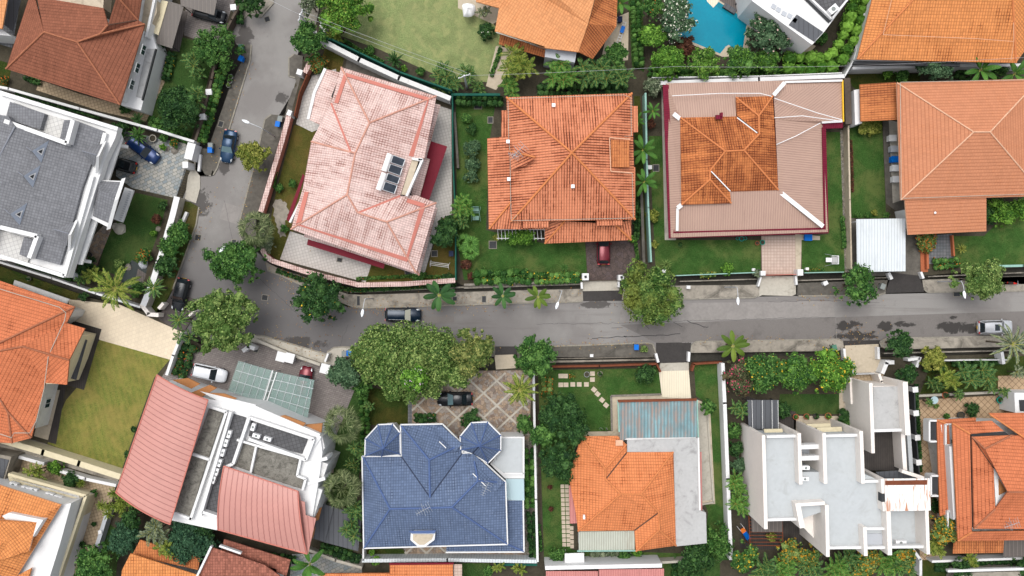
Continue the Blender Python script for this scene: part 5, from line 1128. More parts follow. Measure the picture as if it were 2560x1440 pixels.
h.slab('2385,1353 2510,1350 2508,1382 2382,1384', 3.4, .1, 't_dark', 'lower_roof'); h.slab('2510,1350 2850,1350 2850,1392 2508,1392', 3.2, .06, 's_dark', 'pergola_roof')
for x, y, ln in ((2332, 1078, 52), (2373, 1087, 52), (2336, 1215, 50), (2378, 1298, 40)):
    h.bars(f'{x-8},{y-ln/2}>{x-8},{y+ln/2} {x-8},{y-ln/2}>{x+10},{y-ln/2} {x-8},{y+ln/2}>{x+10},{y+ln/2}', 4.6, .2, 1.4, 'white', 'window_frame'); h.slab(f'{x-6},{y-ln/2+2} {x+9},{y-ln/2+2} {x+9},{y+ln/2-2} {x-6},{y+ln/2-2}', 4.0, .1, 'dark', 'window')
antenna(h, 2530, 1312, 8.4, 20, 1.8)
b2_ = Bld(2545, 1000, 'white flat roofed porch with a dark skylight at the photo edge', 'porch', 'porch'); b2_.block('2536,982 2850,980 2850,1032 2538,1032', 3.4, .1, 'white'); b2_.slab('2548,1000 2850,998 2850,1028 2550,1028', 3.5, .05, 'dark', 'skylight')
# ---- K pink
h = Bld(920, 400, 'pink tiled hip roof house with salmon bands, maroon awnings and solar water heaters')
h.roof('a:853,168,6 b:1091,240,6 c:1061,396,6 d:924,307,8.4 r:888,383,8.4 e:868,487,8.4 f:727,573,6 g:757,470,6 i:828,258,6 s:778,354,6 j:877,380,8.1 k:895,532,8.0 l:967,555,8.0 m:1040,682,6 n:1091,507,6 o:1040,488,6 p:1000,490,6.6 t:1030,398,6.6', 'abd bctpkerd adrji ijs sjg gjref feklm lnm klnop', 't_pink', 'ridgepink', rr=.12)
pN = plane3((853, 168, 6), (1091, 240, 6), (924, 307, 8.4)); pE = plane3((1091, 240, 6), (1061, 396, 6), (924, 307, 8.4)); pW = plane3((853, 168, 6), (828, 258, 6), (924, 307, 8.4)); pS = plane3((727, 573, 6), (1040, 682, 6), (967, 555, 8.0)); pSE = plane3((1091, 507, 6), (1040, 682, 6), (967, 555, 8.0)); pSW = plane3((727, 573, 6), (757, 470, 6), (868, 487, 8.4)); pNE = plane3((1091, 507, 6), (1040, 488, 6), (967, 555, 8.0))
for pl_, q in ((pN, '864,182 1074,245 1068,252 868,192'), (pE, '1074,245 1069,251 1022,390 1034,392'), (pW, '860,186 868,192 846,259 836,257'), (pS, '738,561 752,562 1020,645 1018,655'), (pSE, '1052,515 1064,515 1018,655 1016,642'), (pSW, '740,560 754,554 772,480 762,480'), (pNE, '1020,496 1064,510 1056,518 1016,506')): onpoly(h, pl_, q, 'salmon', 'roof_band', .12, .1)
h.roof('a:812,172,3.8 b:852,182,4.3 c:835,258,4.3 d:800,312,4.3 e:770,298,3.8 f:787,232,3.8 g:828,240,4.3', 'abgf fgcde', 't_pink', 'ridgepink', name='porch_roof', wins=False); h.bars('813,171>786,230>770,298', 4.0, .35, .4, 'white', 'fascia')
h.roof('a:1080,258,4.0 b:1101,262,3.6 c:1075,360,3.6 d:1064,400,3.6 e:1046,396,4.0', 'abcde', 't_pink', 'ridgepink', walls=False, name='lower_roof', th=.15); h.roof('a:1052,392,4.0 b:1075,398,3.6 c:1050,492,3.6 d:1028,486,4.0', 'abcd', 't_pink', 'ridgepink', walls=False, name='lower_roof', th=.15)
h.roof('a:1080,515,4.2 b:1094,520,3.8 c:1048,688,3.8 d:760,592,3.8 e:762,578,4.2 f:1036,668,4.2', 'abcf cdef', 't_pink', 'ridgepink', walls=False, name='lower_roof', th=.15)
h.slab('1030,400 1046,402 1018,488 1003,486', 6.9, .3, 'beige', 'roof_terrace'); h.bars('1046,398>1056,398>1016,490 1030,396>1052,400', 7.3, .28, .9, 'white', 'parapet')
h.slab('1075,352 1118,366 1072,502 1048,494', 3.0, .1, 'maroonm', 'awning'); h.slab('770,598 963,656 959,672 767,612', 3.0, .1, 'maroonm', 'awning'); h.slab('757,434 762,440 724,556 716,548', 3.0, .1, 'maroonm', 'awning'); h.bars('766,455>752,500>724,556', 4.5, .25, .6, 'white', 'fascia')
def solar(tx0, ty0, tx1, ty1, q1, q2):
    b = MB(); b.tube([P(tx0, ty0, 8.3), P(tx1, ty1, 8.3)], .36, 12); o = h.part(b, 'solar_tank', 'whiteplastic')
    for q in (q1, q2):
        t = WP(q); b = MB(); b.poly(t, 0); n = 4; dn = [v - Vector((0, 0, .1)) for v in t]; b.poly(dn[::-1], 1)
        for k in range(4): b.poly([dn[k], dn[(k + 1) % 4], t[(k + 1) % 4], t[k]], 1)
        pn = b.build('solar_panel', [SOL, M['metal']], h.r)
        fr = MB()
        for k in range(4): fr.bar(t[k] + Vector((0, 0, .02)), t[(k + 1) % 4] + Vector((0, 0, .02)), .07, .05)
        fr.build('frame', M['galv'], pn)
_t = NT('solar_collector'); _t.put(_t.b.inputs['Coat Weight'], .5); SOL = _t.out(_t.mix(_t.mr(_t.noise(_t.ob, .8, 3), .4, .6), (.012, .02, .032), (.03, .04, .055)), .25, .5)
solar(975, 385, 960, 428, '983,388,8.2 1013,399,7.5 1007,416,7.5 977,406,8.2', '976,410,8.2 1006,420,7.5 1000,439,7.5 970,428,8.2')
solar(961, 433, 946, 475, '970,433,8.2 1000,444,7.5 994,460,7.5 964,450,8.2', '963,454,8.2 993,464,7.5 986,484,7.5 956,474,8.2')
# ---- L orange cross
h = Bld(1420, 400, 'bright orange tiled pyramid roof house with dark weathered tiles and a maroon car in front')
h.roof('a:1266,243,5.6 b:1580,233,5.6 c:1588,549,5.6 d:1278,554,5.6 z:1430,382,8.8', 'abz bcz cdz daz', 't_red', 'ridgeor', rr=.15)
h.roof('a:1218,346,5.0 b:1272,340,5.8 c:1278,505,5.8 d:1222,573,5.0', 'abcd', 't_red', 'ridgeor', walls=False, name='side_roof'); h.roof('a:1222,573,5.0 b:1278,506,5.8 c:1362,553,5.6 d:1360,573,5.0', 'abcd', 't_red', 'ridgeor', walls=False, name='side_roof')
b = MB(); b.tube([P(1278, 505, 5.9), P(1223, 572, 5.1)], .13, 6); h.part(b, 'ridge_tiles', 'ridgeor'); h.slab('1253,276 1270,276 1272,342 1253,342', 5.3, .25, 't_red', 'side_roof'); h.walls(inset(WP('1222,348 1275,345 1278,560 1226,568', 4.8), .5), 4.8)
h.slab('1578,265 1594,265 1595,330 1580,331', 5.3, .25, 't_red', 'side_roof'); h.slab('1572,415 1588,418 1588,545 1574,545', 5.5, .25, 't_red', 'side_roof')
h.roof('a:1362,609,3.6 b:1578,600,3.6 c:1578,549,4.6 d:1536,560,4.6 e:1412,553,4.6 f:1362,553,3.9', 'abde bcd afe', 't_red', 'ridgeor', name='porch_roof', wins=False)
h.slab('1305,552 1371,551 1371,569 1305,570', 5.5, .2, 't_red', 'side_roof'); h.slab('1490,550 1556,549 1556,563 1491,564', 5.4, .2, 't_red', 'side_roof')
h.slab('1528,350 1574,351 1574,418 1529,418', 7.0, .25, 't_dark', 'dormer_roof'); h.bars('1524,344>1576,348 1524,344>1527,428 1527,428>1580,432', 7.15, .1, .15, 'ridgepale', 'flashing')
h.roof('a:1274,378,6.6 b:1302,367,7.0 c:1338,393,8.0 d:1315,413,7.2 e:1278,425,6.4', 'abc acde', 't_red', 'ridgeor', walls=False, th=.1, name='dormer_roof')
h.tubes('1272,247>1560,238>1577,245>1578,340>1520,345>1525,430>1580,434>1583,544>1560,546>1280,552 1270,252>1272,350>1275,378>1276,450>1278,552 1430,382>1283,548', 5.9, .035, 'conclight', 'cable', .15)
antenna(h, 1296, 378, 8.4, 45, 2.0); antenna(h, 1284, 388, 7.8, -20, 1.3)
for x, y in ((1384, 263), (1432, 466), (1518, 346), (1270, 354), (1272, 448)): b = MB(); q = P(x, y, 6.6 if y != 466 else 7.4); b.box(q, (.42, .42, .3)); h.part(b, 'roof_vent', 'whiteplastic')
pg = Bld(1300, 590, 'white slatted garden pergola covered with climbing plants below the orange roof', 'pergola', 'pergola')
for k in range(14): pg.bars(f'{1244+k*9},{572}>{1246+k*9},{600}', 2.4, .06, .08, 'white', 'slat')
pg.bars('1242,574>1368,574 1242,596>1368,596', 2.32, .08, .1, 'white', 'beam')
# ---- M brown metal with orange core
h = Bld(1870, 400, 'house with broad brown metal skirt roof, maroon edging and old orange tiled centre')
MV = 'a:1665,208,3.4 b:2107,198,3.4 c:2107,305,3.4 d:2056,308,3.4 e:2070,580,3.4 f:1677,594,3.4 g:1703,300,4.5 i:1840,296,4.5 j:1840,243,3.95 k:1934,240,3.95 l:1938,300,4.5 m:1946,476,4.5 n:1825,478,4.5 o:1827,507,4.2 p:1703,512,4.15'
h.roof(MV, 'agijkb bklc lmedc efponm afpg', 's_brown', 's_brown', fascia='maroonm', ridges=False, ins=.8)
h.roof('g:1701,294,4.6 i:1843,291,4.6 j:1840,243,4.6 k:1932,240,4.6 m:1946,475,4.6 n:1825,479,4.6 o:1828,508,4.6 p:1704,512,4.6 a:1813,378,6.5 b:1860,376,6.5 c:1898,335,5.8 d:1897,290,5.8 e:1775,427,5.7 f:1775,449,5.7', 'gicba icdj jdk kdcbm mbaen nefo ofp pfeag', 't_rust', 'ridgeor', walls=False, rr=.12, name='tiled_roof')
h.slab('1657,212,3.3 1672,212,3.6 1686,580,3.6 1672,596,3.2', 0, .15, 't_maroon', 'edge_roof'); h.slab('1672,596,3.2 1686,579,3.6 2062,569,3.6 2072,583,3.2', 0, .15, 't_maroon', 'edge_roof'); h.slab('2055,318,3.6 2065,318,3.2 2072,582,3.2 2060,570,3.6', 0, .15, 't_maroon', 'edge_roof'); h.slab('2055,306,3.6 2108,304,3.6 2107,320,3.2 2055,322,3.2', 0, .15, 't_maroon', 'edge_roof')
h.bars('1948,478>2058,566', 4.4, .55, .1, 'white', 'flashing'); h.bars('1700,297>1684,284 1704,512>1694,520', 4.5, .55, .1, 'white', 'flashing'); h.bars('1694,520>1693,577', 4.3, .32, .1, 'white', 'flashing'); h.bars('1934,238>1962,206', 4.5, .5, .12, 'white', 'flashing'); h.bars('1962,205>2106,201 2055,306>2106,303', 3.8, .25, .15, 'white', 'flashing'); h.bars('2107,200>2109,304', 3.7, .14, .25, 'yellow', 'fascia')
h.tubes('1680,240>1800,234>1900,234>1930,242 1935,246>2040,282>2104,300 1935,295>2005,290>2100,303 2050,308>1990,340>1940,362', 4.6, .05, 'whiteplastic', 'cable', .12); h.bars('1843,294>1893,332 1778,428>1826,478', 6.1, .12, .05, 'white', 'flashing')
b = MB(); q = P(1797, 293, 5.3); b.box(q, (.8, .5, .4)); b.box(q + Vector((.25, .25, .2)), (.3, .5, .5)); h.part(b, 'roof_vent', 't_maroon')
# ---- N right orange flat tile
h = Bld(2430, 350, 'wide orange flat tiled hip roof house with a front wing above the lawn')
h.roof('a:2242,207,5.6 b:2600,196,5.6 c:2610,490,5.6 d:2252,500,5.6 e:2434,330,8.6 f:2475,330,8.6', 'abfe bcf cdef dae', 't_flat', 'ridgepale', rr=.1, ins=2.6)
h.roof('a:2262,500,5.4 b:2466,492,5.4 c:2466,578,4.2 d:2270,587,4.2', 'abcd', 't_flat', 'ridgepale', name='front_roof', wh=4.0, wins=False, ins=1.0); h.tubes('2250,208>2252,500 2250,206>2560,200 2258,496>2610,484', 5.9, .035, 'conclight', 'cable', .1)
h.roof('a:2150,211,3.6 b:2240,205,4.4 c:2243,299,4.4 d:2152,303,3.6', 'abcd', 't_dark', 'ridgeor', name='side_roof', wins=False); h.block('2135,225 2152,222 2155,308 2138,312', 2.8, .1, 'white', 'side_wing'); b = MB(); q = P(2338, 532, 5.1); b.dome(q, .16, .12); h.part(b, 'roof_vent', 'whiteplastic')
cp = Bld(2203, 612, 'white metal roofed carport standing beside the stone strip', 'carport', 'carport'); cp.slab('2141,548 2264,546 2264,678 2143,680', 2.8, .1, 's_white', 'roof')
for x, y in ((2147, 553), (2258, 552), (2258, 673), (2148, 674)): b = MB(); q = P(x, y, 2.7); b.tube([(q.x, q.y, .1), q], .06, 6); cp.part(b, 'post', 'white')
# ---- O top orange
h = Bld(1380, 40, 'light orange tiled house with a grey roof box beside the big lawn')
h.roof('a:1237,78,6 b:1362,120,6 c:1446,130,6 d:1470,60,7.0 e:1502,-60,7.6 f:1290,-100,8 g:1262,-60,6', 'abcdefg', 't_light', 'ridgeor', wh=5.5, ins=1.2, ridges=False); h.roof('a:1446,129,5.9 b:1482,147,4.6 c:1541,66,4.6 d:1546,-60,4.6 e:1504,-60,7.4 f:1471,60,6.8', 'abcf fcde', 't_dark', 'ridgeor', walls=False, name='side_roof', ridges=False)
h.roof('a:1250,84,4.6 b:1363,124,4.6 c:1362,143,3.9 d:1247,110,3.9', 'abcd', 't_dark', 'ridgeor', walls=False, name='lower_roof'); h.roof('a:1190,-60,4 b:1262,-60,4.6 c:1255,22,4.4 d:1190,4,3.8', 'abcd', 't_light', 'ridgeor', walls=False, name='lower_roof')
h.block('1366,102 1443,122 1437,156 1362,142', 4.8, .1, 'grey', 'roof_box'); h.slab('1376,106 1396,112 1392,126 1372,121', 5.1, .4, 'galv', 'water_tank'); h.bars('1240,80>1362,118', 6.0, .15, .15, 'conclight', 'gutter')
# ---- P white modern with pool
h = Bld(2010, 20, 'white flat roofed modern house with dark roof deck beside the swimming pool')
h.block('1870,-80 1880,2 2030,112 2060,80 2128,-10 2140,-80', 6.4, .1, 'white', 'wall'); h.slab('1985,-80 2015,-15 2082,42 2122,-8 2130,-80', 6.7, .2, 'p_darktile', 'roof_deck'); h.bars('1990,-40>2080,46>2126,-10', 7.0, .22, .5, 'white'); h.slab('1992,36 2058,80 2036,104 1972,62', 6.5, .08, 's_char', 'louvre_roof'); h.slab('1998,-30 2078,52 2072,58 1990,-22', 6.55, .06, 'dark', 'louvre_strip')
for k, (x, y) in enumerate(((1932, 8), (1944, 16), (1958, 26), (1972, 32), (1984, 42))): h.slab(f'{x},{y} {x+10},{y+6} {x+5},{y+16} {x-5},{y+10}', 6.5, .06, 'grey', 'skylight')
ac(h, 2084, 22, 6.8, 40, 1.2, .8, .8)
# ---- Q top right
h = Bld(2360, 30, 'large ribbed orange tile hip roof house behind the banana plants')
h.roof('a:2143,148,5.6 b:2540,157,5.6 c:2700,-60,5.6 d:2195,-60,5.6 e:2320,-40,8.4 f:2530,-40,8.4', 'abfe ead bcf', 't_q', 'ridgeor'); h.tubes('2206,88>2440,98>2532,105>2525,152 2206,88>2232,-20 2530,-20>2532,105', 6.9, .035, 'ridgepale', 'cable', .2)
h.slab('2136,152 2400,158 2400,166 2132,160', 4.9, .3, 'dark', 'gutter')  # dark strip painted in for the shade under the south eave
# ---- bottom strip roofs
h = Bld(380, 1420, 'orange tiled roof half hidden below the dark trees at the bottom edge')
h.slab('326,1384 500,1440 480,1560 290,1560 305,1425', 5.5, .2, 't_q', 'roof'); h.slab('350,1350 500,1395 495,1425 330,1388', 4.5, .2, 't_dark', 'roof'); h.walls(inset(WP('330,1395 495,1440 480,1560 300,1560', 5), .7), 4.4, 'white2', False)
h = Bld(600, 1420, 'mixed red tiled roof with white verge at the bottom edge below the coral roof')
h.slab('528,1368 660,1412 700,1440 690,1560 470,1560 500,1420', 5.2, .2, 't_mix', 'roof'); h.slab('560,1348 726,1400 716,1440 552,1385', 4.0, .2, 't_mix', 'roof'); h.bars('528,1366>488,1450 548,1365>602,1384', 5.6, .25, .5, 'white', 'verge_trim'); h.walls(inset(WP('528,1368 700,1420 690,1560 470,1560', 5), .7), 4.0, 'white2', False)
h = Bld(1050, 1430, 'low coral orange roof running along the wall below the blue house')
h.slab('974,1413 1132,1411 1132,1560 974,1560', 3.6, .2, 't_orange', 'roof'); h.slab('800,1434 974,1433 974,1560 800,1560', 3.4, .2, 't_orange', 'roof'); h.bars('973,1410>1134,1409', 3.8, .2, .25, 'maroonm', 'gutter'); h.slab('1134,1411 1155,1411 1155,1560 1134,1560', 3.2, .1, 'p_pink', 'roof'); h.walls(inset(WP('974,1413 1132,1411 1132,1560 974,1560', 3.4), .5), 3.3, 'white2', False)
h = Bld(1500, 1432, 'coral pink metal roof along the bottom edge below the back garden wall')
h.slab('1365,1428 1495,1428 1495,1560 1365,1560', 3.4, .12, 's_pink', 'roof'); h.slab('1497,1424 1660,1422 1660,1560 1497,1560', 3.4, .12, 's_pink', 'roof'); h.bars('1363,1420>1655,1414', 3.5, .5, 3.4, 'white', 'parapet')
h = Bld(2480, 1432, 'grey paved roof terrace with white parapets in the bottom right corner', 'building', 'building')
h.block('2400,1432 2590,1428 2590,1560 2380,1560', 3.0, .1, 'conc'); h.bars('2370,1428>2590,1422', 3.4, .3, .5, 'white')
# ================================================================= BOUNDARY WALLS AND FENCES
BW = boundary
BW('-60,205 22,222 200,272 395,326 485,354', 2.0, .32, 'white', 'long white boundary wall between the brown roofed house and the white mansion')
BW('443,492 430,545 405,632 380,710 358,764', 2.2, .45, 'conclight', 'thick white capped garden wall along the mansion lawn and the plant verge', cap='white', capw=.75)
BW('-80,635 0,656 130,696 240,734 350,768', 2.0, .25, 'white', 'white wall with dark gaps below the white mansion above the orange roof')
BW('598,12 578,50 548,108 528,200 520,232 504,300 488,350', 1.6, .3, 'wood', 'dark timber fence with white pillars beside the top left lawn', 'fence', 'fence', posts='583,18 560,96 522,230 506,292', pw=.65)
BW('480,358 470,398', 2.3, .9, 'white', 'white gatehouse wall block beside the slate driveway', cap='white')
BW('470,412 456,412', 2.3, .8, 'white', 'short white gate pillar between the iron gate and the gatehouse')
BW('778,150 762,182', 1.8, .35, 'salmon', 'short pink tile capped wall below the orange flowering bush', cap='t_pink', capw=.6)
BW('722,290 706,350 676,450 652,530', 1.9, .3, 'salmon', 'pink tile capped street wall along the pink house side lawn', cap='t_pink', capw=.62)
BW('655,622 664,640 680,652 760,678 895,712 1010,710 1138,701', 1.9, .3, 'salmon', 'long curved pink tile capped wall around the pink house front patio', cap='t_pink', capw=.62)
BW('768,185 748,232 735,290', 1.6, .12, 'rust', 'sliding driveway gate of brown bars beside the pink house', 'gate', 'gate')
BW('755,182 742,178', 2.0, .7, 'white', 'white gate pillar at the upper end of the brown bar gate')
BW('728,284 718,280', 2.0, .7, 'white', 'white gate pillar at the lower end of the brown bar gate')
BW('803,100 900,150 1000,196 1126,246', 2.6, .6, 'white2', 'broad off white retaining wall between the big lawn and the pink house')
BW('800,92 830,98 900,132 1000,180 1130,226', 3.0, .18, 'greennet', 'green netting screen along the edge of the big lawn', 'fence', 'fence')
BW('800,62 812,70 800,92', 2.2, .4, 'white', 'white angular wall corner with pillars beside the power pole', posts='806,58 788,82')
BW('1131,238 1132,400 1139,560 1139,700', 2.0, .16, 'greennet', 'tall green net fence between the pink house and the bright orange house', 'fence', 'fence')
BW('1128,236 1250,236', 2.0, .3, 'greennet', 'short green hedge backed fence behind the bright orange house garden', 'fence', 'fence')
BW('1136,280 1145,420', 1.0, .3, 'concdark', 'low dark concrete wall beside the tall green net fence')
BW('1614,232 1617,400 1621,520 1628,655', 2.0, .22, 'palegreen', 'pale green mesh fence beside the maroon edged house lawn', 'fence', 'fence')
BW('1604,480 1610,660', 1.2, .35, 'concdark', 'mossy dark wall between the driveway and the pale green mesh fence')
BW('1650,207 1900,198 2112,190', 2.6, .5, 'white', 'long white wall behind the brown metal roof house')
BW('1630,194 1900,190 2105,182', 2.6, .12, 'white', 'thin white rail wall behind the lime hedge row')
BW('2112,190 2135,150 2175,20 2190,-60', 2.6, .2, 'white', 'slanting white wall beside the tall lime hedge')
BW('2118,195 2122,310', 2.6, .8, 'wood', 'dark brown screen between the metal roof house and the side garden', 'fence', 'fence')
BW('2121,310 2125,500 2129,672', 1.5, .2, 'beige', 'narrow tan wall along the stone strip')
BW('2132,170 2400,164 2560,162', 2.4, .35, 'white', 'white wall behind the large ribbed orange roof')
BW('1690,689 1895,681', 1.1, .12, 'palegreen', 'pale green front rail of the large lawn beside the street tree', 'fence', 'fence')
BW('2012,682 2110,680', 1.1, .12, 'palegreen', 'short pale green front rail beside the white gate pillar', 'fence', 'fence')
BW('1902,683 1914,683', 1.6, .6, 'white', 'white gate pillar on the lawn side of the pink paved driveway'); BW('1994,681 2008,681', 1.6, .8, 'white', 'white gate pillar beside the small lawn with the garden chair')
BW('1990,690 1992,712', .8, .25, 'white', 'low white drain parapet beside the pink driveway apron'); BW('1903,692 1896,716', .8, .2, 'white', 'low slanted white drain parapet under the street lamp')
BW('1904,688 1993,686', 1.2, .08, 'salmon', 'red and white sliding gate across the pink paved driveway', 'gate', 'gate')
BW('1456,692 1472,692', 1.7, .9, 'white', 'square white pillar with dark lamp west of the dark driveway', posts='1464,692', ph=1.8, pw=.2, pmat='dark'); BW('1546,694 1560,694', 1.7, .7, 'white', 'square white pillar with dark lamp beside the big street tree', posts='1554,693', ph=1.8, pw=.2, pmat='dark')
BW('1454,706 1455,722', .9, .25, 'white', 'low white drain parapet under the square pillar'); BW('1547,704 1547,718', .9, .25, 'white', 'low white drain parapet beside the big street tree')
BW('1462,702 1546,700', .5, .12, 'wood', 'dark sliding gate rail across the dark driveway', 'gate', 'gate')
BW('1160,712 1456,704', .5, .3, 'stone', 'low mossy stone wall in front of the flowering hedge')
BW('2222,682 2230,698', .7, .4, 'white', 'mossy white drain block under the white carport'); BW('2303,680 2309,696', .8, .3, 'white', 'white drain block beside the brick red path')
BW('2480,666 2560,664 2850,656', .9, .3, 'palegreen', 'green topped low wall at the end of the right lawn')
BW('2318,590 2320,672', .7, .3, 'terracotta', 'brick red low wall beside the blue grey paving'); BW('2382,588 2386,640', .7, .2, 'terracotta', 'thin brick red edging wall of the right lawn')
BW('455,832 432,890 416,938', 2.0, .35, 'white', 'white wall between the cream driveway and the orange flowering shrubs')
BW('0,1100 110,1132 200,1160 300,1192', 2.2, .75, 'creamwall', 'wide cream wall below the striped dry lawn')
BW('30,1138 110,1160', 1.3, .4, 'white', 'white scalloped planter wall beside the cream balcony'); BW('150,1178 215,1198 290,1214', 1.3, .4, 'white', 'white baluster wall below the wide cream wall')
BW('268,1280 240,1370 212,1440', 1.5, .5, 'grey', 'grey blue capped wall with small posts beside the dark garden', posts='268,1282 250,1330 218,1420')
BW('352,760 372,786 396,788', 1.8, .5, 'cream', 'cream gate pillar block behind the parked black car'); BW('396,772 408,758', 1.5, .4, 'cream', 'short cream wall stub beside the parked black car'); BW('472,790 488,776', 1.5, .25, 'cream', 'thin cream wall stub under the olive street tree')
BW('606,878 622,866 636,872', 1.8, .5, 'white', 'white gate wall corner below the olive street tree')
BW('640,850 720,884 800,912', 1.1, .35, 'conclight', 'low pale wall in front of the modern house forecourt')
BW('812,905 820,884', 1.5, .25, 'white', 'short white wall beside the dark driveway opening')
BW('1334,930 1337,1100 1340,1250 1344,1405', 2.0, .28, 'white', 'white wall between the blue roof house and the long side lawn')
BW('905,1402 1120,1400 1342,1404', 2.0, .45, 's_white', 'white ribbed wall top below the blue roof house', 'fence', 'fence'); BW('908,1372 908,1402', 2.0, .2, 'white', 'short white wall at the blue house corner by the topiary balls')
BW('1240,1412 1343,1412', 1.4, .3, 'greennet', 'dark green screen below the blue roof house', 'fence', 'fence')
BW('1807,908 1812,1010 1820,1200 1828,1400', 2.2, .45, 'white', 'long white wall with bluish panels beside the white modernist house')
BW('1380,917 1500,915 1642,910', 1.2, .25, 'rust', 'red brown topped front wall of the stepping stone garden'); BW('1642,910 1652,930', 1.2, .25, 'rust', 'angled brown gate wall beside the cream board driveway'); BW('1730,928 1736,910 1805,906', 1.2, .25, 'rust', 'red brown topped front wall of the narrow side lawn')
BW('1640,884 1646,906', .9, .3, 'white', 'short white parapet on the west side of the asphalt ramp'); BW('1723,880 1722,904', .9, .3, 'white', 'short white parapet on the east side of the asphalt ramp')
BW('1528,990 1530,1078', .3, .25, 'stone', 'dark stone edging beside the rusty blue roof'); BW('1528,990 1652,986', .3, .25, 'stone', 'dark stone edging between the lawn and the blue metal roof'); BW('1768,1020 1784,1256 1752,1262', .35, .2, 'conclight', 'low concrete kerb wall around the leaf strewn path')
BW('1560,1412 1700,1404 1760,1400', 1.6, .3, 'conclight', 'pale concrete wall behind the back garden lawn')
BW('2111,872 2113,900', .9, .3, 'white', 'short white parapet at the beige bridge by the yellow green trees'); BW('2196,868 2197,898', .9, .3, 'white', 'short white parapet at the beige bridge by the dark conical tree')
BW('2130,905 2134,934', 1.3, .25, 'grey', 'blue grey slatted gate post wall at the beige entrance'); BW('2132,936 2202,934', 1.4, .1, 'galv', 'thin blue grey sliding gate across the beige entrance', 'gate', 'gate'); BW('2206,934 2218,906 2236,906', 1.6, .5, 'white', 'white stepped gate wall beside the dark conical tree')
BW('2198,935 2205,955 2262,962', 2.4, .35, 'cream', 'cream angled wall leading to the annex')
BW('2126,945 2130,1010', 2.6, .3, 'cream', 'cream wall west of the grey annex roof'); BW('2286,965 2290,1080 2300,1200', 2.0, .15, 'dark', 'black railing fence with white pillars beside the diamond paving', 'fence', 'fence', posts='2288,974 2290,1033 2294,1094 2297,1156', pw=.6); BW('2270,1050 2280,1200', 2.0, .5, 'grey2', 'pale blue grey wall top beside the dark decking')
BW('2270,900 2300,896 2292,918', 1.4, .35, 'white', 'white wall with step beside the bright yellow shrub'); BW('2340,902 2440,900 2520,900', 1.2, .12, 'white', 'thin white garden rail behind the palm bed'); BW('2505,880 2510,910', 1.6, .4, 'white', 'white wall end beneath the grey palm')
BW('2330,1404 2560,1396 2850,1390', 1.6, .3, 'white', 'white wall across the bottom right garden'); BW('2280,1370 2302,1400 2302,1440', 1.6, .35, 'white2', 'white wall corner between the modernist house and the corner garden')
BW('770,1375 840,1402 905,1420', 1.2, .35, 'conclight', 'low pale planter wall below the charcoal roof')
BW('2290,990 2560,978', .5, .3, 'conclight', 'low planter kerb along the top of the diamond paving')
# iron gate (slate driveway)
g1 = empty('iron_gate', P(455, 445, 0), 'black wrought iron scroll gate at the slate paved driveway', 'gate')
for k in range(12): q = P(462 - k * 1.9, 424 + k * 6.2, 1.6); b = MB(); b.tube([(q.x, q.y, .15), q], .03, 5); b.build('bar', M['dark'], g1)
for z in (.3, 1.0, 1.6): b = MB(); b.tube([P(463, 420, z), P(441, 494, z)], .035, 5); b.build('rail', M['dark'], g1)
# green railing stub + planter by the mansion gate
BW('1,1 2,1'.replace('1,1 2,1', '500,386 496,428'), .6, .3, 'white', 'small white planter box on the pavement near the mansion gate'); BW('466,530 452,562', .7, .35, 'white', 'low white planter with openings on the plant verge')
# ---- utility poles and cables
def upole(x, y, hh, label, rz=60):
    q = P(x, y, 0); o = empty('utility_pole', (q.x, q.y, .05), label, 'utility pole'); b = MB(); b.tube([(q.x, q.y, .05), (q.x, q.y, hh)], .15, 8, r2=.1); b.build('pole', M['galv'], o)
    d = Vector((math.cos(R(rz)), math.sin(R(rz)), 0)); b = MB(); c = Vector((q.x, q.y, hh - .3)); b.bar(c - d * .8, c + d * .8, .1, .1); b.build('crossarm', M['metal'], o)
    for k in (-.7, -.25, .25, .7): b = MB(); e = c + d * k; b.tube([e, e + Vector((0, 0, .2))], .05, 6); b.build('insulator', M['whiteplastic'], o)
    return Vector((q.x, q.y, hh - .1))
t1 = upole(787, 84, 7.4, 'grey leaning utility pole at the road bend by the white wall corner', 70); t2 = upole(1168, 222, 6.6, 'grey utility pole with crossarm at the corner of the big lawn', 20)
def cable(a, c, label, r=.014, sag=.4):
    b = MB(); b.tube([a.lerp(c, k / 12) - Vector((0, 0, sag * 4 * (k / 12) * (1 - k / 12))) for k in range(13)], r, 4); b.build('cable', M['galv'], None, label, 'cable')
off = Vector((.3, .4, 0))
cable(t1, t2, 'white overhead cable crossing the big lawn'); cable(t1 + off, t2 + off, 'second grey overhead cable just above the first over the big lawn'); cable(t1, P(640, -20, 7), 'thin overhead cable over the top of the road')
t3 = P(1690, 166, 6.6); cable(t2, t3, 'thin overhead cable above the palm clusters'); cable(t3, P(2110, 165, 6.4), 'thin overhead cable above the lime hedge row'); cable(P(2110, 165, 6.4), P(2620, 140, 6.4), 'thin overhead cable in front of the ribbed orange roof')
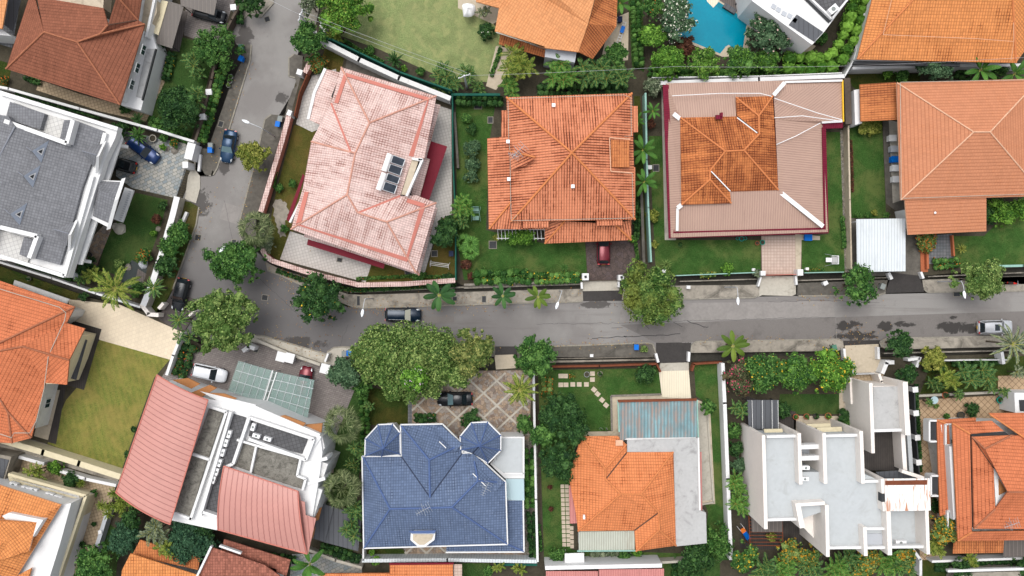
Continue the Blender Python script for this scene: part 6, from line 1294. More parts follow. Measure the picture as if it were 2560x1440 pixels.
# ================================================================= VEHICLES, LAMPS, SMALL THINGS
car(570, 365, 80 + 180, 'dark blue hatchback parked at the kerb beside the yellow flowering hedge', 'navy', 4.3, 1.78, 'sedan', ws=CARWL, h=1.45)
car(357, 374, -38 + 180 + 180, 'dark blue estate car under ferns on the slate driveway', 'darkblue', 4.6, 1.8, 'suv', h=1.6)
car(303, 411, 165, 'small black car with red tail lights half under the mansion roof', 'black', 3.9, 1.7, 'hatch', sunroof=True)
car(522, 34, -14, 'black car half hidden under the dark ribbed carport roof', 'black', 4.4, 1.8, 'hatch')
car(450, 737, 257, 'black car parked by the plant verge with palm reflections on the roof', 'black', 4.4, 1.78, 'hatch', h=1.5)
car(1007, 787, -1, 'black estate car with pale windscreen standing in the road', 'blueblack', 4.7, 1.85, 'suv', rails=True, ws=glass('pale_windscreen', (.42, .42, .34), .1), h=1.62)
car(1509, 622, 90, 'maroon hatchback on the dark crazy paved driveway', 'maroon', 4.2, 1.75, 'hatch', z=.12)
car(1137, 998, 181, 'black car with red tail lights on the lattice patterned brown driveway', 'black', 4.7, 1.85, 'sedan', ws=CARWL, z=.12, sunroof=False)
car(523, 933, -13, 'white sport utility car with roof rails on the grey forecourt', 'white', 4.5, 1.85, 'suv', rails=True, z=.12, h=1.65)
car(760, 956, 80, 'maroon car parked under the green glass canopy', 'maroon', 4.2, 1.75, 'hatch', z=.12)
car(2490, 818, 1, 'silver people carrier with dark sunroof parked beside the damp patch', 'silver', 4.6, 1.85, 'suv', sunroof=True, h=1.7)
# motorcycle
m = P(2530, 708, .6); root = empty('motorcycle', (m.x, m.y, .12), 'red motorcycle lying close to the lawn wall at the photo edge', 'motorcycle', None, R(-6))
for X in (-.65, .65):
    b = MB(); rows = []
    for j in range(16):
        a = math.pi / 8 * j; c = Vector((X + .27 * math.cos(a), 0, .3 + .27 * math.sin(a))); d = Vector((math.cos(a), 0, math.sin(a))); rows.append([c + d * .05, c + Vector((0, .05, 0)), c - d * .05, c - Vector((0, .05, 0))])
    rows.append(rows[0]); b.grid(rows, close=True); b.build('wheel', M['black'], root, local=True)
b = MB(); b.grid([[(-.75, -.08, .62), (-.75, 0, .7), (-.75, .08, .62)], [(-.2, -.15, .6), (-.2, 0, .78), (-.2, .15, .6)], [(.3, -.13, .62), (.3, 0, .85), (.3, .13, .62)], [(.6, -.05, .6), (.6, 0, .7), (.6, .05, .6)]]); b.build('fairing', M['red'], root, local=True)
b = MB(); b.grid([[(-.7, -.12, .74), (-.7, 0, .80), (-.7, .12, .74)], [(.0, -.13, .78), (.0, 0, .84), (.0, .13, .78)]]); b.build('seat', M['black'], root, local=True)
b = MB(); b.tube([(.42, -.36, .98), (.5, 0, .95), (.42, .36, .98)], .025, 6); b.build('handlebar', M['metal'], root, local=True); b = MB(); b.tube([(.5, 0, .95), (.65, 0, .3)], .04, 6); b.build('fork', M['metal'], root, local=True)
# street lamps
lamp(688, 342, 615, 304, 'street lamp leaning over the road beside the round yellow tree', g=None); lamp(932, 746, 906, 782, 'street lamp beside the dark street tree above the road bend', g=None); lamp(1398, 727, 1393, 763, 'street lamp near the young palms in front of the bright orange house', g=None)
lamp(1812, 718, 1845, 752, 'street lamp in front of the large green lawn', g=None); lamp(2343, 704, 2411, 736, 'street lamp beside the olive street tree at the far end', g=None); lamp(606, 618, 556, 623, 'street lamp half hidden by the street tree at the bend', g=None)
# bins
for a in ((602, 146, -20, 'blue wheelie bin on the kerb corner by the loose tree', 'blue'), (525, 375, 0, 'blue wheelie bin at the mansion gate', 'blue'), (526, 364, 0, 'grey green wheelie bin behind the blue bin at the mansion gate', 'greyp'), (694, 310, -10, 'blue wheelie bin beside the pink capped wall', 'blue'), (700, 297, -10, 'grey green wheelie bin beside the pink capped wall', 'greyp'),
          (872, 883, 0, 'blue wheelie bin beside the big olive canopy', 'blue'), (860, 884, 0, 'grey green wheelie bin next to the blue bin by the big canopy', 'greyp'), (1591, 868, 0, 'blue wheelie bin on the pavement by the asphalt ramp', 'blue'), (2207, 716, -20, 'green wheelie bin on the pavement beside the carport tree', 'greyp'), (2086, 869, 15, 'green wheelie bin at the end of the pavement above the yellow green trees', 'greenp'),
          (1128, 634, 0, 'dark blue bin against the green net fence', 'darkb'), (1550, 48, 0, 'dark bin in the side yard under the banana plant', 'darkb'), (602, 118, 0, 'green bin beside the white gate pillar', 'greenp')):
    if a[4] == 'darkb': M['darkb'] = M.get('darkb') or plain('dark_blue_plastic', (.01, .02, .06), .5, .1, bump=0)
    bin_(*a)
# small white bollards / meter boxes
def mbox(x, y, s_, hh, label, mat='white', name='meter_box', cat='meter box', rz=0, z=.12):
    q = P(x, y, hh); o = empty(name, (q.x, q.y, z), label, cat, None, R(rz)); b = MB(); b.box((0, 0, (hh - z) / 2), (s_, s_ * .8, hh - z)); b.build('cabinet', M[mat], o, local=True); b = MB(); b.box((0, 0, hh - z + .03), (s_ + .1, s_ * .8 + .1, .06)); b.build('cap', M[mat], o, local=True)
mbox(1721, 718, .4, .8, 'small white meter box on the pavement beside the big street tree'); mbox(2064, 708, .5, .9, 'white octagonal meter box on the dark pavement', rz=30); mbox(1479, 889, .35, .6, 'tiny white meter post beside the drain'); mbox(1624, 898 - 208, .4, 1.0, 'small white meter box on the green mesh fence') if False else None
mbox(1624, 418, .5, 1.2, 'white box on the pale green mesh fence beside the banana plants'); mbox(1660, 678, .35, 1.2, 'white garden lantern post beside the potted palm'); mbox(2018, 672, .3, .7, 'small white ornament at the corner of the small lawn'); mbox(1884, 674, .3, .6, 'white ornament in the flower bed at the lawn corner')
# manholes and drain covers
for a in ((662, 744, .7, .65, -8, 'square manhole cover in the road bend below the small tree'), (495, 594, .7, .7, -5, 'square manhole cover on the road near the plant verge'), (668, 48, .6, .6, 20, 'faint square manhole cover at the top of the road'), (585, 606, .5, .7, 0, 'drain grating at the kerb beside the fan palm')): cover(*a)
for a in ((2392, 736, .8, .5, 0, 'iron drain grating at the kerb under the far street lamp', 'drain_grating', .13), (476, 770, .9, .7, -20, 'dark drain grating beside the parked black car', 'drain_grating', .13), (640, 876, .5, .5, -15, 'brown inspection cover on the white gate wall side', 'inspection_cover', .14), (552, 310, .55, .7, -15, 'oval inspection cover on the dark pavement', 'inspection_cover', .13),
          (1226, 300, .6, .75, 0, 'square grey inspection chamber in the garden of the bright orange house, upper', 'inspection_cover', .16), (1232, 612, .9, .9, 0, 'square grey inspection chamber beside the licuala palm lawn', 'inspection_cover', .16), (1086, 634, .7, .7, 0, 'square inspection chamber beside the white clothes rack', 'inspection_cover', .16), (1020, 682, .7, .6, 5, 'square inspection chamber near the pink capped wall', 'inspection_cover', .16),
          (1640, 420, .7, .8, 0, 'square inspection chamber beside the white fence box', 'inspection_cover', .16), (1195, 262, .9, 1.0, 0, 'grey framed inspection chamber at the garden hedge', 'inspection_cover', .16), (849, 650, .6, .45, -10, 'outlined cover in the white front patio', 'inspection_cover', .13), (128, 1128, .7, .8, -17, 'pale blue cover on the path below the striped lawn', 'inspection_cover', .14), (236, 1162, .8, .8, -17, 'pale blue square cover at the end of the path below the striped lawn', 'inspection_cover', .14),
          (896, 752, .35, 1.2, 0, 'narrow dark cover in the pavement beside the lamp', 'inspection_cover', .13), (1210, 748, .5, .8, 0, 'rusty square cover in the pavement between the young palms', 'inspection_cover', .13), (1137, 747, .5, .5, 0, 'small square cover in the pavement beside the first young palm', 'inspection_cover', .13)):
    cover(*a[:6], name=a[6], z=a[7], base=.10, mat='grey' if 'pale blue' in a[5] else 'dark')
# stepping stones
ST = plain('stepping_stone', (.50, .42, .33), .85, .15, .2)
def stone(x, y, rz, wd=.62, dp=.58, g='pale stepping stones set in the lawn', lab='pale square stepping stone set flush in the grass'):
    q = P(x, y, .14); b = MB(); b.box((q.x, q.y, .13), (wd, dp, .06), R(rz)); b.build('stepping_stone', ST, None, lab, 'stepping stone', g)
for x, y in ((1402, 940), (1414, 940), (1402, 962), (1415, 962), (1432, 961), (1448, 961), (1466, 961), (1481, 934), (1481, 949)): stone(x, y, 0)
for x, y in ((1485, 974), (1494, 985), (1505, 1000), (1515, 1013)): stone(x, y, -40)
for x, y in ((813, 1112), (812, 1124), (822, 1138), (830, 1148), (827, 1162), (828, 1176)): stone(x, y, -10, g='small stepping stones beside the modern house', lab='small pale stepping stone in the narrow grass strip beside the modern house')
for i in range(14):
    for j in range(2): stone(1406 + j * 11 + i * .35, 1216 + i * 11.2, 0, .48, .48, 'grid of concrete slabs beside the orange tiled house', 'square weathered concrete slab in the two column grid beside the orange house')
for i in range(5): stone(1429 + i * .3, 1320 + i * 11.5, 0, .48, .48, 'short third column of concrete slabs', 'square concrete slab in the short third column next to the green metal roof')
# clothes rack
def rack(x, y, rz, L, label):
    q = P(x, y, .1); o = empty('clothes_rack', (q.x, q.y, .11), label, 'clothes rack', None, R(rz))
    for s_ in (-1, 1):
        b = MB(); b.tube([(s_ * L / 2, -.45, 0), (s_ * (L / 2 - .1), 0, 1.1), (s_ * L / 2, .45, 0)], .03, 6); b.build('stand', M['whiteplastic'], o, local=True)
    for y_ in (-.2, 0, .2): b = MB(); b.tube([(-L / 2, y_, 1.08), (L / 2, y_, 1.08)], .028, 6); b.build('rail', M['whiteplastic'], o, local=True)
rack(1100, 662, -8, 2.5, 'white clothes drying rack on the side lawn of the pink house')
# green swing seat
q = P(1190, 535, .1); o = empty('swing_seat', (q.x, q.y, .11), 'pale green metal swing seat on the lawn beside the palm cluster', 'swing seat')
for s_ in (-1, 1):
    b = MB(); b.box((0, s_ * .55, .5), (.8, .5, .06)); b.build('seat', M['palegreen'], o, local=True); b = MB(); b.box((0, s_ * .85, .8), (.8, .05, .6)); b.build('backrest', M['palegreen'], o, local=True)
    b = MB(); b.tube([(s_ * .6, -.95, 0), (s_ * .5, 0, 1.7), (s_ * .6, .95, 0)], .03, 6); b.build('frame', M['palegreen'], o, local=True)
b = MB(); b.tube([(-.5, 0, 1.7), (.5, 0, 1.7)], .03, 6); b.build('top_rail', M['palegreen'], o, local=True)
# garden lounger chair
q = P(2078, 650, .1); o = empty('garden_chair', (q.x, q.y, .11), 'white folding garden chair on the small lawn near the front rail', 'chair')
b = MB(); b.box((.25, 0, .42), (.8, .8, .05)); b.build('seat', M['greystain'], o, local=True); b = MB(); b.box((-.5, 0, .45), (.75, .55, .06)); b.build('footrest', M['whiteplastic'], o, local=True)
for s_ in (-1, 1):
    b = MB(); b.bar((-.1, s_ * .52, .62), (.72, s_ * .52, .62), .07, .06); b.build('armrest', M['whiteplastic'], o, local=True); b = MB(); b.tube([(-.85, s_ * .8, .02), (.1, s_ * .55, .55)], .02, 5); b.build('pole', M['metal'], o, local=True)
    for X in (-.05, .68): b = MB(); b.box((X, s_ * .5, .29), (.06, .06, .58)); b.build('leg', M['whiteplastic'], o, local=True)
b = MB(); b.bar((.72, -.55, .64), (.72, .55, .64), .08, .4); b.build('backrest', M['whiteplastic'], o, local=True)
# parasol
q = P(1170, 22, 2.2); o = empty('parasol', (q.x, q.y, .11), 'folded white parasol cover at the patio corner of the big lawn', 'parasol'); b = MB(); g = rngn(); rows = []
for z, r_ in ((2.3, .08), (2.1, .55), (1.8, .95), (1.5, 1.0)): rows.append([(r_ * (1 + .3 * math.sin(3 * t + 1) * .6) * math.cos(t) * .85, r_ * (1.15 + .3 * math.cos(2 * t)) * math.sin(t), z + .12 * math.sin(5 * t)) for t in [math.pi / 8 * j for j in range(16)]])
b.grid(rows, close=True); b.poly(rows[0]); b.build('canopy', M['whiteplastic'], o, local=True); b = MB(); b.tube([(0, 0, 0), (0, 0, 2.2)], .04, 6); b.build('pole', M['metal'], o, local=True)
# ladder/slide in the side yard
q = P(1554, 80, .3); o = empty('step_ladder', (q.x, q.y, .13), 'aluminium step ladder with blue tray lying in the side yard', 'ladder', None, R(72))
for s_ in (-1, 1): b = MB(); b.bar((-1.6, s_ * .2, .3), (1.4, s_ * .17, .3), .05, .08); b.build('side_rail', M['galv'], o, local=True)
for k in range(9): b = MB(); b.bar((-1.5 + k * .35, -.2, .28), (-1.5 + k * .35, .2, .28), .05, .04); b.build('rung', M['galv'], o, local=True)
b = MB(); b.box((.3, 0, .36), (.9, .5, .06)); b.build('tray', M['blue'], o, local=True)
# play set
q = P(1858, 1328, .3); o = empty('play_slide', (q.x, q.y, .12), 'blue and orange toddler slide on the dark deck beside the modernist house', 'play slide', None, R(-55))
b = MB(); b.grid([[(-.1, -.3, 1.0), (-.1, -.22, .9), (-.1, .22, .9), (-.1, .3, 1.0)], [(.6, -.3, .6), (.6, -.22, .5), (.6, .22, .5), (.6, .3, .6)], [(1.3, -.3, .2), (1.3, -.22, .1), (1.3, .22, .1), (1.3, .3, .2)]]); b.build('chute', M['blue'], o, local=True)
b = MB(); b.box((-.4, 0, .95), (.6, .6, .08)); b.build('platform', M['f_orange'], o, local=True)
for s_ in (-1, 1): b = MB(); b.bar((-1.0, s_ * .3, .1), (-.6, s_ * .3, 1.2), .06, .06); b.build('side_rail', M['whiteplastic'], o, local=True)
# deck loungers
for x, y, l in ((1824, 22, 'dark cushioned lounger on the pool deck, nearer the pool step'), (1856, 14, 'dark cushioned lounger beside the white house wall on the pool deck')):
    q = P(x, y, .3); o = empty('sun_lounger', (q.x, q.y, .13), l, 'sun lounger', None, R(-32)); b = MB(); b.box((0, 0, .3), (1.7, .65, .12)); b.build('mattress', M['s_char'], o, local=True); b = MB(); b.box((0, 0, .12), (1.8, .7, .16)); b.build('frame', M['dark'], o, local=True)
q = P(1884, 28, .8); o = empty('round_table', (q.x, q.y, .13), 'round white table on the pool deck under the frangipani edge', 'table'); b = MB(); b.tube([(0, 0, .7), (0, 0, .76)], .6, 20); b.build('tabletop', M['greystain'], o, local=True); b = MB(); b.tube([(0, 0, 0), (0, 0, .7)], .06, 8); b.build('pedestal', M['metal'], o, local=True)
# pots
for a in ((382, 346, 9, 'large round pot on the slate driveway', None, 'conclight'), (2363, 988, 8, 'terracotta pot with plant on the planter kerb', 'l_dark', 'terracotta'), (2402, 1038, 9, 'large black pot on the diamond paving', None, 'dark'), (2434, 1028, 7, 'terracotta pot with leafy plant beside the orange north roof', 'l_dark', 'terracotta'), (1906, 606 - 0, 6, 'teal watering can pot beside the pink driveway', None, 'teal'),
          (1854, 597, 6, 'teal round tub below the maroon roof edge, middle of three', None, 'teal'), (1844, 596, 4, 'small teal pot left of the teal tub', None, 'teal'), (1863, 596, 4, 'small teal pot right of the teal tub', None, 'teal'), (1989, 1042, 7, 'round planted pot left end of the row above the modern house', 'l_green', 'terracotta'), (2016, 1041, 7, 'round planted pot second in the row above the modern house', 'l_green', 'terracotta'), (2040, 1041, 7, 'dark planted pot third in the row above the modern house', 'l_dark', 'dark'), (2070, 1040, 8, 'round planted pot right end of the row above the modern house', 'l_lime', 'terracotta'),
          (577, 192, 6, 'potted plant at the kerb, nearest the loose tree', 'l_green', 'greyp'), (575, 203, 6, 'potted plant at the kerb, middle of three', 'l_green', 'greyp'), (571, 214, 5, 'potted plant at the kerb, furthest from the loose tree', 'l_olive', 'greyp'), (1467, 936, 7, 'grey tub in the stepping stone garden', None, 'greyp'), (1500, 934, 6, 'round pot beside the stepping stones', 'l_dark', 'conc'), (222, 637, 7, 'black round pot on the stone path beside the white mansion', None, 'dark'), (2500, 1000, 8, 'teal pot with plant beside the white porch', 'l_green', 'teal'), (1893, 608, 5, 'small terracotta pot beside the pink driveway', None, 'terracotta'), (1502, 1073, 4, 'round pot on the kerb above the orange roof, left', 'l_green', 'greyp'), (1514, 1073, 4, 'round pot on the kerb above the orange roof, right', 'l_green', 'greyp'),
          (72, 697, 5, 'grey pot below the white mansion wall, left', 'l_dark', 'conc'), (172, 697, 6, 'round pot below the white mansion wall corner', 'l_dark', 'conc')): pot(*a)
# rocks by the pond and mansion
def rock(x, y, r, label, mat='stone'):
    q = P(x, y, .2); g = rngn(); b = MB(); rows = []; r /= S
    for i in range(6):
        t = math.pi / 2 * i / 5 * .98; rows.append([(q.x + r * math.cos(t) * math.cos(a) * (1 + g.normal() * .1), q.y + r * math.cos(t) * math.sin(a) * (1 + g.normal() * .1), .08 + r * .8 * math.sin(t)) for a in [2 * math.pi * j / 10 for j in range(10)]])
    b.grid(rows, close=True, sm=False); b.build('rock', M[mat], None, label, 'rock')
for a in ((300, 572, 15, 'mottled pale rock beside the mansion lawn', 'conclight'), (287, 566, 9, 'small pale rock beside the mottled rock', 'conclight'), (358, 660, 12, 'grey rock at the pond edge by the wall', 'grey'), (320, 668, 9, 'dark rock left of the pond'), (184, 688, 12, 'grey boulder at the mansion corner', 'grey'), (436, 376, 9, 'mossy rock in the rockery by the gatehouse'), (418, 372, 7, 'small rock in the rockery beside the topiary bush'), (395, 572, 7, 'speckled rock below the red brown bush')): rock(*a)
# satellite dish, table set
q = P(2335, 1000, .7); o = empty('garden_table', (q.x, q.y, .12), 'small round glass table on the diamond paving', 'table'); b = MB(); b.tube([(0, 0, .68), (0, 0, .72)], .5, 16); b.build('tabletop', M['cyanglass'], o, local=True)
for k in range(3): b = MB(); b.tube([(0, 0, .66), (.35 * math.cos(k * 2.1), .35 * math.sin(k * 2.1), 0)], .03, 5); b.build('leg', M['dark'], o, local=True)
# laundry yard clutter by the orange flat tiled house
for k, (x, y, m_, l) in enumerate(((2232, 345, 'white', 'white washing machine in the narrow side yard'), (2236, 372, 'grey', 'grey cabinet in the narrow side yard'), (2238, 398, 'blue', 'blue crate in the narrow side yard'), (2240, 420, 'whiteplastic', 'white storage box in the narrow side yard'), (2241, 448, 'white', 'white cabinet with towels in the narrow side yard'))): mbox(x, y, .9, .9, l, m_, 'storage_box', 'box')
mbox(2012 + 9, 594, .9, .6, 'blue box on the beige ledge below the maroon roof edge', 'blue', 'storage_box', 'box')

# leaf litter along the kerbs and on the paved verges
g = rngn(); lv = []
for path, n, sp in (('628,150 540,400', 60, .5), ('640,400 604,560', 40, .5), ('668,680 765,722 880,770 905,774 1300,762', 260, .6), ('655,836 720,858 818,888', 120, .7), ('890,860 1240,866', 160, .5), ('1374,862 1620,855', 90, .4), ('1738,850 2098,846', 70, .4), ('1560,752 1700,752', 60, .7), ('2000,744 2196,740 ', 90, .5), ('560,470 480,600 440,720', 60, .8), ('1600,800 1500,830', 30, 2), ('920,760 1450,745', 90, .7), ('660,700 900,820', 160, 2.6), ('2100,830 2200,845', 70, .9)):
    p = WP(path, 0); L = [(q - r_).length for q, r_ in zip(p, p[1:])]
    for _ in range(n):
        k = int(g.choice(len(L), p=np.array(L) / sum(L))); c = p[k].lerp(p[k + 1], g.random()); lv.append((c.x + g.normal() * sp, c.y + g.normal() * sp, .0))
b = MB()
for x, y, z in lv:
    s_ = .05 + .06 * g.random(); t = g.random() * 6.28; u = Vector((math.cos(t), math.sin(t), 0)) * s_; v = Vector((-math.sin(t), math.cos(t), 0)) * s_ * .55; c = Vector((x, y, .15)); b.poly([c - u, c - v, c + u, c + v])
b.build('leaf_litter', leaf('fallen_leaf', [(0, (.10, .05, .02)), (.5, (.30, .14, .05)), (1, (.45, .33, .12))]), None, 'scattered brown fallen leaves along the kerbs and road edges', 'leaf litter', None, 'stuff')
# ================================================================= TREES, PALMS, SHRUBS
T, SH, PM, HD = tree, shrub, palm, hedge
T(450, 270, 56, 'dense dark green tree on the lawn beside the brown roofed house', 'l_dark', 5, leafs=.15); T(545, 120, 62, 'loose feathery tree over the fence by the kerb corner', 'l_green', 4.5, open_=.6, lump=.24, core=.5, leafs=.15)
PM(478, 150, 34, 'dark palm at the lawn edge beside the loose feathery tree', 'areca', h=3, n=3); PM(490, 238, 36, 'feathery palm beside the dense dark tree', 'areca', h=3.5, n=3); PM(495, 185, 26, 'small palm between the fence and the lawn', 'areca', h=2.5, n=2)
HD('566,150 545,210 520,290 503,355', 24, 1.3, 'green hedge dotted with yellow flowers along the timber fence', 'l_green', 'f_yellow', .06); PM(347, 298, 20, 'small palm at the corner of the tan patio', 'cycad', h=1.2); SH(305, 322, 22, 'dark shrub beside the mansion driveway wall', 'l_dark'); PM(348, 338, 26, 'fern over the dark blue estate car', 'cycad', 'l_green', h=1.8)
HD('372,300 470,345', 26, .8, 'low clipped ground hedge beneath the dense dark tree', 'l_green'); HD('430,130 412,200', 20, .9, 'dark climbing plants on the trellis beside the brown house', 'l_dark', 'f_yellow', .05); HD('372,200 350,265', 14, .7, 'dark shrub row beside the tan patio', 'l_dark'); SH(318, 268, 18, 'dark shrub at the brown house corner', 'l_dark'); SH(400, 120, 16, 'shrub under the carport roof edge', 'l_dark')
HD('60,190 100,205', 18, .8, 'dark bushes under the brown roof edge', 'l_dark'); HD('40,230 180,272 250,292', 14, .9, 'dark hedge between the white wall and mansion', 'l_dark'); SH(12, 200, 12, 'orange flowering bush at the photo edge', 'l_dark', fl='f_orange', ffrac=.2)
SH(408, 368, 9, 'small round topiary bush in the rockery', 'l_lime', h=.9); SH(437, 358, 14, 'red and green rockery shrub near the gatehouse', 'l_green', fl='f_orange', ffrac=.2); SH(410, 345, 13, 'low shrub below the mansion wall', 'l_green')
T(637, 390, 41, 'round yellow green street tree beside the blue bins', 'l_yellow', 4.2, leafs=.14, lump=.36); PM(640, 572, 50, 'grey green fan palm with pale flowers on the street corner', 'fan', 'l_fan', 5, 1); SH(668, 610, 24, 'grey leaved shrub under the fan palm', 'l_grey'); SH(700, 470, 12, 'small shrub on the side lawn of the pink house'); HD('690,420 682,470', 10, .8, 'clipped hedge inside the pink capped wall', 'l_green'); SH(732, 460, 12, 'shrub beside the maroon strip of the pink house'); SH(712, 572, 12, 'shrub beside the gravel bed')
T(592, 655, 66, 'oval dark green street tree at the bend below the fan palm', 'l_green', 6, ex=1.18, leafs=.17); T(803, 745, 63, 'dark round street tree with yellow specks beside the lamp', 'l_dark', 6, fl='f_yellow', ffrac=.01)
T(562, 800, 88, 'large olive street tree between two driveways', 'l_olive', 7.5, leafs=.19); PM(290, 722, 66, 'yellowish coconut palm over the mansion wall', 'coco', 'l_palmy', 6); PM(385, 720, 32, 'young palm beside the yellowish coconut palm', 'coco', 'l_palm', 4); PM(448, 800, 30, 'small palm left of the large olive tree', 'coco', 'l_palm', 4); PM(462, 845, 32, 'dark palm under the large olive tree', 'areca', 'l_palm', 3.5, 2)
T(450, 582, 32, 'bushy plant at the top of the plant verge', 'l_green', 2.6); T(430, 618, 30, 'bushy plant in the middle of the plant verge', 'l_green', 2.6); T(418, 665, 30, 'bushy plant at the low end of the plant verge', 'l_dark', 2.6); SH(408, 514, 12, 'round dark bush on the mansion lawn by the wall', 'l_dark', h=1); SH(393, 548, 15, 'red brown round bush on the mansion lawn', 'l_redbrown', h=1.1); SH(384, 584, 9, 'round lime bush on the mansion lawn', 'l_lime', h=.9)
PM(235, 690, 34, 'bright fern palm beside the mansion corner', 'areca', 'l_palmy', 2.6, 3); PM(205, 702, 24, 'small green palm at the mansion wall', 'areca', h=2.2, n=2); SH(360, 640, 20, 'orange tipped shrub at the pond edge', 'l_green', fl='f_orange', ffrac=.12); SH(300, 660, 15, 'olive ground plant above the pond', 'l_olive'); SH(222, 668, 26, 'dark bushes at the mansion corner', 'l_dark'); SH(345, 725, 22, 'green plants below the pond deck', 'l_green'); SH(212, 742, 13, 'small dark bush on the white ledge by the cream driveway', 'l_dark')
HD('62,1 62,2'.replace('62,1 62,2', '40,655 140,688 180,698'), 12, .7, 'dark plants along the wall below the mansion', 'l_dark'); HD('470,860 455,920 440,940', 36, 1.2, 'dark shrub mass with orange flowers beside the white wall', 'l_dark', 'f_orange', .06)
T(860, 22, 72, 'large round lime green tree at the corner of the big lawn', 'l_lime', 6.5, fl='l_yellow', ffrac=.10, leafs=.15); T(772, 105, 46, 'dark green street tree at the power pole', 'l_green', 5); SH(795, 158, 26, 'orange flowering bush beside the pink house gate', 'l_olive', fl='f_orange', ffrac=.2, h=2); T(776, 8, 30, 'small grey leaved tree at the top of the road', 'l_grey', 4, core=.5, open_=.4)
PM(835, 90, 26, 'leafy palm at the edge of the big lawn under the lime tree', 'areca', 'l_palmy', 1.6, 3); SH(845, 68, 18, 'dark reddish shrub below the lime tree', 'l_redbrown'); SH(926, 126, 13, 'small shrub on the lawn edge by the green netting'); PM(987, 152, 26, 'dark cycad on the big lawn', 'cycad', 'l_dark', 1.4); SH(1010, 172, 9, 'lime ball shrub beside the cycad', 'l_lime'); SH(1052, 180, 13, 'loose shrub right of the lime ball'); HD('860,100 900,125 960,155', 8, .5, 'thin climbing plants along the green netting', 'l_green')
PM(1110, 196, 46, 'wide clump of strappy palms at the lawn corner', 'areca', 'l_palm', 1.8, 6, spread=.7); PM(1170, 180, 30, 'palm beside the crossarm utility pole', 'areca', h=2.5, n=3); PM(1195, 215, 24, 'low palm right of the utility pole', 'areca', h=1.6, n=3); SH(1215, 78, 22, 'flower bed shrub beside the light orange roof', 'l_dark', fl='f_white', ffrac=.02); PM(1212, 30, 22, 'grey palm beside the folded parasol', 'areca', 'l_grey', 2, 2); HD('1252,120 1228,190', 10, .5, 'low hedge at the right edge of the big lawn', 'l_green')
PM(1292, 160, 50, 'bright yellow green palm cluster below the orange roof, first of four', 'areca', 'l_palmy', 4.2, 7, spread=.65); PM(1275, 215, 34, 'green palm cluster behind the bright orange roof corner', 'areca', 'l_banana', 3, 4); PM(1402, 180, 48, 'green palm cluster below the grey roof box, second of four', 'areca', 'l_banana', 4.2, 7, spread=.65); PM(1482, 180, 46, 'green palm cluster below the roof corner, third of four', 'areca', 'l_palm', 4.2, 7, spread=.65); PM(1540, 185, 44, 'green palm cluster near the hedge, fourth of four', 'areca', 'l_palm', 4, 6, spread=.65)
T(1537, 142, 34, 'round leafy tree at the corner of the orange roof', 'l_green', 4); PM(1550, 8, 38, 'banana plant at the top edge above the side yard', 'banana', 'l_banana', 3.5, name='banana_plant', cat='banana plant'); HD('1588,-40 1590,60 1598,165', 24, 1.4, 'straight bright green hedge beside the side yard', 'l_green'); HD('1345,225 1570,222', 30, 1.2, 'dark undergrowth beneath the palm clusters', 'l_dark')
T(1630, 20, 32, 'leafy tree at the top edge beside the pool', 'l_green', 4.2, fl='f_orange', ffrac=.02); T(1632, 95, 36, 'lime leafy tree in the hedge corner beside the pool', 'l_lime', 4); T(1690, 45, 52, 'frangipani tree covered in white flowers beside the pool', 'l_blue', 4.6, fl='f_white', ffrac=.12, leafs=.17, lump=.3, core=.6, ex=.85); T(1672, 155, 45, 'large rounded lime tree at the hedge corner', 'l_lime', 4.6, leafs=.14); T(1760, 158, 44, 'rounded bush tree in the row below the pool, first', 'l_lime', 4, leafs=.13, fl='l_olive', ffrac=.3); T(1848, 158, 42, 'rounded green bush tree in the row below the pool, second', 'l_green', 4, leafs=.13, fl='l_lime', ffrac=.4)
SH(1712, 118, 28, 'dark reddish shrub at the pool corner', 'l_redbrown', h=2); T(1918, 155, 34, 'green bush tree in the row below the pool, third', 'l_lime', 3.6, leafs=.13, fl='l_green', ffrac=.5); T(1922, 82, 62, 'pink flowering frangipani tree beside the white modern house', 'l_blue', 5, fl='f_blush', ffrac=.025, core=.6, lump=.28); HD('1960,158 2040,160 2085,150 2118,105 2140,60 2160,-40', 50, 2.6, 'tall lime green hedge curving round the white modern house', 'l_lime', lump=.5, leafs=.14); HD('1620,178 1700,186 2095,180', 24, 1.4, 'long low hedge along the thin white rail', 'l_green')
T(1634, 215, 26, 'pale bluish shrub tree at the fence corner', 'l_grey', 2.6); SH(2055, 95, 16, 'palm like plant in the gap behind the white house', 'l_green'); SH(1720, 70, 1, 'x') if False else None
for x, y, r, l in ((1607, 375, 42, 'banana plant between the two orange houses, middle'), (1610, 455, 38, 'banana plant between the two orange houses, lower'), (1632, 278, 24, 'small banana plant beside the mesh fence, upper'), (1592, 300, 22, 'dark banana leaves against the orange roof')): PM(x, y, r, l, 'banana', 'l_banana', 3.4, name='banana_plant', cat='banana plant')
SH(1626, 310, 14, 'purple leaved shrub by the mesh fence', 'l_redbrown'); HD('1600,480 1590,600', 14, 1, 'dark climbing plants on the mossy wall', 'l_dark'); SH(1630, 540, 16, 'pale leaved bush on the mesh fence', 'l_yellow'); SH(1635, 612, 12, 'pale yellow bush lower on the mesh fence', 'l_yellow')
for x, y, r, m_, l in ((1166, 295, 15, 'l_green', 'small lime shrub in the garden row, top'), (1180, 325, 15, 'l_dark', 'dark shrub in the garden row, second'), (1182, 372, 24, 'l_blue', 'round blue green shrub in the garden row, third'), (1180, 412, 20, 'l_blue', 'blue green shrub in the garden row, fourth'), (1178, 440, 18, 'l_blue', 'blue green shrub in the garden row, fifth')): SH(x, y, r, l, m_, fl='l_yellow', ffrac=.04)
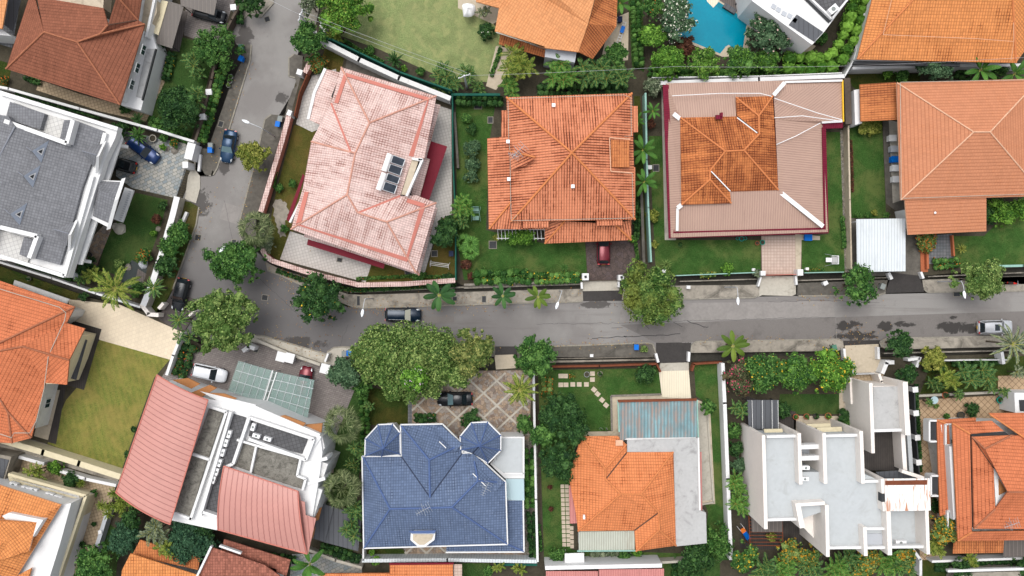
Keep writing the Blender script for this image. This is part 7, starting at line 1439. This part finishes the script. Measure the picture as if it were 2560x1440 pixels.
HD('1140,248 1258,252', 26, 1.6, 'dark green hedge behind the garden of the bright orange house', 'l_dark'); PM(1160, 515, 36, 'large ruffled palm beside the green swing seat', 'areca', 'l_banana', 3.5, 5); PM(1150, 550, 28, 'feathery palm below the ruffled palm', 'areca', 'l_palm', 3, 4); PM(1170, 612, 32, 'round fan leaved palm cluster on the lawn edge', 'licuala', 'l_banana', 1.8, 3, spread=.6); T(1112, 588, 34, 'dark bushy tree against the green net fence', 'l_dark', 4.5); T(1120, 560, 22, 'small dark tree beside the swing seat palms', 'l_dark', 4)
SH(1166, 660, 15, 'dark red plant beside the timber post', 'l_redbrown'); SH(1177, 690, 10, 'small dark red plant at the hedge end', 'l_redbrown'); HD('1185,694 1300,690 1330,700', 34, 1.3, 'flowering green hedge in front of the bright orange house, left part', 'l_green', 'f_yellow', .02); HD('1335,698 1450,692', 28, 1.1, 'yellow flowering hedge in front of the bright orange house beside the driveway', 'l_green', 'f_yellow', .10); SH(1298, 592, 32, 'lime climbing plant on the white pergola', 'l_lime', ex=1.5, h=2.5); SH(1241, 594, 9, 'pale yellow plant at the pergola corner', 'l_yellow'); PM(1411, 668, 12, 'tall thin plant in the front lawn', 'cycad', 'l_green', 1.2); SH(1582, 598, 12, 'bright shrub at the porch corner', 'l_lime'); HD('1588,600 1594,650', 8, .8, 'narrow green edging beside the dark driveway', 'l_green')
HD('890,697 1030,690 1130,694', 8, .4, 'low flowers along the inside of the pink capped wall', 'l_green', 'f_orange', .05); HD('690,676 800,715 895,726 1140,712', 10, .5, 'green ground plants below the pink capped wall', 'l_dark', 'f_orange', .04); SH(1045, 692, 18, 'grassy plant by the inspection chamber'); SH(1120, 698, 18, 'grassy plant at the end of the pink capped wall', 'l_dark')
for x, y, r, m_, l in ((1098, 738, 42, 'l_palm', 'young palm with broad fronds nearest the pink house'), (1257, 740, 31, 'l_palm', 'young palm on the pavement, second from the bend'), (1345, 742, 30, 'l_palmy', 'yellowing young palm near the lamp'), (1832, 865, 38, 'l_palmy', 'young yellow tipped palm on the south pavement')): PM(x, y, r, l, 'young', m_, 3.2)
T(1628, 738, 78, 'large mixed green street tree overhanging the road', 'l_olivegreen', 7.5, leafs=.19, blobs=[(1590, 680, 34), (1640, 690, 30), (1580, 725, 30), (1610, 715, 32), (1650, 730, 38), (1680, 735, 28), (1600, 765, 36), (1640, 775, 36), (1672, 770, 32), (1620, 795, 24), (1655, 790, 22), (1565, 710, 20), (1690, 760, 18), (1575, 755, 24), (1660, 700, 26), (1625, 745, 40)])
T(1340, 890, 56, 'dense green street tree beside the lattice driveway', 'l_green', 6); T(2140, 712, 54, 'bright green street tree beside the white carport', 'l_green', 5.5, open_=.45, lump=.3, core=.55); T(2445, 698, 58, 'yellowish olive street tree beside the far lamp', 'l_olive', 6, ex=1.1, leafs=.15); T(2250, 860, 36, 'dark conical street tree beside the beige bridge', 'l_dark', 5); SH(2331, 896, 31, 'bright yellow clipped shrub beside the white wall', 'l_yellow', h=3, lump=.4); T(2268, 935, 26, 'dark tree inside the white step wall', 'l_dark', 4)
T(1010, 885, 126, 'huge olive green street tree canopy over the road edge', 'l_olive', 8, leafs=.19, n=22000, blobs=[(940, 850, 45), (1000, 840, 40), (1060, 850, 45), (930, 890, 42), (980, 890, 48), (1040, 900, 50), (1100, 880, 48), (960, 930, 42), (1010, 950, 45), (1070, 940, 46), (1110, 925, 40), (915, 865, 28), (985, 970, 30), (1030, 985, 24), (930, 925, 34), (1130, 900, 30), (1105, 850, 34), (960, 860, 34), (1035, 860, 36), (905, 905, 24), (1080, 970, 30), (890, 880, 18)])
T(1182, 882, 62, 'olive green street tree merging with the huge canopy', 'l_oliveor', 7.5, leafs=.18); T(1150, 940, 34, 'green lower tree beneath the canopy beside the driveway', 'l_olive', 6); T(1036, 945, 36, 'bright green shrub with lilac flowers at the edge of the canopy', 'l_lime', 8.4, fl='f_lilac', ffrac=.03); T(862, 932, 42, 'dark blue green tree beside the modern house corner', 'l_blue', 5); T(905, 968, 24, 'dark shrub tree below the big canopy', 'l_green', 3.2)
SH(2175, 318, 28, 'yellow green hedge bush below the side roof', 'l_yellow', ex=1.25, h=1.4); T(2340, 165, 52, 'loose blue green tree overlapping the ribbed roof', 'l_blue', 5, open_=.5, lump=.27, core=.5); SH(2218, 185, 14, 'lime shrub on the narrow back lawn', 'l_lime'); SH(2255, 190, 18, 'green shrub beside the loose tree', 'l_green'); PM(2450, 175, 50, 'banana plant with a yellow leaf between the orange roofs', 'banana', 'l_banana', 4, name='banana_plant', cat='banana plant'); PM(2535, 185, 44, 'banana plant at the photo edge between the orange roofs', 'banana', 'l_banana', 4, name='banana_plant', cat='banana plant'); SH(2495, 175, 24, 'leafy bush between the two banana plants', 'l_green')
HD('2390,180 2430,195', 24, 1, 'undergrowth behind the loose tree', 'l_dark'); T(2500, 530, 38, 'bright leafy shrub beside the front wing', 'l_lime', 2.6, open_=.3); T(2545, 525, 28, 'lime shrub at the photo edge on the right lawn', 'l_lime', 2.4); SH(2470, 535, 24, 'dark shrub beside the front wing corner', 'l_dark'); SH(2314, 605, 28, 'orange flowering shrub below the front wing', 'l_olive', fl='f_orange', ffrac=.22, h=1.6); HD('2335,662 2400,656', 26, .9, 'leafy plant row with orange tips below the blue grey paving', 'l_green', 'f_orange', .05); PM(2403, 622, 14, 'small yellow palm on the right lawn', 'cycad', 'l_yellow', .8)
for x, y, l in ((2185, 532, 'small yellow leaved plant above the white carport'), (2145, 538, 'green plant at the left end above the carport'), (2170, 538, 'green plant row above the carport, middle'), (2215, 538, 'green plant row above the carport, right')): SH(x, y, 9, l, 'l_yellow' if 'yellow' in l else 'l_green')
HD('2106,540 2112,620', 10, .5, 'creeping plants over the stone strip', 'l_green'); HD('2128,350 2132,480', 6, .3, 'reddish creeping plants beside the tan wall', 'l_redbrown')
PM(1666, 662, 15, 'small palm in the big lawn corner', 'cycad', 'l_olive', 1.2); SH(1818, 672, 16, 'lime bush in the lawn flower bed', 'l_lime'); SH(1892, 683, 13, 'pale flowering bush at the gate pillar', 'l_grey'); HD('1750,688 1790,686', 12, .6, 'yellow flowering plants on the pale green rail', 'l_olive', 'f_yellow', .2); SH(1700, 612, 6, 'tiny dark plant on the big lawn', 'l_dark'); HD('2015,674 2060,674', 6, .3, 'orange flowers along the small lawn edge', 'l_green', 'f_orange', .2); SH(1610, 872, 10, 'weeds beside the blue bin on the south pavement', 'l_olive')
T(1400, 1035, 56, 'dark round tree in the stepping stone garden', 'l_dark', 5.2, leafs=.16); T(1440, 1075, 36, 'dark tree touching the orange roof corner', 'l_dark', 5); T(1358, 1086, 34, 'lighter green tree beside the white wall', 'l_green', 4.2); T(1396, 1150, 50, 'dark green round tree beside the orange tiled roof', 'l_dark', 5.2); SH(1614, 935, 27, 'dark round shrub beside the cream board driveway', 'l_dark', h=2); T(1770, 1018, 20, 'small round green tree beside the rusty blue roof', 'l_green', 2.6)
HD('1368,945 1366,990', 24, 1.2, 'orange flowering bush row beside the white wall top', 'l_olive', 'f_orange', .3); SH(1430, 940, 8, 'small orange flower clump between the stepping stones', 'l_green', fl='f_orange', ffrac=.2); HD('1376,1000 1395,1020', 16, .9, 'dark bushes below the orange flowers', 'l_dark'); HD('1345,1310 1350,1380', 12, .6, 'green edging plants on the long side lawn', 'l_green'); T(1735, 1395, 52, 'loose olive tree in the back garden corner', 'l_dark', 3.6, open_=.5, lump=.3, core=.45); T(1790, 1350, 48, 'loose tall shrub beside the long white wall', 'l_green', 3.2, open_=.55, lump=.28, core=.45)
HD('1475,1394 1590,1392', 26, .8, 'weedy compost heap of cut branches behind the green metal roof', 'l_grey'); SH(1560, 1388, 16, 'blue green shrub in the back garden'); SH(1395, 1388, 22, 'leafy shrub beside the white canopy'); SH(1375, 1218, 6, 'tiny red leaved plant on the long side lawn, upper', 'l_redbrown'); SH(1378, 1272, 7, 'tiny red leaved plant on the long side lawn, lower', 'l_redbrown'); SH(1592, 1380, 14, 'small shrub at the orange roof corner', 'l_lime')
PM(1300, 975, 50, 'bright coconut palm at the corner of the lattice driveway', 'coco', 'l_palmy', 6); HD('1322,1120 1326,1270', 28, 1.8, 'tall green hedge between the blue roof house and white wall', 'l_green'); HD('1328,1280 1334,1395', 22, 1.2, 'dark lower hedge between the blue roof house and white wall', 'l_dark'); SH(1310, 1060, 24, 'green shrubs beside the lattice driveway', 'l_green'); PM(855, 1062, 54, 'large fan palm with pale flower stalks, upper of two', 'fan', 'l_fan', 6.5); PM(855, 1222, 54, 'large fan palm with pale flower stalks, lower of two', 'fan', 'l_fan', 6.5)
PM(895, 1122, 30, 'dark palm between the two fan palms and the turret', 'areca', 'l_palm', 4.5, 3); PM(880, 1165, 26, 'dark green palm between the two fan palms', 'areca', 'l_dark', 4, 3); PM(885, 1280, 34, 'dark palm group beside the blue roof edge, upper', 'areca', 'l_palm', 4.6, 4); PM(875, 1330, 36, 'dark palm group beside the blue roof edge, lower', 'areca', 'l_palm', 4.6, 4); HD('905,960 912,1020 915,1120', 22, 1.6, 'green hedge left of the small dark lawn', 'l_green', lump=.4); PM(925, 1020, 20, 'small palm in the hedge beside the dark lawn', 'areca', h=2, n=2)
HD('1035,1046 1090,1044', 22, .9, 'dark bushes in front of the blue roof gable', 'l_dark', 'f_orange', .02); SH(1180, 1050, 28, 'dark feathery shrub beside the right turret', 'l_dark', h=1.5); SH(930, 1381, 9, 'small lime topiary ball at the blue house corner', 'l_lime', h=1.4); SH(941, 1400, 14, 'larger lime topiary ball at the blue house corner', 'l_lime', h=1.8); HD('800,1368 900,1400', 24, 1, 'dark plants in the planter below the charcoal roof', 'l_dark'); SH(985, 985, 18, 'small shrub under the canopy edge', 'l_green')
T(1905, 930, 52, 'rounded yellow green tree in the row, left of three', 'l_green', 5.2, fl='f_yellow', ffrac=.04, lump=.36); T(1988, 932, 52, 'rounded green tree in the row, middle of three', 'l_green', 5.2, fl='l_lime', ffrac=.3, lump=.36); T(2068, 928, 58, 'rounded bright green tree in the row, right of three', 'l_lime', 5.4, fl='f_yellow', ffrac=.05, lump=.38); T(1850, 940, 50, 'red flowering bougainvillea shrub beside the long white wall', 'l_greyred', 3.6, fl='f_pink', ffrac=.10, core=.6); PM(1850, 1020, 30, 'dark palm below the red bougainvillea', 'areca', h=2.8, n=3); PM(1965, 1040 - 30, 1, 'x') if False else None
for x, y, r, m_, l in ((1835, 1078, 20, 'l_green', 'shrub beside the cream fin wall, first from the top'), (1840, 1120, 20, 'l_dark', 'dark shrub beside the cream fin wall, second'), (1846, 1162, 22, 'l_blue', 'blue green shrub beside the cream fin wall, third'), (1955, 1025, 22, 'l_dark', 'dark shrub beside the dark pergola'), (2110, 1040, 18, 'l_dark', 'red flowered shrub at the end of the pot row'), (2125, 1055, 16, 'l_green', 'small shrub beside the cream wall edge'), (2167, 1134, 12, 'l_lime', 'small lime shrub on the dark deck')): SH(x, y, r, l, m_, h=1.5)
PM(1843, 1215, 36, 'bright palm clump beside the cream fin wall, upper', 'areca', 'l_banana', 3, 4); PM(1850, 1260, 38, 'bright palm clump beside the cream fin wall, lower', 'areca', 'l_banana', 3, 4); T(1857, 1395, 38, 'round green tree with yellow flowers at the wall end', 'l_green', 4, fl='f_yellow', ffrac=.08); SH(1928, 1342, 14, 'yellow leaved plant in the brown pergola', 'l_yellow')
for k, (x, y) in enumerate(((1912, 1425), (1965, 1420), (2030, 1420), (2092, 1425), (2130, 1405), (2225, 1410), (2262, 1418))): PM(x, y, 40, 'light green palm ' + ('beside the yellow flowered tree at the wall end', 'below the brown timber pergola', 'below the tall middle fin of the modernist house', 'below the twin fins of the modernist house', 'behind the second and third fins', 'below the grey roof with the cooling unit', 'at the right end of the bottom palm row')[k], 'areca', 'l_banana' if k % 2 else 'l_palm', 3.4, 5)
for k, (x, y) in enumerate(((1972, 1378), (2020, 1392), (2170, 1398), (2260, 1392), (2150, 1425))): T(x, y, 32, ('orange flowering tree left of the tall cream fin', 'orange flowering tree just below the tall cream fin', 'orange flowering tree between the second and third fins', 'orange flowering tree right of the last fin wall', 'orange flowering tree at the bottom edge below the second fin')[k], 'l_olive', 3.4, fl='f_yelloworange', ffrac=.25)
T(2362, 1318, 42, 'orange yellow flowering tree between the modernist house and the stepped roofs', 'l_olive', 4.4, fl='f_yelloworange', ffrac=.3); PM(2338, 1370, 34, 'light palm below the orange yellow tree', 'areca', 'l_palmy', 3, 4); SH(2342, 1222, 16, 'shrub beside the side window of the stepped roofs', 'l_green'); SH(2340, 1265, 18, 'dark shrub below the side window of the stepped roofs', 'l_dark')
for x, y, r, m_, l in ((2370, 945, 36, 'l_palmy', 'yellowish palm in the right garden bed, first'), (2420, 935, 40, 'l_palm', 'dark palm in the right garden bed, second'), (2470, 930, 38, 'l_palm', 'dark palm in the right garden bed, third'), (2400, 985, 18, 'l_palm', 'small palm at the planter kerb, left'), (2475, 965, 22, 'l_palm', 'small palm at the planter kerb, middle'), (2515, 978, 18, 'l_palm', 'small palm at the planter kerb, right'), (2335, 960, 26, 'l_dark', 'dark palm beside the yellow clipped shrub'), (2325, 1005, 14, 'l_palm', 'tiny palm on the diamond paving')): PM(x, y, r, l, 'areca', m_, 1.2 + r / 20, 3)
PM(2530, 860, 56, 'large grey green palm over the silver car', 'coco', 'l_grey', 5.5); PM(2555, 935, 26, 'palm at the photo edge below the grey palm', 'areca', 'l_grey', 3, 2); HD('2310,920 2360,915', 22, 1, 'dark bushes behind the yellow clipped shrub', 'l_dark'); HD('2380,910 2500,905', 14, .8, 'dark hedge behind the right garden palms', 'l_dark'); HD('2290,960 2300,1180', 10, .8, 'climbing leaves on the black railing', 'l_dark'); SH(2278, 1040, 12, 'purple shrub beside the annex', 'l_redbrown')
SH(2430, 1022, 18, 'dark plants among the pots on the diamond paving', 'l_dark'); SH(2365, 1040, 9, 'small plant above the lower roof', 'l_green'); SH(2340, 1015, 6, 'small grass tuft on the diamond paving', 'l_olive'); HD('2340,1418 2560,1412', 26, .8, 'dark green hedge in the bottom right corner', 'l_dark'); T(2400, 1425, 30, 'dark tree in the bottom right corner', 'l_dark', 3); PM(2430, 1400, 26, 'pale palm on the white wall in the bottom right garden', 'areca', 'l_palmy', 2.4, 3); T(2560, 1420, 34, 'dark tree at the bottom right photo edge', 'l_dark', 3)
T(480, 1345, 66, 'dark clumpy tree below the coral roofs', 'l_blue2', 5.4, leafs=.2, lump=.3); T(510, 1320, 34, 'dark tree beneath the coral roof edge', 'l_dark', 4.6); PM(385, 1335, 44, 'light feathery palm between the dark trees', 'areca', 'l_grey', 5.6, 4); PM(405, 1375, 36, 'yellowish feathery palm in front of the orange roof', 'areca', 'l_palmy', 5.6, 3); T(315, 1345, 44, 'dark spreading tree left of the feathery palms', 'l_blue2', 4.6, lump=.3); T(245, 1412, 56, 'green bushy tree at the bottom beside the grey capped wall', 'l_green', 5, leafs=.17); T(330, 1300, 30, 'dark tree beneath the coral roof corner', 'l_dark', 4)
for x, y, l in ((265, 1270, 'spiky yellow green dracaena clump, left'), (290, 1240, 'spiky yellow green dracaena clump, top'), (300, 1275, 'spiky yellow green dracaena clump, lower middle'), (318, 1255, 'spiky yellow green dracaena clump, right')): PM(x, y, 26, l, 'cycad', 'l_palmy', 2.6, 3, spread=.7, cat='dracaena', name='dracaena')
PM(85, 1180, 30, 'palm on the cream balcony edge', 'areca', 'l_palmy', 3, 3); SH(140, 1168, 20, 'lime fern behind the cream balcony', 'l_lime'); SH(178, 1198, 22, 'dark shrub behind the cream balcony', 'l_dark'); PM(204, 1208, 14, 'small yellow green dracaena beside the baluster wall', 'cycad', 'l_palmy', 1.2); PM(30, 1164, 12, 'small round spiky plant beside the outbuilding', 'cycad', 'l_palmy', 1.2); SH(236, 1232, 12, 'small shrub on the tan patio, upper'); SH(208, 1360, 10, 'round shrub on the tan patio, lower', 'l_dark'); SH(210, 1385, 9, 'dark shrub beside the grey capped wall', 'l_dark'); SH(235, 1310 - 0, 6, 'tiny bush by the patio wall', 'l_dark')
PM(775, 1410, 52, 'large banana plant at the bottom edge beside the coral roof', 'banana', 'l_banana', 3.8, name='banana_plant', cat='banana plant'); HD('660,1392 740,1400', 20, 1, 'dark plants beneath the coral roof', 'l_dark'); SH(320, 1135, 10, 'small dark palm at the striped lawn edge', 'l_dark'); SH(335, 1072, 8, 'tiny dark shrub at the coral roof edge', 'l_dark'); HD('595,-20 600,60', 16, 1, 'bushes by the top gate pillar', 'l_dark'); T(632, 12, 30, 'small tree at the top edge beside the gate', 'l_dark', 3.2); SH(1222, 1425, 14, 'round shrub at the bottom edge below the blue house', 'l_green'); PM(1250, 1420, 22, 'small palm at the bottom edge below the green screen', 'areca', 'l_palmy', 2, 2); lawn('1155,1408 1225,1408 1225,1560 1155,1560', 'grassrich', 2)
lawn('1660,1400 1800,1402 1800,1560 1660,1560', 'grassrich', 2); HD('1680,1425 1740,1430', 30, 1, 'plants at the bottom edge beyond the coral metal roof', 'l_dark'); PM(1300, 1428, 24, 'palm at the bottom edge near the green screen', 'areca', 'l_palmy', 2, 2)
